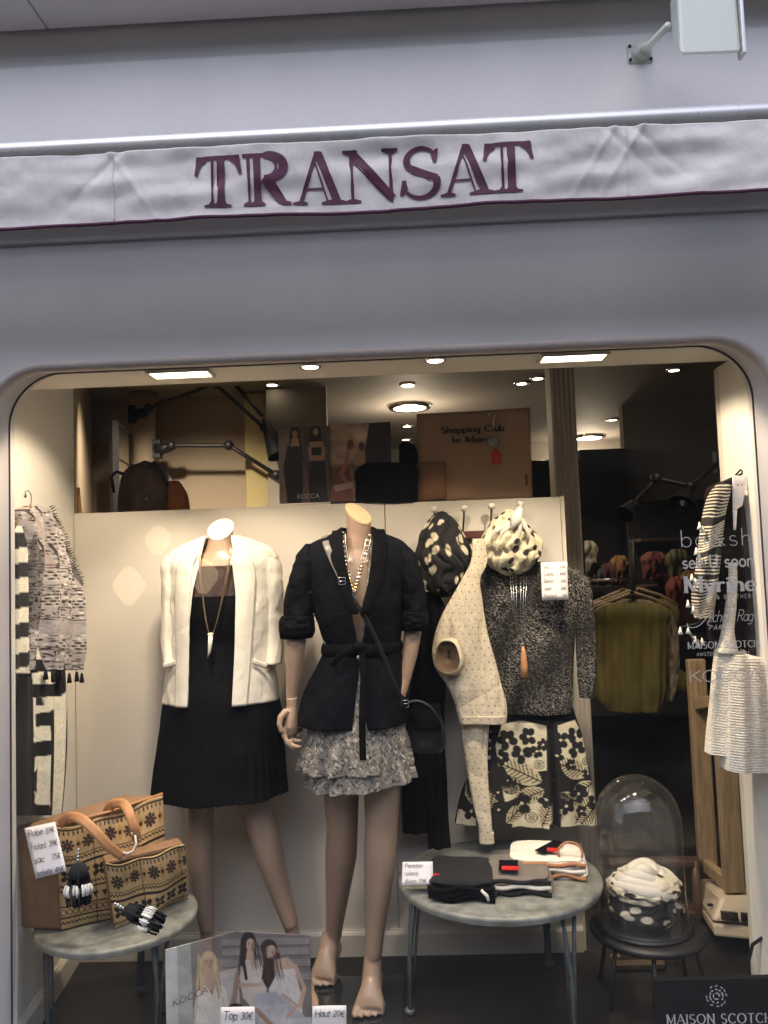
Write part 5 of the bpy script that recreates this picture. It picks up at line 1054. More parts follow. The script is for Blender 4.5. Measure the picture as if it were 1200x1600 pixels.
# ---------------- handwritten price cards
def card(pts, Y, lines, label, cap, ink='ink', lh=1.6, mx=.08, tilt=None, name='price_card', slant=.15):
    "pts: TL TR BR BL photo points"
    Ys = [Y]*4 if np.isscalar(Y) else Y
    c = [P(a, b_, y) for (a, b_), y in zip(pts, Ys)]
    o = sheet(name, c, MT['card'], nx=8, ny=8, thick=.0012, bow=.001); tag(o, label, 'price card', 'handwritten white price cards')
    ex = unit(c[1]-c[0]); w_ = np.linalg.norm(c[1]-c[0]); ey = unit(c[0]-c[3]); nn = unit(np.cross(ex, ey))
    if nn[1] > 0: nn = -nn
    h_ = np.linalg.norm(c[3]-c[0]); y = h_*.07+cap*.8
    for ln in lines:
        left, right = (ln if isinstance(ln, tuple) else (ln, None))
        for k, tx in enumerate((left, right)):
            if not tx: continue
            pl, W_ = text_polys(tx, cap*.86, .085, .07, slant=slant, jitter=.06)
            lim = w_*(.46 if right else .86) if k == 0 else w_*.27; q = min(1, lim/W_)
            x0 = w_*mx if k == 0 else w_*(1-mx)-W_*q
            fn = lambda x, yy, x0=x0, q=q, y=y: c[0]+ex*(x0+np.asarray(x)*q)[:, None]+ey*(np.asarray(yy)*1.0-y)[:, None]+nn*.0016
            letters('handwriting', pl, fn, MT[ink], o)
        y += cap*lh
    return o
card([(845, 879), (886, 878), (888, 937), (847, 938)], 2.585, [('Sac', '45€'), ('Combi', '85€'), ('Ballon', '35€'), ('Jupe', '38€'), ('Foulard', '15€')], 'white price list card on the flecked black top', .0125, lh=1.85)
card([(38, 1294), (86, 1284), (104, 1361), (56, 1373)], [2.15, 2.15, 2.11, 2.11], [('Robe', '59€'), ('Foulard', '39€'), ('sac', '75€'), ('pochette', '45€')], 'tilted white price list leaning on the brown side of the woven tote', .020, lh=1.75)
card([(629, 1347), (676, 1346), (677, 1382), (628, 1383)], [2.36, 2.36, 2.33, 2.33], ['Pantalon', 'coloris', 'divers 119€'], 'small white card at the left edge of the right table', .014, lh=1.45)
card([(345, 1574), (398, 1573), (400, 1660), (343, 1660)], 2.16, ['Top 30€'], 'white price card in front of the folded poster', .026)
card([(488, 1572), (541, 1571), (543, 1660), (486, 1660)], 2.24, ['Haut 20€'], 'white price card beside the bare feet', .022)
# ---------------- tables
def table(name, c, r, feet, label):
    t = thing(name, label, 'table', (c[0], c[1], 0.0), 'round grey metal bistro tables')
    MB().lathe((c[0], c[1], c[2]), [(0, 0), (r-.006, 0), (r, -.004), (r+.002, -.010), (r-.001, -.022), (r-.010, -.022), (r-.014, -.008), (0, -.008)], 64).build('table_top', MT['greymetal'], t, auto=True)
    MB().lathe((c[0], c[1], c[2]-.03), [(r*.80, -.006), (r*.82, 0), (r*.80, .006), (r*.78, 0), (r*.80, -.006)], 48).build('support_ring', MT['legmetal'], t, smooth=True)
    for fx, fy in feet:
        d = unit([fx-c[0], fy-c[1], 0]); s_ = np.array([-d[1], d[0], 0]); ft_ = np.array([fx, fy, .012])
        lg = MB().tube([np.array([c[0], c[1], c[2]-.012])+d*r*.86+s_*.028, ft_*.55+(np.array([c[0], c[1], c[2]])+d*r*.9+s_*.012)*.45, ft_+s_*.006, ft_-s_*.006, ft_*.55+(np.array([c[0], c[1], c[2]])+d*r*.9-s_*.012)*.45, np.array([c[0], c[1], c[2]-.012])+d*r*.86-s_*.028], .0062, 10).build('leg', MT['legmetal'], t, smooth=True)
        MB().tube([np.array([c[0], c[1], c[2]-.02])+d*r*.80, ft_+d*-.01+[0, 0, .05]], .0045, 8).build('brace', MT['legmetal'], lg, smooth=True)
        MB().ball((fx, fy, .012), (.017, .017, .012), 12, 8).build('foot', MT['legmetal'], lg, smooth=True)
    return t
ZT = .378; ZL = .322
table('bistro_table', (.232, 2.47, ZT), .302, [(-.048, 2.42), (.40, 2.27), (.40, 2.68)], 'round grey table carrying three folded trousers')
cl = topat(184, 1428, ZL); table('bistro_table', (cl[0], cl[1], ZL), .228, [(cl[0]-.155, cl[1]-.11), (cl[0]+.145, cl[1]-.10), (cl[0], cl[1]+.19)], 'round grey table carrying the woven bags in the left corner')
# folded trousers on the right table
def slab(mb_name, c, ex, ey, sz, material, parent, seed, cols=None, e=.35, amp=.003, label=None):
    n, m_ = 90, 36; th, ph = np.meshgrid(np.linspace(0, 2*PI, n, endpoint=False), np.linspace(-PI/2, PI/2, m_))
    sp = lambda x, p_: np.sign(x)*np.abs(x)**p_
    x = sz[0]/2*sp(np.cos(ph), e)*sp(np.cos(th), e); y = sz[1]/2*sp(np.cos(ph), e)*sp(np.sin(th), e); z = sz[2]/2*sp(np.sin(ph), .8)
    w_ = amp*vnoise(x*30, y*30, seed, 1)+amp*1.5*vnoise(x*12, y*12, seed+1, 1)
    ex = np.array(ex); ey = np.array(ey)
    V = np.array(c)+x[..., None]*ex+y[..., None]*ey+(z+w_+z*.0)[..., None]*np.array([0, 0, 1.])+(amp*vnoise(z*200, x*20, seed+2, 1))[..., None]*ey
    o = gridobj(mb_name, V, material, parent, wrap=True, cols=cols)
    if label: o['label'] = label
    return o
def folded(px, py, w_, d_, ang, layers, label, mt, seed, trim=None, z0=ZT, hh=.011):
    c = topat(px, py, ZT); t = thing('folded_trousers', label, 'trousers', (c[0], c[1], ZT), 'folded trousers on the right table')
    a = math.radians(ang); ex = (math.cos(a), math.sin(a), 0); ey = (-math.sin(a), math.cos(a), 0)
    for k in range(layers):
        slab('fold', (c[0]+.003*math.sin(k*3+seed), c[1]+.004*math.cos(k*2), ZT+hh*(k+.5)), ex, ey, (w_*(1-.03*k), d_*(1-.02*k), hh*1.35), MT[mt] if isinstance(mt, str) else mt, t, seed+k*5)
    return t, c, np.array(ex), np.array(ey)
gy = mat('grey taupe cotton', (.17, .145, .125), .8, nscale=30, namt=.1, bump=.4, weave=.4); dk = mat('charcoal denim', (.009, .009, .010), .9, nscale=60, namt=.3, bump=.5, weave=.5)
def hem(t, c, ex, ey, w_, d_, h_, material, off=0.0, wob=1.0):
    p = [c+ex*(x*w_)+ey*(-d_/2-.004+.006*math.sin(x*9))+np.array([0, 0, h_+.004*math.sin(x*11+wob)]) for x in np.linspace(-.48, .48, 14)]
    MB().tube(p, .0065, 8).build('rolled_hem', material, t, smooth=True)
t, c, ex, ey = folded(722, 1383, .20, .235, -4, 4, 'black folded trousers with a red tag on the left of the right table', dk, 1)
for k, hh_ in enumerate((.012, .024, .036)): hem(t, c, ex, ey, .19, .235, hh_, MT['blackcloth'], wob=k)
slab('waist_fold', c+ex*.0+ey*-.09+np.array([0, 0, .052]), ex, ey, (.17, .05, .016), dk, t, 9)
MB().hexa([c+ex*-.085+ey*-.085+[0, 0, .0535], c+ex*-.045+ey*-.10+[0, 0, .0535], c+ex*-.04+ey*-.07+[0, 0, .0545], c+ex*-.075+ey*-.055+[0, 0, .0545]], [c+ex*-.085+ey*-.085+[0, 0, .052], c+ex*-.045+ey*-.10+[0, 0, .052], c+ex*-.04+ey*-.07+[0, 0, .053], c+ex*-.075+ey*-.055+[0, 0, .053]]).build('red_tag', MT['red'], t)
MB().tube([c+ex*.055+ey*-.122+[0, 0, .035], c+ex*.07+ey*-.128+[0, 0, .022], c+ex*.074+ey*-.126+[0, 0, .008]], .005, 8).build('white_drawcord', MT['ivory'], t, smooth=True)
t, c, ex, ey = folded(812, 1377, .19, .20, -7, 4, 'taupe folded trousers with dark rolled hems in the middle of the right table', gy, 20)
for k, hh_ in enumerate((.010, .024, .038)): hem(t, c, ex, ey, .18, .20, hh_, (dk, MT['ivory'], dk)[k], wob=k*2)
MB().box(c+ex*-.03+ey*-.03+np.array([0, 0, .056]), (.055, .075, .003), (ex, ey, (0, 0, 1))).build('black_label', MT['blackcloth'], t)
MB().box(c+ex*-.025+ey*-.06+np.array([0, 0, .0592]), (.048, .026, .003), (ex, ey, (0, 0, 1))).build('red_tag', MT['red'], t)
t, c, ex, ey = folded(855, 1357, .235, .17, -9, 4, 'cream folded trousers with orange trim on the right of the right table', MT['ivory'], 40, hh=.013)
org = mat('orange piping', (.36, .16, .075), .75)
for k, hh_ in enumerate((.012, .028, .044)): hem(t, c+ex*.02, ex, ey, .19, .17, hh_, (org, MT['ivory'], org)[k], wob=k*2)
MB().box(c+ex*.01+ey*.0+np.array([0, 0, .0655]), (.035, .11, .003), (unit(ex*.8+ey*-.5), unit(ey*.8+ex*.5), (0, 0, 1))).build('black_label', MT['blackcloth'], t)
MB().box(c+ex*.02+ey*-.035+np.array([0, 0, .0685]), (.036, .024, .003), (ex, ey, (0, 0, 1))).build('red_tag', MT['red'], t)
lp_ = [c+ex*(.07+.035*math.cos(a))+ey*(-.05+.01*math.sin(a))+np.array([0, 0, .066+.028*math.sin(a)]) for a in np.linspace(-.4, PI+.4, 14)]
MB().tube(lp_, .0035, 8).build('cord_loop', org, t, smooth=True)
# ---------------- woven bags
tan = (208, 174, 124); dkb = (26, 19, 20)
def motif(cv, x, y, r, c, kind):
    if kind == 0:
        for k in range(8):
            a = k*PI/4; cv.ell(x+r*.62*math.cos(a), y+r*.62*math.sin(a), r*.24, r*.20, c, a)
        cv.ell(x, y, r*.42, r*.42, c); cv.ell(x, y, r*.16, r*.16, (130, 90, 60))
    else:
        for k in range(4):
            a = PI/4+k*PI/2; cv.ell(x+r*.5*math.cos(a), y+r*.5*math.sin(a), r*.42, r*.30, c, a)
        cv.ell(x, y, r*.14, r*.14, tan)
def bagprint(seed, w_=170, h_=170, scale=1.0):
    cv = Cv(0, 0, w_, h_, 3.0, tan); cv.noise(.12, .04, seed); g = (58, 42, 36); s = scale
    y = 0
    def zig(y, c=dkb):
        for x in np.arange(0, w_, 6*s): cv.line([(x, y+4*s), (x+3*s, y), (x+6*s, y+4*s)], 1.7*s, c)
    cv.line([(0, 5*s), (w_, 5*s)], 2.2*s, dkb)
    for x in np.arange(3*s, w_, 7*s): cv.line([(x, 8*s), (x, 12*s)], 2.4*s, g)
    for i, x in enumerate(np.arange(14*s, w_, 33*s)):
        cv.poly([(x+16.5*s, 15*s), (x+22*s, 28*s), (x+16.5*s, 41*s), (x+11*s, 28*s)], (196, 146, 76), .8); motif(cv, x+math.sin(i*2.3+seed)*1.2, 28*s+math.cos(i*1.7)*1.0, (12.5+math.sin(i*3.1+seed))*s, g, 0); cv.ell(x+16.5*s, 28*s, 2.4*s, 3.4*s, dkb)
    cv.line([(0, 46*s), (w_, 46*s)], 1.2*s, dkb); zig(49*s); cv.line([(0, 60*s), (w_, 60*s)], 4.5*s, dkb)
    for x in np.arange(12*s, w_, 24*s): motif(cv, x, 78*s, 13*s, dkb, 1)
    zig(93*s); cv.line([(0, 103*s), (w_, 103*s)], 3*s, (60, 44, 38))
    for x in np.arange(6*s, w_, 14*s): cv.poly([(x, 112*s), (x+10*s, 112*s), (x+5*s, 122*s)], dkb)
    cv.line([(0, 128*s), (w_, 128*s)], 2.2*s, dkb)
    for x in np.arange(4*s, w_, 9*s): cv.line(arc(x, 137*s, 4*s, 5*s, 0, 360, 8), 1.3*s, g)
    cv.line([(0, 146*s), (w_, 146*s)], 2.6*s, dkb); zig(152*s); cv.line([(0, 164*s), (w_, 164*s)], 2*s, g)
    for x, a in ((w_*.32, 0), (w_*.72, 0)): cv.line([(x, 0), (x, h_)], 1.2, (60, 44, 36))
    rs = np.random.RandomState(seed); cv.a = np.clip(cv.a*(1+.10*(rs.rand(*cv.a.shape[:2])-.5)[..., None]), 0, 1); cv.noise(.14, .09, seed+3)
    return cv
def onT(px, py, lift=0.0): q = topat(px, py, ZL); return q+np.array([0, 0, .002+lift])
def bagbody(name, TL, TR, BR, BL, dep, side, cv, region, parent, sidemat, bulge=.02):
    "soft box: printed front, plain sides"
    u, v = np.meshgrid(np.linspace(0, 1, 130), np.linspace(0, 1, 120))
    g = lambda a, b_, c, d: a*((1-u)*(1-v))[..., None]+b_*(u*(1-v))[..., None]+c*(u*v)[..., None]+d*((1-u)*v)[..., None]
    nr = unit(np.cross(TR-TL, BL-TL)); nr = nr if nr[1] < 0 else -nr
    B = (np.clip(np.sin(PI*u), 0, 1)**.5*np.clip(np.sin(PI*np.clip(v, .02, 1)), 0, 1)**.5*bulge+.007*np.sin(u*7+v*5)*np.clip(np.sin(PI*u), 0, 1)+.006*vnoise(u*4, v*4, 5)*np.sin(PI*u))
    V = g(TL, TR, BR, BL)+nr*B[..., None]; V[..., 2] -= (1-v)*.014*np.sin(PI*u)+(1-v)*.005*np.sin(u*13); x0, y0, x1, y1 = region
    f = gridobj('front_panel', V, MT['print'], parent, cols=cv.get(x0+(x1-x0)*u, y0+(y1-y0)*v), thick=.003)
    d = np.array(dep); sg_ = np.array([0, 0, -.012]); MB().hexa([TL+nr*-.003, TR-nr*.003, BR-nr*.003, BL-nr*.003], [TL+d, TR+d, BR+d, BL+d]).build('body', sidemat, parent, bevel=.008)
    return f, nr
TL, TR = P(88, 1292, 2.24), P(254, 1242, 2.40); BL, BR = onT(96, 1456), onT(262, 1410); 
TLb = P(24, 1303, 2.26); dep = TLb-TL; dep[2] = 0
tb = thing('woven_tote', 'large tan tote bag woven in black folk motifs with leather handles', 'tote bag', (BL+BR)/2)
f, nr = bagbody('tote', TL, TR, BR, BL, dep, None, bagprint(3), (0, 0, 170, 166), tb, MT['leather2'])
for pts in ([(93, 1288, 2.23), (108, 1276, 2.22), (128, 1281, 2.19), (150, 1300, 2.18), (170, 1322, 2.19), (192, 1338, 2.22)], [(166, 1270, 2.32), (176, 1257, 2.31), (192, 1256, 2.29), (202, 1270, 2.27), (209, 1292, 2.26), (214, 1312, 2.27)]):
    ribbon('handle', [P(a, b_, y) for a, b_, y in pts], .026, MT['leather'], tb, thick=.003, nrm=(.3, -.85, .35))
q = [P(a, b_, y) for a, b_, y in ((211, 1305, 2.25), (213, 1318, 2.24), (208, 1330, 2.23), (198, 1334, 2.22), (190, 1331, 2.22))]; MB().tube(q, .003, 6).build('piping_loop', MT['ivory'], tb, smooth=True)
a0_, a1_ = P(88, 1290, 2.245), P(254, 1240, 2.405); MB().tube([a0_, (a0_+a1_)/2+[0, -.012, -.004], a1_], .004, 8).build('top_binding', MT['leather'], tb, smooth=True)
for i, (px, py, dy) in enumerate(((206, 1303, 0), (180, 1338, 0))): MB().ball(P(px, py, 2.25-.02*i), .005, 8, 6).build('rivet', MT['gold'], tb, smooth=True)
def yarn_tassel(parent, c, d, L_, r, label=None):
    c = np.array(c); d = unit(d); p = MB(); rg = random.Random(int(L_*1000)); e1 = unit(np.cross(d, [0.1, 1, .2])); e2 = np.cross(d, e1)
    def strands(t0, t1, rad, k, mt, nm):
        m = MB()
        for i in range(k):
            a = rg.uniform(0, 2*PI); q = math.sqrt(rg.random()); off0 = (e1*math.cos(a)+e2*math.sin(a))*q*rad[0]; off1 = (e1*math.cos(a)+e2*math.sin(a))*q*rad[1]
            m.tube([c+d*t0*L_+off0, c+d*(t0*.5+t1*.5)*L_+(off0+off1)*.56, c+d*t1*L_+off1*rg.uniform(.9, 1.1)], .0026, 5)
        o = m.build(nm, MT[mt], parent, smooth=True); o['kind'] = 'stuff'; return o
    MB().tube([c, c+d*L_*.12, c+d*L_*.35], [r*.35, r*.7, r*.95], 14).build('tassel_cap', MT['blackyarn'], parent, smooth=True)
    strands(.05, .55, (r*.6, r*1.05), 46, 'blackyarn', 'tassel_yarn'); strands(.50, .76, (r*1.05, r*1.12), 50, 'whiteyarn', 'tassel_band'); strands(.72, 1.0, (r*1.02, r*.9), 46, 'blackyarn', 'tassel_yarn')
    for k in range(4): MB().ball(c-d*(.006+.009*k)+np.array([.001*k, 0, 0]), .0045, 8, 6).build('bead', MT['silver'], parent, smooth=True)
yarn_tassel(tb, P(122, 1348, 2.13), (.08, -.15, -1), .105, .030)
TL, TR = P(165, 1348, 2.22), P(288, 1318, 2.36); BL, BR = onT(180, 1452), onT(294, 1404)
ct = thing('woven_pouch', 'smaller tan woven pouch with flower motifs leaning on the big tote', 'pouch', (BL+BR)/2)
f, nr = bagbody('pouch', TL, TR, BR, BL, np.array([-.035, .06, 0]), None, bagprint(9, 150, 130, .82), (0, 2, 118, 84), ct, MT['leather2'], bulge=.014)
yarn_tassel(ct, P(196, 1420, 2.10), (.75, -.1, -.28), .105, .026)
# ---------------- right side: hanger, black jacket, patterned sleeve, white knit skirt
YG = 2.27; NR = (0, -1, 0)
hr = thing('coat_hanger', 'thin steel hook and black hanger on the right side wall', 'hanger', P(1158, 740, YG))
MB().tube([P(1152, 705, YG+.02), P(1156, 696, YG), P(1161, 698, YG), P(1161, 712, YG), P(1157, 730, YG), P(1156, 745, YG)], .0014, 8).build('hook', MT['silver'], hr, smooth=True)
MB().tube([P(1112, 768, YG), P(1135, 752, YG), P(1156, 743, YG), P(1180, 754, YG), P(1205, 772, YG)], .005, 8).build('arm', MT['black'], hr, smooth=True)
for pts in ([(1146, 760), (1148, 744), (1157, 734), (1166, 742), (1172, 758)], [(1156, 742), (1164, 736), (1174, 744), (1178, 757)]): MB().tube([P(a, b_, YG-.02) for a, b_ in pts], .0028, 8).build('strap_loop', MT['blackcloth'], hr, smooth=True)
t = thing('black_jacket', 'black brown jacket hanging at the right edge of the window', 'jacket', P(1165, 880, YG))
bj = mat('black brown crepe', (.016, .010, .011), .8, nscale=40, namt=.25, bump=.4, weave=.3, spec=.08, wrinkle=.4)
hang('jacket_body', [(749, 1138, 1180, .015), (757, 1116, 1200, .03), (785, 1103, 1215, .045), (860, 1104, 1222, .055), (940, 1106, 1224, .06), (1000, 1112, 1226, .06), (1034, 1122, 1226, .055)], YG+.03, NR, bj, t, fold=lambda px, py, v: .008*np.sin(px*.13+1)*v+.003*np.sin(px*.3))
for px in (1124, 1190): ribbon('pocket_welt', [P(px-8, 812 if px < 1150 else 796, YG-.03), P(px+8, 811 if px < 1150 else 795, YG-.03)], .003, MT['silver'], t, sm=False)
zb = Cv(1075, 750, 1150, 975, 4.0, (20, 17, 18))
for k in range(46):
    y = 760+k*4.6; 
    if k in (11, 12, 22, 23, 30): continue
    zb.line([(x, y+3.0*math.sin((x-1080)*.12+k*.35)+(1110-x)*.25) for x in range(1076, 1150, 4)], 1.9, (214, 202, 178))
hang('patterned_blouse', [(756, 1122, 1142, .018), (770, 1112, 1138, .028), (800, 1102, 1130, .034), (850, 1095, 1124, .036), (900, 1089, 1120, .036), (940, 1084, 1114, .034), (966, 1087, 1110, .028)], YG-.03, NR, MT['print'], n=110, m_=200, cols=cvf(zb), fold=lambda px, py, v: .004*np.sin(px*.3+py*.05))
pb = tag(bpy.data.objects['patterned_blouse'], 'black sleeve with wavy cream lines and white fringe beads by the right wall', 'blouse')
hang('lining', [(884, 1110, 1121, .02), (920, 1103, 1118, .022), (966, 1101, 1112, .02)], YG-.045, NR, MT['sand'], pb, n=30, m_=30)
for px, py in ((1093, 822), (1098, 828), (1088, 862), (1092, 869), (1081, 903), (1086, 910), (1075, 944), (1083, 953), (1063, 986), (1075, 985), (1086, 1000), (1097, 1003), (1090, 1007)):
    c = P(px, py, YG-.06); MB().tube([c+[0, 0, .012], c+[0, 0, 0], c+[0, 0, -.009]], [.0012, .0045, .0078], 8).build('fringe_bead', MT['porcelain'], pb, smooth=True)
MB().tube([P(1102, 962, YG-.05), P(1090, 974, YG-.06), P(1075, 978, YG-.06), P(1064, 980, YG-.06)], .003, 6).build('fringe_cord', MT['blackyarn'], pb, smooth=True)
MB().tube([P(1074, 984, YG-.05), P(1084, 998, YG-.06), P(1098, 1006, YG-.06)], .004, 6).build('fringe_cord', MT['sand'], pb, smooth=True)
kn = Cv(1090, 870, 1235, 1215, 3.0, (240, 232, 216)); rr = random.Random(3)
for k in range(80):
    y = 880+k*4.1; kn.line([(x, y+1.2*math.sin(x*.11+k)+rr.uniform(-.6, .6)) for x in range(1088, 1236, 6)], 1.3, (196, 180, 158) if k % 3 else (214, 200, 178), .7)
kn.poly([(1090, 1158), (1133, 1158), (1133, 1215), (1090, 1215)], (236, 228, 214)); kn.poly([(1128, 1172), (1235, 1185), (1235, 1215), (1128, 1215)], (236, 228, 214))
ks = thing('knit_skirt', 'white ribbed knit dress with one shoulder strap hanging before the black jacket', 'dress', P(1160, 1100, YG-.05))
kf = lambda px, py, v: .0015*np.sin(py*1.53)+.008*np.sin(px*.1+.5)*v+.003*np.sin(px*.28)
hang('strap', [(879, 1139, 1150, .008), (900, 1139, 1151, .008), (950, 1134, 1149, .012), (990, 1128, 1146, .016), (1020, 1121, 1152, .022)], YG-.05, NR, MT['printsheer'], ks, n=40, m_=90, cols=cvf(kn))
hang('under_layer', [(1015, 1119, 1160, .030), (1040, 1116, 1175, .038), (1100, 1111, 1180, .045), (1150, 1106, 1180, .05), (1176, 1104, 1180, .05)], YG-.03, NR, MT['printsheer'], ks, n=90, m_=200, cols=cvf(kn), fold=kf)
hang('over_layer', [(1022, 1140, 1165, .026), (1032, 1134, 1205, .034), (1060, 1132, 1232, .045), (1120, 1129, 1235, .055), (1170, 1127, 1238, .06), (1200, 1130, 1240, .06)], YG-.05, NR, MT['printsheer'], ks, n=120, m_=220, cols=cvf(kn), fold=kf)
c = [P(1144, 742, YG-.05), P(1168, 745, YG-.05), P(1160, 790, YG-.055), P(1145, 800, YG-.055)]
lb = sheet('price_label', c, MT['card'], nx=6, ny=6, thick=.001); tag(lb, 'white swing label hanging in the neck of the black jacket', 'price label')
sheet('tail', [P(1145, 798, YG-.055), P(1152, 796, YG-.055), P(1150, 828, YG-.055), P(1146, 828, YG-.055)], MT['card'], lb, nx=3, ny=6, thick=.001)
for k, tx in enumerate(('44', '35')):
    pl, W_ = text_polys(tx, .018, .11, .12); o_ = P(1150, 765+k*14, YG-.052); letters('handwriting', pl, plane_fn(o_, XH, [0, 0, 1]), MT['inkgrey'], lb)
cvc = thing('cloth_drop', 'plain grey white cloth panel hanging below the knit dress at the right edge', 'cloth', P(1185, 1350, 2.42))
hang('cloth', [(1190, 1160, 1225, .01), (1300, 1166, 1228, .012), (1420, 1170, 1230, .012), (1526, 1175, 1232, .012)], 2.40, NR, mat('grey white cotton', (.50, .49, .46), .8, nscale=20, bump=.3, weave=.3), cvc, n=60, m_=60, fold=lambda px, py, v: .006*np.sin(px*.2+py*.004))
b = MB().tube([P(1215, 1462, 2.3), P(1190, 1466, 2.32), P(1176, 1476, 2.34), P(1170, 1500, 2.36), P(1172, 1545, 2.38), P(1174, 1560, 2.38)], .005, 8); o = b.build('power_cable', MT['black'], smooth=True); tag(o, 'black cable looping to the floor beside the grey white cloth', 'cable')
# ---------------- stool and bell jar
sc_ = P(1012, 1452, 2.50); zs = .205
t = thing('low_stool', 'low round black stool under the glass bell jar', 'stool', (sc_[0], 2.5, 0))
MB().lathe((sc_[0], 2.5, zs), [(0, 0), (.150, 0), (.168, -.004), (.172, -.012), (.166, -.022), (.12, -.026), (0, -.026)], 56).build('seat', MT['black'], t, smooth=True)
for a in (-150, -100, -25, 35, 140):
    a = math.radians(a); c0 = np.array([sc_[0]+.13*math.cos(a), 2.5+.13*math.sin(a), zs-.02]); c1 = np.array([sc_[0]+.165*math.cos(a), 2.5+.165*math.sin(a), 0.003])
    MB().tube([c0, c1], .0065, 8).build('leg', MT['black'], t, smooth=True)
jx = P(1003, 1400, 2.5)[0]; jc = (jx, 2.5, zs)
jb = thing('bell_jar', 'tall clear glass bell jar on the black stool', 'bell jar', (jx, 2.5, zs))
MB().lathe((jx, 2.5, zs+.001), [(0, 0), (.140, 0), (.142, .006), (.138, .012), (0, .012)], 48).build('base', MT['black'], jb, auto=True)
prof = [(.131, .014), (.1295, .05)]+[(.127, z) for z in (.10, .15, .20, .25, .29)]+[(.126*math.cos(a), .31+.135*math.sin(a)) for a in np.linspace(.03, PI/2-.02, 14)]
gp_ = prof
MB().lathe((jx, 2.5, zs), gp_, 64).build('glass', MT['jar'], jb, smooth=True)
MB().lathe((jx, 2.5, zs+.013), [(.1325, -.002), (.134, .002), (.132, .005), (.130, .002), (.1325, -.002)], 64).build('rim', MT['jar'], jb, smooth=True)
s3 = blob('scarf', (jx+.004, 2.49, zs+.058), (.108, .100, .050), 180, 90, MT['print'], dots((14, 13, 16), (205, 198, 180), 15, 26, (1.1, 1), .15), drape(5, 11, .004, 2), top=.0)
tag(s3, 'black scarf with white dots coiled at the bottom of the bell jar', 'scarf', 'scarves with dots')
s4 = blob('scarf', (jx+.004, 2.49, zs+.122), (.104, .096, .045), 200, 100, MT['print'], dots((215, 206, 180), (22, 18, 20), 17, 24, (1, 1.5), .10), drape(5, 12, .008, 7), top=.1)
tag(s4, 'cream scarf with black dots piled on the dark one in the bell jar', 'scarf', 'scarves with dots')
for k in range(4):
    a = np.linspace(0, 2*PI, 40); rr_ = .088-.018*k; z_ = zs+.128+.013*k
    p = [np.array([jx+.004+rr_*math.cos(q+k), 2.49+rr_*math.sin(q+k)*.95, z_+.010*math.sin(2*q+k*1.7)]) for q in a]
    MB().tube(p, [.017+.003*math.sin(q*3+k) for q in a], 10).build('coil', MT['ivory'], s4, smooth=True)
# ---------------- behind the stool: wooden stand, crate, chair
Yw = 2.86
sg = thing('wooden_frame_stand', 'pale wood frame standing on a vented beige plastic foot by the shop door', 'stand', (*P(1130, 1440, 2.85)[:2], 0))
pf, pn = P(1101, 1350, 3.05), P(1147, 1395, 2.80)
def post(px_t, py_t, px_b, py_b, Y, w_, name='post'):
    a, c = P(px_t, py_t, Y), P(px_b, py_b, Y); x = (a[0]+c[0])/2
    return MB().box((x, Y, (a[2]+c[2])/2), (w_, .034, a[2]-c[2])).build(name, MT['wood'], sg, bevel=.005)
post(1088, 1030, 1104, 1350, 3.02, S(27, 3.02)); post(1128, 1085, 1147, 1393, 2.80, S(30, 2.80))
a, c = P(1104, 1352, 3.0), P(1147, 1390, 2.82); dd = unit(c-a); MB().box((a+c)/2, (np.linalg.norm(c-a), .03, .045), (dd, unit(np.cross([0, 0, 1.], dd)), unit(np.cross(dd, np.cross([0, 0, 1.], dd))))).build('bottom_rail', MT['wood'], sg, bevel=.004)
a, c = P(1090, 1100, 3.0), P(1133, 1092, 2.82); dd = unit(c-a); MB().box((a+c)/2, (np.linalg.norm(c-a), .03, .04), (dd, unit(np.cross([0, 0, 1.], dd)), unit(np.cross(dd, np.cross([0, 0, 1.], dd))))).build('top_rail', MT['wood'], sg, bevel=.004)
f0, f1, f2, f3 = P(1112, 1440, 2.74), P(1186, 1446, 2.72), P(1186, 1400, 2.76), P(1128, 1400, 2.78)
g0, g1, g2, g3 = P(1090, 1408, 3.04), P(1150, 1400, 3.10), P(1150, 1372, 3.10), P(1094, 1372, 3.04)
bx = MB().hexa([f0, f1, f2, f3], [g0, g1, g2, g3]).build('vented_foot', MT['beigeplastic'], sg, bevel=.012)
h0 = f0.copy(); h1 = f1.copy(); MB().hexa([P(1116, 1463, 2.73), P(1186, 1470, 2.71), P(1186, 1449, 2.72), P(1113, 1443, 2.74)], [P(1092, 1425, 3.04), P(1150, 1420, 3.1), P(1150, 1404, 3.1), P(1090, 1411, 3.04)]).build('foot_skirt', MT['beigeplastic'], sg, bevel=.008)
for k in range(14):
    px = 1128+k*3.9
    if k == 7: continue
    MB().box(P(px, 1430+k*.3, 2.725), (.0035, .012, .026)).build('vent_slot', MT['black'], sg)
MB().box(P(1108, 1412, 2.82)+[0, -.01, 0], (.016, .01, .006)).build('switch', MT['black'], sg)
ch = thing('wooden_chair', 'brown wooden chair half hidden behind the bell jar', 'chair', (*P(1070, 1440, 2.95)[:2], 0))
def bar(pts, Y, r, nm, par_, mt='wooddark'): return MB().tube([P(a, b_, Y) for a, b_ in pts], r, 10).build(nm, MT[mt], par_, smooth=True)
bar([(1086, 1344), (1090, 1420), (1092, 1515)], 2.95, .016, 'leg', ch); bar([(1058, 1352), (1066, 1430), (1070, 1500)], 3.02, .013, 'leg', ch); bar([(965, 1350), (962, 1430), (962, 1500)], 3.0, .014, 'leg', ch)
a, c = P(950, 1352, 2.96), P(1094, 1344, 2.96); MB().box((a+c)/2, (c[0]-a[0], .05, .028)).build('top_rail', MT['wooddark'], ch, bevel=.008)
a, c = P(960, 1425, 2.97), P(1090, 1425, 2.97); MB().box((a+c)/2+[0, .12, 0], (c[0]-a[0], .30, .022)).build('seat', MT['wooddark'], ch, bevel=.006)
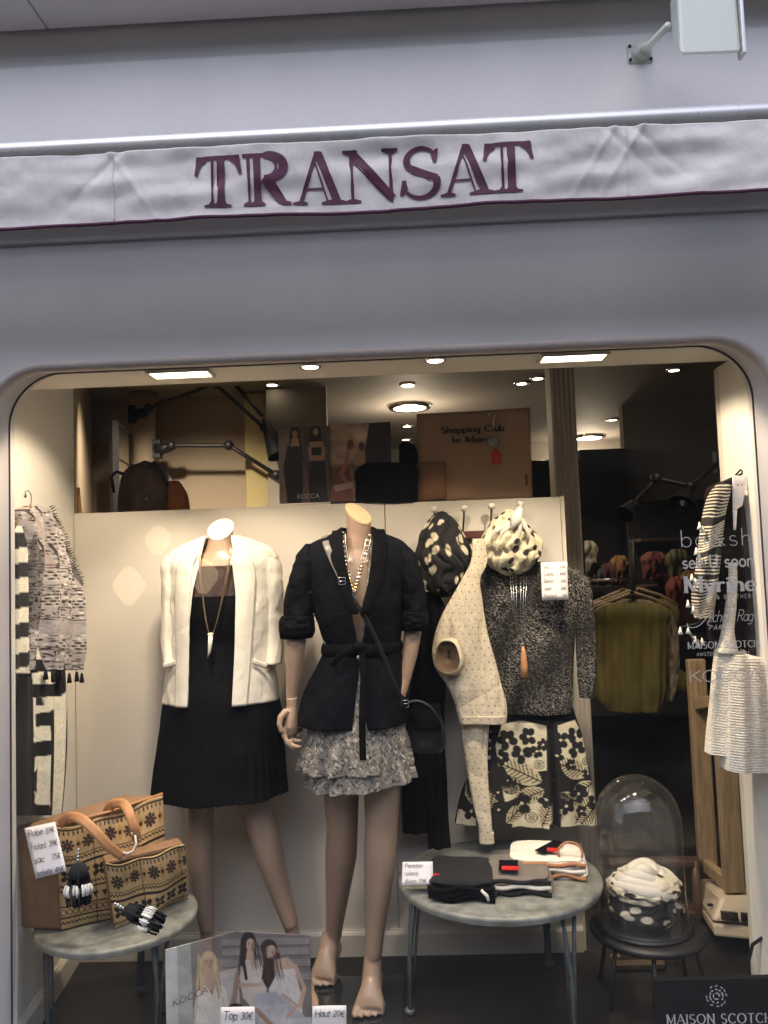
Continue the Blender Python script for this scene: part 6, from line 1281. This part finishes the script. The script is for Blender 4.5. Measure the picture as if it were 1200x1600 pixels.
bar([(968, 1468), (1088, 1466)], 2.97, .009, 'stretcher', ch)
cr2 = thing('wooden_crate', 'low pale wooden crate on the floor seen through the stool legs', 'crate', (*P(1000, 1510, 2.8)[:2], 0))
for (a, b_, Y, w_, h_) in ((962, 1500, 2.72, .030, .012), (1000, 1512, 2.68, .16, .012), (1000, 1528, 2.66, .16, .014), (1015, 1488, 2.78, .08, .10), (1047, 1490, 2.76, .02, .12)):
    q = P(a, b_, Y); MB().box((q[0], Y, max(q[2], h_/2+.002)), (w_, .02, h_)).build('slat', MT['wood'], cr2, bevel=.002)
# ---------------- sign and folded poster at the front
Yq = 2.17
sb = thing('brand_sign', 'black board sign with white crest reading MAISON SCOTCH at the bottom right', 'sign', P(1110, 1600, Yq))
q0, q1 = P(1020, 1532, Yq), P(1225, 1527, Yq); q2 = P(1022, 1700, Yq)
MB().hexa([[q0[0], Yq, .0], [q1[0], Yq, .0], [q1[0], Yq, q1[2]], [q0[0], Yq, q0[2]]], [[q0[0], Yq+.018, .0], [q1[0], Yq+.018, .0], [q1[0], Yq+.018, q1[2]], [q0[0], Yq+.018, q0[2]]]).build('board', mat('black sign card', (.006, .006, .008), .6, nscale=5, spec=.15), sb, bevel=.002)
pw = mat('silver grey print', (.45, .45, .46), .5)
pl, W_ = text_polys('MAISON SCOTCH', S(13.5, Yq), .16, .20, serif=True, thin=.06, sx=1.25); o_ = P(1042, 1600, Yq)+[0, -.0015, 0]; k = (P(1206, 1595, Yq)[0]-o_[0])/W_
letters('lettering', [[(p*k, q) for p, q in g] for g in pl], plane_fn(o_, XH, [0, 0, 1]), pw, sb)
cpt = P(1119, 1556, Yq)+[0, -.0015, 0]; R0 = S(17, Yq); pl = []; rr = random.Random(6)
for a0 in range(0, 360, 30):
    for r0_, r1_, da in ((.95, .78, 24), (.62, .50, 30), (.34, .2, 40)):
        if rr.random() < .82: pl += crv([(R0*(r0_+(r1_-r0_)*t_)*math.cos(math.radians(a0+da*t_)), R0*(r0_+(r1_-r0_)*t_)*math.sin(math.radians(a0+da*t_))) for t_ in (0, .5, 1)], [R0*.14, R0*.20, R0*.08])
pl = [g for g in pl]
def simple_polys(pl): # undo the fixed overlap of crv() at this small scale
    return pl
pl = []
for a0 in range(0, 360, 30):
    for r_, ln, wd in ((.86, .36, .13), (.56, .30, .16), (.26, .26, .14)):
        if rr.random() < .85:
            a = math.radians(a0+rr.uniform(-8, 8)); c_ = (R0*r_*math.cos(a), R0*r_*math.sin(a)); t_ = a+PI/2+rr.uniform(-.7, .7); dx, dy = math.cos(t_)*R0*ln/2, math.sin(t_)*R0*ln/2; nx, ny = -math.sin(t_)*R0*wd/2, math.cos(t_)*R0*wd/2
            pl.append([(c_[0]-dx, c_[1]-dy), (c_[0]+nx*-1, c_[1]-ny), (c_[0]+dx, c_[1]+dy), (c_[0]+nx, c_[1]+ny)])
letters('crest', pl, plane_fn(cpt, XH, [0, 0, 1]), pw, sb)
# poster: painted print on two hinged boards
SK = (196, 160, 138); SK2 = (172, 132, 110)
po = Cv(250, 1440, 495, 1665, 4.0, (120, 112, 108))
po.poly([(250, 1440), (283, 1440), (283, 1665), (250, 1665)], (205, 208, 206)); po.poly([(276, 1470), (298, 1465), (302, 1665), (276, 1665)], (176, 178, 172)); po.poly([(296, 1460), (312, 1460), (312, 1665), (300, 1665)], (138, 132, 124))
po.poly([(310, 1455), (367, 1440), (367, 1665), (312, 1665)], (150, 132, 120)); po.poly([(330, 1440), (495, 1440), (495, 1500), (330, 1500)], (118, 110, 110))
for y in (1468, 1484, 1502, 1524): po.poly([(346, y), (495, y-4), (495, y+7), (346, y+10)], (142, 132, 130)); po.line([(346, y+11), (495, y+8)], 1.4, (84, 76, 76))
po.poly([(340, 1520), (372, 1512), (374, 1665), (330, 1665)], (190, 184, 178))
po.noise(.10, .07, 3)
def hair(cv, x, y, w_, h_, c, L_=30):
    cv.ell(x, y, w_, h_, c); cv.poly([(x-w_, y), (x+w_, y), (x+w_*.9, y+L_), (x+w_*.2, y+L_*1.1), (x-w_*1.1, y+L_*.95)], c)
# blond woman
hair(po, 324, 1500, 11, 14, (214, 184, 140), 44); po.ell(325, 1506, 6.5, 9.5, SK); po.poly([(318, 1512), (331, 1512), (333, 1545), (318, 1545)], SK)
po.poly([(318, 1540), (306, 1550), (300, 1580), (302, 1625), (352, 1630), (356, 1575), (350, 1545), (336, 1536), (329, 1556)], (224, 216, 206)); po.poly([(322, 1530), (334, 1530), (330, 1556)], SK)
po.line([(314, 1500), (312, 1555)], 5, (208, 176, 132)); po.line([(336, 1500), (339, 1560)], 4.5, (204, 170, 126))
for a, b_ in ((321, 1504), (328, 1504)): po.ell(a, b_, 1.1, .7, (60, 44, 40))
po.line([(323, 1511), (327, 1511)], 1.1, (150, 80, 74)); po.line([(306, 1560), (300, 1600)], 3, (200, 190, 180)); po.line([(345, 1560), (352, 1600)], 2, (196, 186, 176))
po.poly([(300, 1600), (356, 1604), (360, 1665), (296, 1665)], (206, 198, 190))
# dark haired woman, seated
hair(po, 389, 1472, 12, 17, (38, 28, 28), 40); po.ell(392, 1477, 7, 10.5, SK); po.poly([(386, 1486), (398, 1486), (400, 1504), (384, 1504)], SK)
po.poly([(384, 1500), (404, 1500), (414, 1520), (416, 1560), (400, 1585), (378, 1560), (372, 1520)], (206, 194, 184)); po.poly([(390, 1498), (399, 1498), (395, 1520)], SK)
po.line([(374, 1514), (368, 1540), (400, 1540), (416, 1536)], 6, SK); po.line([(370, 1525), (362, 1570), (366, 1620)], 9, SK2); po.line([(404, 1524), (414, 1540)], 6, (200, 188, 178))
po.ell(389, 1475, 1.1, .8, (40, 28, 26)); po.ell(396, 1475, 1.1, .8, (40, 28, 26)); po.line([(391, 1484), (395, 1484)], 1.2, (140, 66, 64)); po.line([(384, 1466), (380, 1500), (384, 1530)], 5, (36, 26, 26))
# third woman leaning in
po.ell(421, 1482, 13, 15, (52, 34, 30)); po.poly([(410, 1482), (424, 1478), (436, 1490), (440, 1520), (430, 1540), (416, 1545), (408, 1530), (412, 1505)], (52, 34, 30))
po.ell(423, 1487, 8, 10.5, SK, .5); po.poly([(428, 1500), (450, 1496), (462, 1510), (462, 1530), (430, 1530)], SK)
po.poly([(436, 1516), (460, 1514), (470, 1560), (470, 1590), (420, 1590), (420, 1545)], (214, 206, 200)); po.line([(461, 1510), (474, 1545), (466, 1575)], 6.5, SK)
po.ell(420, 1485, 1.1, .8, (40, 28, 26)); po.ell(427, 1488, 1.1, .8, (40, 28, 26)); po.line([(420, 1494), (425, 1496)], 1.2, (140, 66, 64))
po.poly([(396, 1555), (430, 1550), (470, 1585), (484, 1600), (486, 1665), (380, 1665), (392, 1600)], (178, 178, 190)); po.poly([(400, 1572), (450, 1570), (440, 1605), (402, 1600)], (196, 192, 198)); po.line([(440, 1555), (462, 1572), (448, 1590)], 5, SK)
po.ell(366, 1580, 15, 11, (24, 20, 24)); po.poly([(352, 1582), (380, 1580), (384, 1640), (352, 1640)], (40, 32, 36)); po.line([(400, 1580), (430, 1612), (440, 1650)], 8, SK2)
po.poly([(440, 1595), (484, 1590), (486, 1665), (446, 1665)], (200, 206, 206))
for (x, y) in ((450, 1528), (446, 1545), (456, 1550), (400, 1520), (436, 1560)): po.line([(x, y), (x+4, y+7)], .9, (150, 140, 140))
rr = random.Random(31)
for (x, y, L_, dx, cs) in ((313, 1492, 60, -5, ((228, 200, 156), (176, 140, 98))), (334, 1494, 58, 6, ((226, 198, 152), (170, 134, 94))), (381, 1468, 56, -6, ((60, 46, 44), (20, 14, 16))), (399, 1470, 44, 5, ((58, 44, 42), (18, 12, 14))), (414, 1478, 58, 4, ((84, 56, 46), (30, 18, 18))), (432, 1484, 50, 6, ((80, 52, 44), (28, 16, 16)))):
    for k in range(12): o_ = rr.uniform(-5, 5); po.line([(x+o_, y+rr.uniform(-3, 8)), (x+o_+dx*.4+rr.uniform(-1, 1), y+L_*.5), (x+o_+dx+rr.uniform(-2, 2), y+L_*rr.uniform(.8, 1.05))], .9, rr.choice(cs), .7)
for (x, y, w_, h_) in ((328, 1508, 3.2, 8), (396, 1479, 3.4, 9), (428, 1490, 3.6, 9)): po.ell(x, y, w_, h_, (150, 112, 94), 0, .45, .8)
for (x, y) in ((321, 1502), (328, 1502), (389, 1472.5), (396, 1472.5), (420, 1482), (427, 1485)): po.line([(x-2, y), (x+2, y-.3)], .8, (60, 42, 36), .8)
for (x, y) in ((325, 1508), (393, 1480), (424, 1490)): po.line([(x, y-3), (x+.6, y+1)], .7, (150, 110, 92), .8)
for k in range(60): # cloth creases
    x, y = rr.choice(((328, 1590), (396, 1545), (452, 1555), (430, 1600), (465, 1620), (330, 1640))); x += rr.uniform(-22, 22); y += rr.uniform(-28, 28); a_ = rr.uniform(.9, 2.1); L_ = rr.uniform(6, 18)
    po.line([(x, y), (x+L_*math.cos(a_)+rr.uniform(-2, 2), y+L_*math.sin(a_))], rr.uniform(.8, 2.2), rr.choice(((150, 144, 144), (236, 230, 224), (176, 168, 164))), .35)
po.a = po.a*(1+.16*vnoise(po.X, po.Y, 77, .045)+.07*vnoise(po.X, po.Y, 78, .16))[..., None]; gmean = po.a.mean(-1, keepdims=True); po.a = np.clip(gmean+(po.a-gmean)*.78, 0, 1)*.86
po.blur(3); po.a = np.clip(po.a*(1+.05*(np.random.RandomState(3).rand(*po.a.shape[:2])-.5))[..., None], 0, 1)
ps = thing('folded_poster', 'folded photo board of three women in white clothes reading KOCCA, standing on the display floor', 'poster', P(370, 1600, 2.3))
Yf_, Ya, Yb = 2.33, 2.24, 2.26
TLp, TMp, TRp = P(258, 1484, Ya), P(367, 1455, Yf_), P(484, 1461, Yb)
def down(p, py0, py1, x_off=0): q = p.copy(); q[2] = .004; return q
def pxof(y0, y1): return y0, y1
for nm, A_, B_, x0, x1, ya, yb in (('board', TLp, TMp, 258, 367, 1484, 1455), ('board', TMp, TRp, 367, 484, 1455, 1461)):
    u, v = np.meshgrid(np.linspace(0, 1, 130), np.linspace(0, 1, 200)); top = A_*(1-u)[..., None]+B_*u[..., None]; V = top.copy(); V[..., 2] = top[..., 2]*(1-v)+.004*v
    pyt = ya+(yb-ya)*u; hh_ = (top[..., 2]-.004)*F/top[..., 1]*1.08
    o = gridobj(nm, V, MT['paper'], ps, cols=po.get(x0+(x1-x0)*u, pyt+hh_*v), thick=.003, smooth=False)
pl, W_ = text_polys('KOCCA', S(9, Ya), .10, .22, sx=1.25); ex = unit(TMp-TLp); fr_ = (268-258)/(367-258); o_ = TLp*(1-fr_)+TMp*fr_; o_[2] = P(268, 1571, Ya+.01)[2]; o_ = o_+np.array([.002, -.0045, 0]); k = S(50, Ya)*1.06/W_
letters('lettering', [[(p*k, q+p*k*.12) for p, q in g] for g in pl], plane_fn(o_, ex, [0, 0, 1]), MT['inkgrey'], ps)
# ---------------- lettering on the window pane
YP = 2.1105
def decal(txt, px0, px1, base, cap, weight, label, serif=False, thin=None, gap=.14, slant=0.0, base1=None):
    size = S(cap, YP); pl, W_ = text_polys(txt, size, weight, gap, serif=serif, thin=thin, slant=slant)
    o_ = P(px0, base, YP); k = (P(px1, base, YP)[0]-o_[0])/W_
    o = letters('lettering', [[(p*k, q) for p, q in g] for g in pl], plane_fn(o_, XH, [0, 0, 1]), MT['whiteprint'], pane); o['label'] = label; return o
decal('ba&sh', 1064, 1175, 855, 26, .045, 'thin white lettering ba&sh on the glass', gap=.2)
decal('see U soon', 1067, 1178, 888, 19, .13, 'rounded white lettering see U soon on the glass', gap=.12)
decal('Myrine', 1070, 1181, 926, 24, .20, 'bold serif white lettering Myrine on the glass', serif=True, thin=.06, gap=.14)
decal('& BROTHERS', 1120, 1179, 936, 6, .10, 'tiny white capitals under Myrine', gap=.5)
decal('School Rag', 1104, 1176, 972, 17, .055, 'handwritten white lettering School Rag on the glass', slant=.35, gap=.02)
o_ = P(1074, 980, YP); kx_ = S(1, YP)
sw = [(0, 6), (1, 1), (8, -1), (18, 2), (26, 9), (32, 16), (36, 14), (31, 4), (36, 1)]
swp = crv([(a*kx_, b_*kx_) for a, b_ in interp([(i, *q) for i, q in enumerate(sw)], 40)[:, 1:]], [1.2*kx_]*40)
swp = []
pts = [(a*kx_, b_*kx_) for a, b_ in interp([(i, *q) for i, q in enumerate(sw)], 40)[:, 1:]]
for i in range(39): swp.append(band(pts[i], pts[i+1], 1.2*kx_))
letters('flourish', swp, plane_fn(o_, XH, [0, 0, 1]), MT['whiteprint'], pane)
decal('PARIS', 1108, 1138, 984, 6.5, .11, 'tiny slanted white lettering PARIS on the glass', slant=.3, gap=.4)
decal('MAISON SCOTCH', 1075, 1186, 1014, 10, .16, 'small serif white lettering MAISON SCOTCH on the glass', serif=True, thin=.06, gap=.2)
decal('AMSTERDAM COUTURE', 1089, 1172, 1025, 5, .12, 'tiny white capitals under MAISON SCOTCH', gap=.35)
decal('KOCCA', 1078, 1191, 1066, 17, .075, 'wide thin white lettering KOCCA on the glass', gap=.12)
# ================================================================== INSIDE THE SHOP
# posters standing on the partition
pk = Cv(430, 655, 520, 792, 4.0, (86, 74, 76)); D_ = (24, 24, 34)
pk.poly([(430, 655), (455, 655), (455, 792), (430, 792)], (128, 108, 104)); pk.poly([(476, 655), (498, 655), (498, 792), (476, 792)], (70, 58, 66)); pk.noise(.1, .08, 9)
for x, y, f_ in ((461, 672, 1), (494, 670, 1)):
    pk.ell(x, y+2, 8, 10, (34, 24, 26)); pk.poly([(x-8, y), (x+8, y), (x+9, y+20), (x-9, y+20)], (34, 24, 26)); pk.ell(x, y+4, 4.2, 6, SK2)
pk.poly([(449, 694), (472, 694), (476, 730), (470, 790), (448, 790), (442, 730)], D_); pk.poly([(456, 682), (466, 682), (468, 696), (454, 696)], SK2)
pk.poly([(484, 690), (505, 690), (508, 720), (483, 720)], SK2); pk.poly([(487, 699), (503, 699), (503, 712), (487, 712)], D_); pk.line([(483, 700), (486, 716), (506, 716), (507, 700)], 4, SK2); pk.poly([(484, 722), (508, 722), (513, 790), (482, 790)], D_)
pk.poly([(472, 716), (480, 740), (484, 790), (474, 790)], (104, 78, 78)); pk.blur(2)
def poster(name, pts, Y, cv, label):
    c = [P(a, b_, Y) for a, b_ in pts]; o = sheet(name, c, MT['paper'], cv=cv, region=(pts[0][0], min(pts[0][1], pts[1][1]), pts[2][0], max(pts[2][1], pts[3][1])), nx=110, ny=140, thick=.004, smooth=False); return tag(o, label, 'poster')
p1 = poster('poster', [(435, 669), (515, 665), (516, 784), (437, 787)], 2.84, pk, 'dark poster of two women in black reading KOCCA on top of the partition')
pl, W_ = text_polys('KOCCA', S(6.5, 2.84), .13, .25, sx=1.4); letters('lettering', [[(p*S(34, 2.84)/W_, q) for p, q in g] for g in pl], plane_fn(P(465, 779, 2.835), XH, [0, 0, 1]), MT['whiteprint'], p1)
pk2 = Cv(512, 650, 616, 792, 4.0, (132, 110, 90)); pk2.poly([(512, 650), (580, 650), (575, 720), (512, 725)], (176, 152, 128)); pk2.ell(568, 680, 14, 14, (214, 190, 164), soft=.8); pk2.noise(.25, .1, 12)
pk2.poly([(580, 650), (616, 650), (616, 792), (560, 792), (570, 710)], (50, 46, 52)); pk2.poly([(516, 730), (545, 728), (552, 792), (516, 792)], (124, 70, 62)); pk2.line([(545, 700), (540, 725), (532, 740), (556, 770)], 6, (170, 112, 92)); pk2.ell(548, 692, 6, 8, (110, 62, 48)); pk2.ell(566, 696, 5, 7, (90, 60, 50)); pk2.poly([(556, 708), (572, 706), (572, 726), (554, 726)], (176, 134, 112)); pk2.poly([(520, 758), (552, 752), (552, 762), (524, 768)], (186, 160, 150)); pk2.blur(3)
poster('poster', [(515, 665), (610, 659), (613, 782), (516, 784)], 2.845, pk2, 'warm toned poster of seated figures between the black poster and the cardboard sign')
t = thing('black_bags', 'black bags standing dark beneath the warm poster on the partition', 'bag', P(605, 740, 2.9))
hang('bag_body', [(724, 572, 648, .02), (730, 562, 651, .03), (760, 556, 652, .035), (786, 556, 652, .035)], 2.83-.02, NR, MT['blackcloth'], t, n=60, m_=30)
hang('bag_flap', [(690, 629, 634, .008), (694, 625, 644, .012), (706, 624, 651, .016), (726, 624, 652, .02)], 2.84, NR, MT['blackcloth'], t, n=40, m_=30)
# cardboard sign
sgn = thing('cardboard_sign', 'brown cardboard sign reading Shopping Club le Marais on top of the partition', 'sign', P(740, 715, 2.85))
Yk = 2.85; c = [P(651, 647, Yk), P(828, 637, Yk), P(832, 777, Yk-.02), P(652, 784, Yk-.02)]
sheet('board', c, MT['cardboard'], sgn, nx=20, ny=20, thick=.005, bow=.006)
sheet('patch', [P(652, 722, Yk-.028), P(697, 721, Yk-.028), P(699, 779, Yk-.032), P(654, 782, Yk-.032)], mat('darker kraft', (.33, .17, .085), .75, nscale=5), sgn, nx=4, ny=4, thick=.002)
MB().tube([P(822, 741, Yk-.03), P(823, 758, Yk-.03)], .003, 6).build('slit', MT['black'], sgn)
inkb = MT['ink']
for tx, x0, x1, base, cap in (('Shopping Club', 690, 787, 677, 9.5), ('le Marais', 707, 779, 692, 9.5)):
    pl, W_ = text_polys(tx, S(cap, Yk), .27, .18, serif=True, thin=.13); letters('lettering', [[(p*S(x1-x0, Yk)/W_, q) for p, q in g] for g in pl], plane_fn(P(x0, base, Yk-.016), XH, [0, 0, 1]), inkb, sgn)
kf_ = thing('key_charm', 'grey round charm with red tassel dangling in front of the cardboard sign', 'charm', P(773, 690, 2.78))
MB().tube([P(763, 652, 2.78), P(766, 645, 2.78), P(771, 644, 2.78), P(775, 650, 2.78), P(771, 658, 2.78), P(770, 672, 2.78)], .0018, 6).build('ring', MT['gold'], kf_, smooth=True)
MB().ball(P(771, 688, 2.78), (.022, .01, .022), 16, 10).build('disc', MT['greymetal'], kf_, smooth=True)
MB().tube([P(773, 702, 2.78), P(775, 708, 2.78), P(776, 724, 2.78)], [.006, .015, .018], 12).build('tassel', MT['redfelt'], kf_, smooth=True)
# picture frame, brown bag, lamps on the left
fr = thing('leaning_frame', 'narrow black framed mirror seen edge on, beside the round column', 'mirror', P(190, 730, 4.8))
a, b_, c, d = P(178, 658, 4.6), P(203, 676, 5.0), P(204, 800, 5.0), P(180, 800, 4.6)
def edge(p, q, r=.012, nm='frame_bar'): MB().tube([p, q], r, 4).build(nm, MT['black'], fr)
edge(a, d, .028); edge(a, b_); edge(b_, c, .008); edge((a+d)/2+[0, 0, .06], (b_+c)/2+[0, 0, .04], .008)
raw('glass', [a, b_, c, d], [(0, 1, 2, 3)], MT['mirror'], fr)
bg_ = thing('brown_handbag', 'slouchy brown handbag with orange side standing behind the partition at the left', 'handbag', P(240, 770, 3.1))
hang('bag_body', [(727, 205, 250, .03), (740, 195, 262, .06), (765, 190, 268, .08), (800, 188, 272, .09), (830, 190, 272, .09)], 3.1, NR, mat('dark brown leather', (.11, .065, .04), .45, nscale=20, namt=.3, bump=.4), bg_, n=60, m_=50, fold=lambda px, py, v: .012*vnoise(px*.08, py*.06, 91))
hang('orange_panel', [(752, 266, 280, .02), (768, 262, 290, .03), (800, 258, 296, .04), (830, 258, 296, .04)], 3.08, NR, mat('orange suede', (.38, .13, .04), .8, nscale=20, namt=.3), bg_, n=40, m_=30, fold=lambda px, py, v: .01*vnoise(px*.12, py*.1, 92))
for pts in ([(205, 740), (212, 728), (226, 722), (240, 726), (250, 740)], [(232, 745), (236, 726), (240, 722), (250, 735), (262, 760)], [(178, 770), (174, 745), (182, 737), (196, 742), (206, 760)]): MB().tube([P(x, y, 3.06) for x, y in pts], .007, 8).build('handle', MT['black'], bg_, smooth=True)
MB().ball(P(229, 779, 3.0), .008, 8, 6).build('stud', MT['silver'], bg_, smooth=True)
t = thing('slim_candle', 'thin red brown rod standing on the partition top at the far left', 'rod', P(123, 800, 2.83)); MB().tube([P(122, 762, 2.83), P(124, 801, 2.83)], [.006, .009], 10).build('rod', MT['leather'], t, smooth=True)
def jlamp(label, pts, Y, rods, shade, base):
    t = thing('jointed_lamp', label, 'lamp', P(base[0], base[1], Y), 'black jointed wall lamps')
    bpt = P(base[0], base[1], Y); MB().box(bpt+[0, 0, 0], (.05, .06, .12)).build('wall_bracket', MT['black'], t, bevel=.004)
    MB().tube([bpt, P(base[0]+14, base[1]-2, Y-.02), P(base[0]+22, base[1]-2, Y-.03)], [.045, .034, .02], 10).build('pivot', MT['black'], t, smooth=True)
    for q in rods: MB().tube([P(a, b_, Y-.04) for a, b_ in q], .0135, 8).build('rod', MT['black'], t, smooth=True)
    for a, b_ in pts: MB().ball(P(a, b_, Y-.04), .032, 10, 8).build('joint', MT['black'], t, smooth=True)
    if shade:
        c0, c1 = P(*shade[0], Y-.05), P(*shade[1], Y-.10); d = c1-c0
        MB().tube([c0, c0+d*.25, c0+d*.45, c1], [.018, .03, .045, .075], 18, caps=False).build('shade', MT['black'], t, smooth=True)
        MB().ball(c0+d*.75, .028, 10, 8).build('bulb', MT['mirror'], t, smooth=True)
    return t
jlamp('upper black jointed lamp, its arm peaking at the window top left of the posters', [(232, 638), (336, 600), (413, 669)], 5.1, [[(224, 645), (232, 638), (336, 600), (413, 669)], [(358, 590), (410, 650)]], ((413, 655), (436, 712)), (208, 648))
jlamp('lower black jointed lamp with a level arm above the brown handbag', [(268, 696), (358, 696), (432, 742)], 5.0, [[(258, 702), (268, 696), (358, 696), (432, 742)]], None, (246, 702))
t = jlamp('right black jointed lamp reaching down beside the fluted pillar side', [(1025, 747), (1078, 760), (990, 790)], 4.2, [[(1120, 725), (1078, 760), (1025, 747), (990, 790)]], ((1076, 765), (1066, 790)), (1124, 722))
c0, c1 = P(990, 785, 4.15), P(976, 804, 4.1); d = c1-c0; MB().tube([c0, c0+d*.4, c1], [.014, .03, .05], 16, caps=False).build('shade', MT['black'], t, smooth=True)
# clothes rack with olive tops
Yr = 3.9
rk = thing('clothes_rack', 'black metal clothes stand with bent feet carrying the olive tops', 'clothes rack', P(990, 1100, Yr))
MB().tube([P(988, 842, Yr), P(990, 930, Yr), P(996, 1096, Yr)], .011, 10).build('post', MT['black'], rk, smooth=True)
for pts in ([(996, 1094), (985, 1108), (972, 1122)], [(996, 1094), (1006, 1108), (1016, 1122)]): MB().tube([P(a, b_, Yr) for a, b_ in pts], .010, 8).build('foot', MT['black'], rk, smooth=True)
MB().tube([P(905, 908, Yr+.1), P(988, 904, Yr+.1)], .007, 8).build('rail', MT['silver'], rk, smooth=True)
MB().tube([P(988, 925, Yr-.15), P(988, 925, Yr+.35)], .009, 8).build('rail', MT['black'], rk, smooth=True)
for i, (dx, dy, mt_, lab) in enumerate([(0, .0, 'mustard', 'front olive yellow blouse on the black clothes stand'), (-6, .09, 'sand', 'second sand coloured top behind the olive blouse'), (-14, .18, 'sand', 'third pale top behind the olive blouse'), (10, .27, 'mustard', 'rearmost olive knit on the black clothes stand')]):
    Yg = Yr-.1+dy
    hgx = thing('wooden_hanger', 'pale wooden hanger of the %s' % lab, 'hanger', P(990+dx, 935, Yg), 'pale wooden hangers on the black stand')
    MB().tube([P(926+dx, 952-i*2, Yg), P(960+dx, 938-i*2, Yg), P(988+dx, 926-i*2, Yg), P(1020+dx, 936-i*2, Yg), P(1046+dx, 950-i*2, Yg)], .010, 8).build('bar', MT['wood'], hgx, smooth=True)
    t = hang('olive_blouse' if mt_ == 'mustard' else 'pale_top', [(942-i*2, 950+dx, 1028+dx, .02), (950-i*2, 934+dx, 1042+dx, .035), (980, 930+dx, 1042+dx+i*2, .045), (1040, 928+dx, 1040+dx+i*3, .05), (1085, 929+dx, 1038+dx+i*3, .05), (1112-i*8, 950+dx, 1030+dx, .04)], Yg-.02, NR, MT[mt_], n=70, m_=50, fold=lambda px, py, v: .010*np.sin(px*.17+py*.004)*v+.005*np.sin(px*.4)+.006*vnoise(px*.07, py*.03, 95))
    tag(t, lab, 'blouse' if mt_ == 'mustard' else 'top')
t = hang('sand_top', [(955, 1034, 1048, .02), (980, 1038, 1056, .03), (1040, 1040, 1060, .03), (1095, 1040, 1052, .02)], Yr, NR, MT['sand'], n=40, m_=40, fold=lambda px, py, v: .008*vnoise(px*.3, py*.1, 96)); tag(t, 'lacy sand sleeve at the right of the olive blouses', 'top')
# black counter and shelves with folded colours
q0, q1 = P(898, 1122, 4.35), P(1110, 1118, 4.35)
cn = thing('black_counter', 'long low black counter running behind the bell jar', 'counter', ((q0[0]+q1[0])/2+.3, 4.7, 0))
MB().box(((q0[0]+q1[0])/2+.25, 4.75, q0[2]/2-.01), (q1[0]-q0[0]+1.1, .75, q0[2]-.02)).build('carcass', MT['darkwall'], cn, bevel=.003)
MB().box(((q0[0]+q1[0])/2+.25, 4.74, q0[2]), (q1[0]-q0[0]+1.14, .80, .022)).build('worktop', mat('polished black top', (.02, .02, .02), .2), cn, bevel=.002)
hk = thing('wall_shelf', 'dark wall shelving with coloured tops behind the clothes stand', 'shelf', P(1060, 870, 5.6))
q0, q1 = P(1000, 845, 5.6), P(1112, 825, 5.6)
MB().box(((q0[0]+q1[0])/2+.1, 5.72, 1.0), (q1[0]-q0[0]+.3, .05, 1.4)).build('back_panel', MT['darkwall'], hk)
for z in (.75, 1.10, 1.42): MB().box(((q0[0]+q1[0])/2+.1, 5.55, z), (q1[0]-q0[0]+.3, .3, .02)).build('board', MT['wooddark'], hk)
pal = [(150, 44, 30), (170, 120, 60), (110, 110, 50), (140, 60, 50), (180, 170, 150), (60, 64, 90), (150, 90, 60), (90, 30, 40)]
for i, (px, py0, py1, w_, Y, ci, lab) in enumerate([(1022, 862, 905, 20, 5.4, 3, 'rust brown top on the dark shelf left of the green one'), (1042, 870, 915, 16, 5.4, 7, 'plum top on the dark shelf'), (1060, 858, 930, 18, 5.35, 2, 'green yellow top hanging under the shelf'), (1058, 900, 985, 14, 5.3, 0, 'red top hanging right of the clothes stand'), (1078, 890, 975, 16, 5.3, 1, 'ochre top hanging at the right of the red one'),
                                              (918, 845, 905, 16, 5.6, 4, 'white and red shirt on the far dark rail'), (950, 880, 912, 14, 5.6, 7, 'dark red blouse on the far rail'), (968, 868, 915, 14, 5.6, 1, 'ochre blouse on the far rail'), (936, 885, 915, 12, 5.6, 5, 'blue grey blouse on the far rail')]):
    t = hang('hanging_top', [(py0, px-w_*.5, px+w_*.5, .02), (py0+8, px-w_, px+w_*.9, .05), ((py0+py1)/2, px-w_*.9, px+w_*.8, .06), (py1, px-w_*.8, px+w_*.8, .05)], Y, NR, mat('dyed cloth', lin(pal[ci])*.35, .8, nscale=20, namt=.3, bump=.4), n=40, m_=30, fold=lambda px, py, v: .02*vnoise(px*.3, py*.1, 97)); tag(t, lab, 'top')
bt = thing('far_bench', 'dark bench unit behind the clothes stand', 'bench', P(940, 930, 5.9)); q = P(945, 915, 5.9)
MB().box((q[0], 6.0, q[2]/2), (P(985, 915, 5.9)[0]-P(900, 915, 5.9)[0], .4, q[2])).build('carcass', MT['darkwall'], bt, bevel=.004)
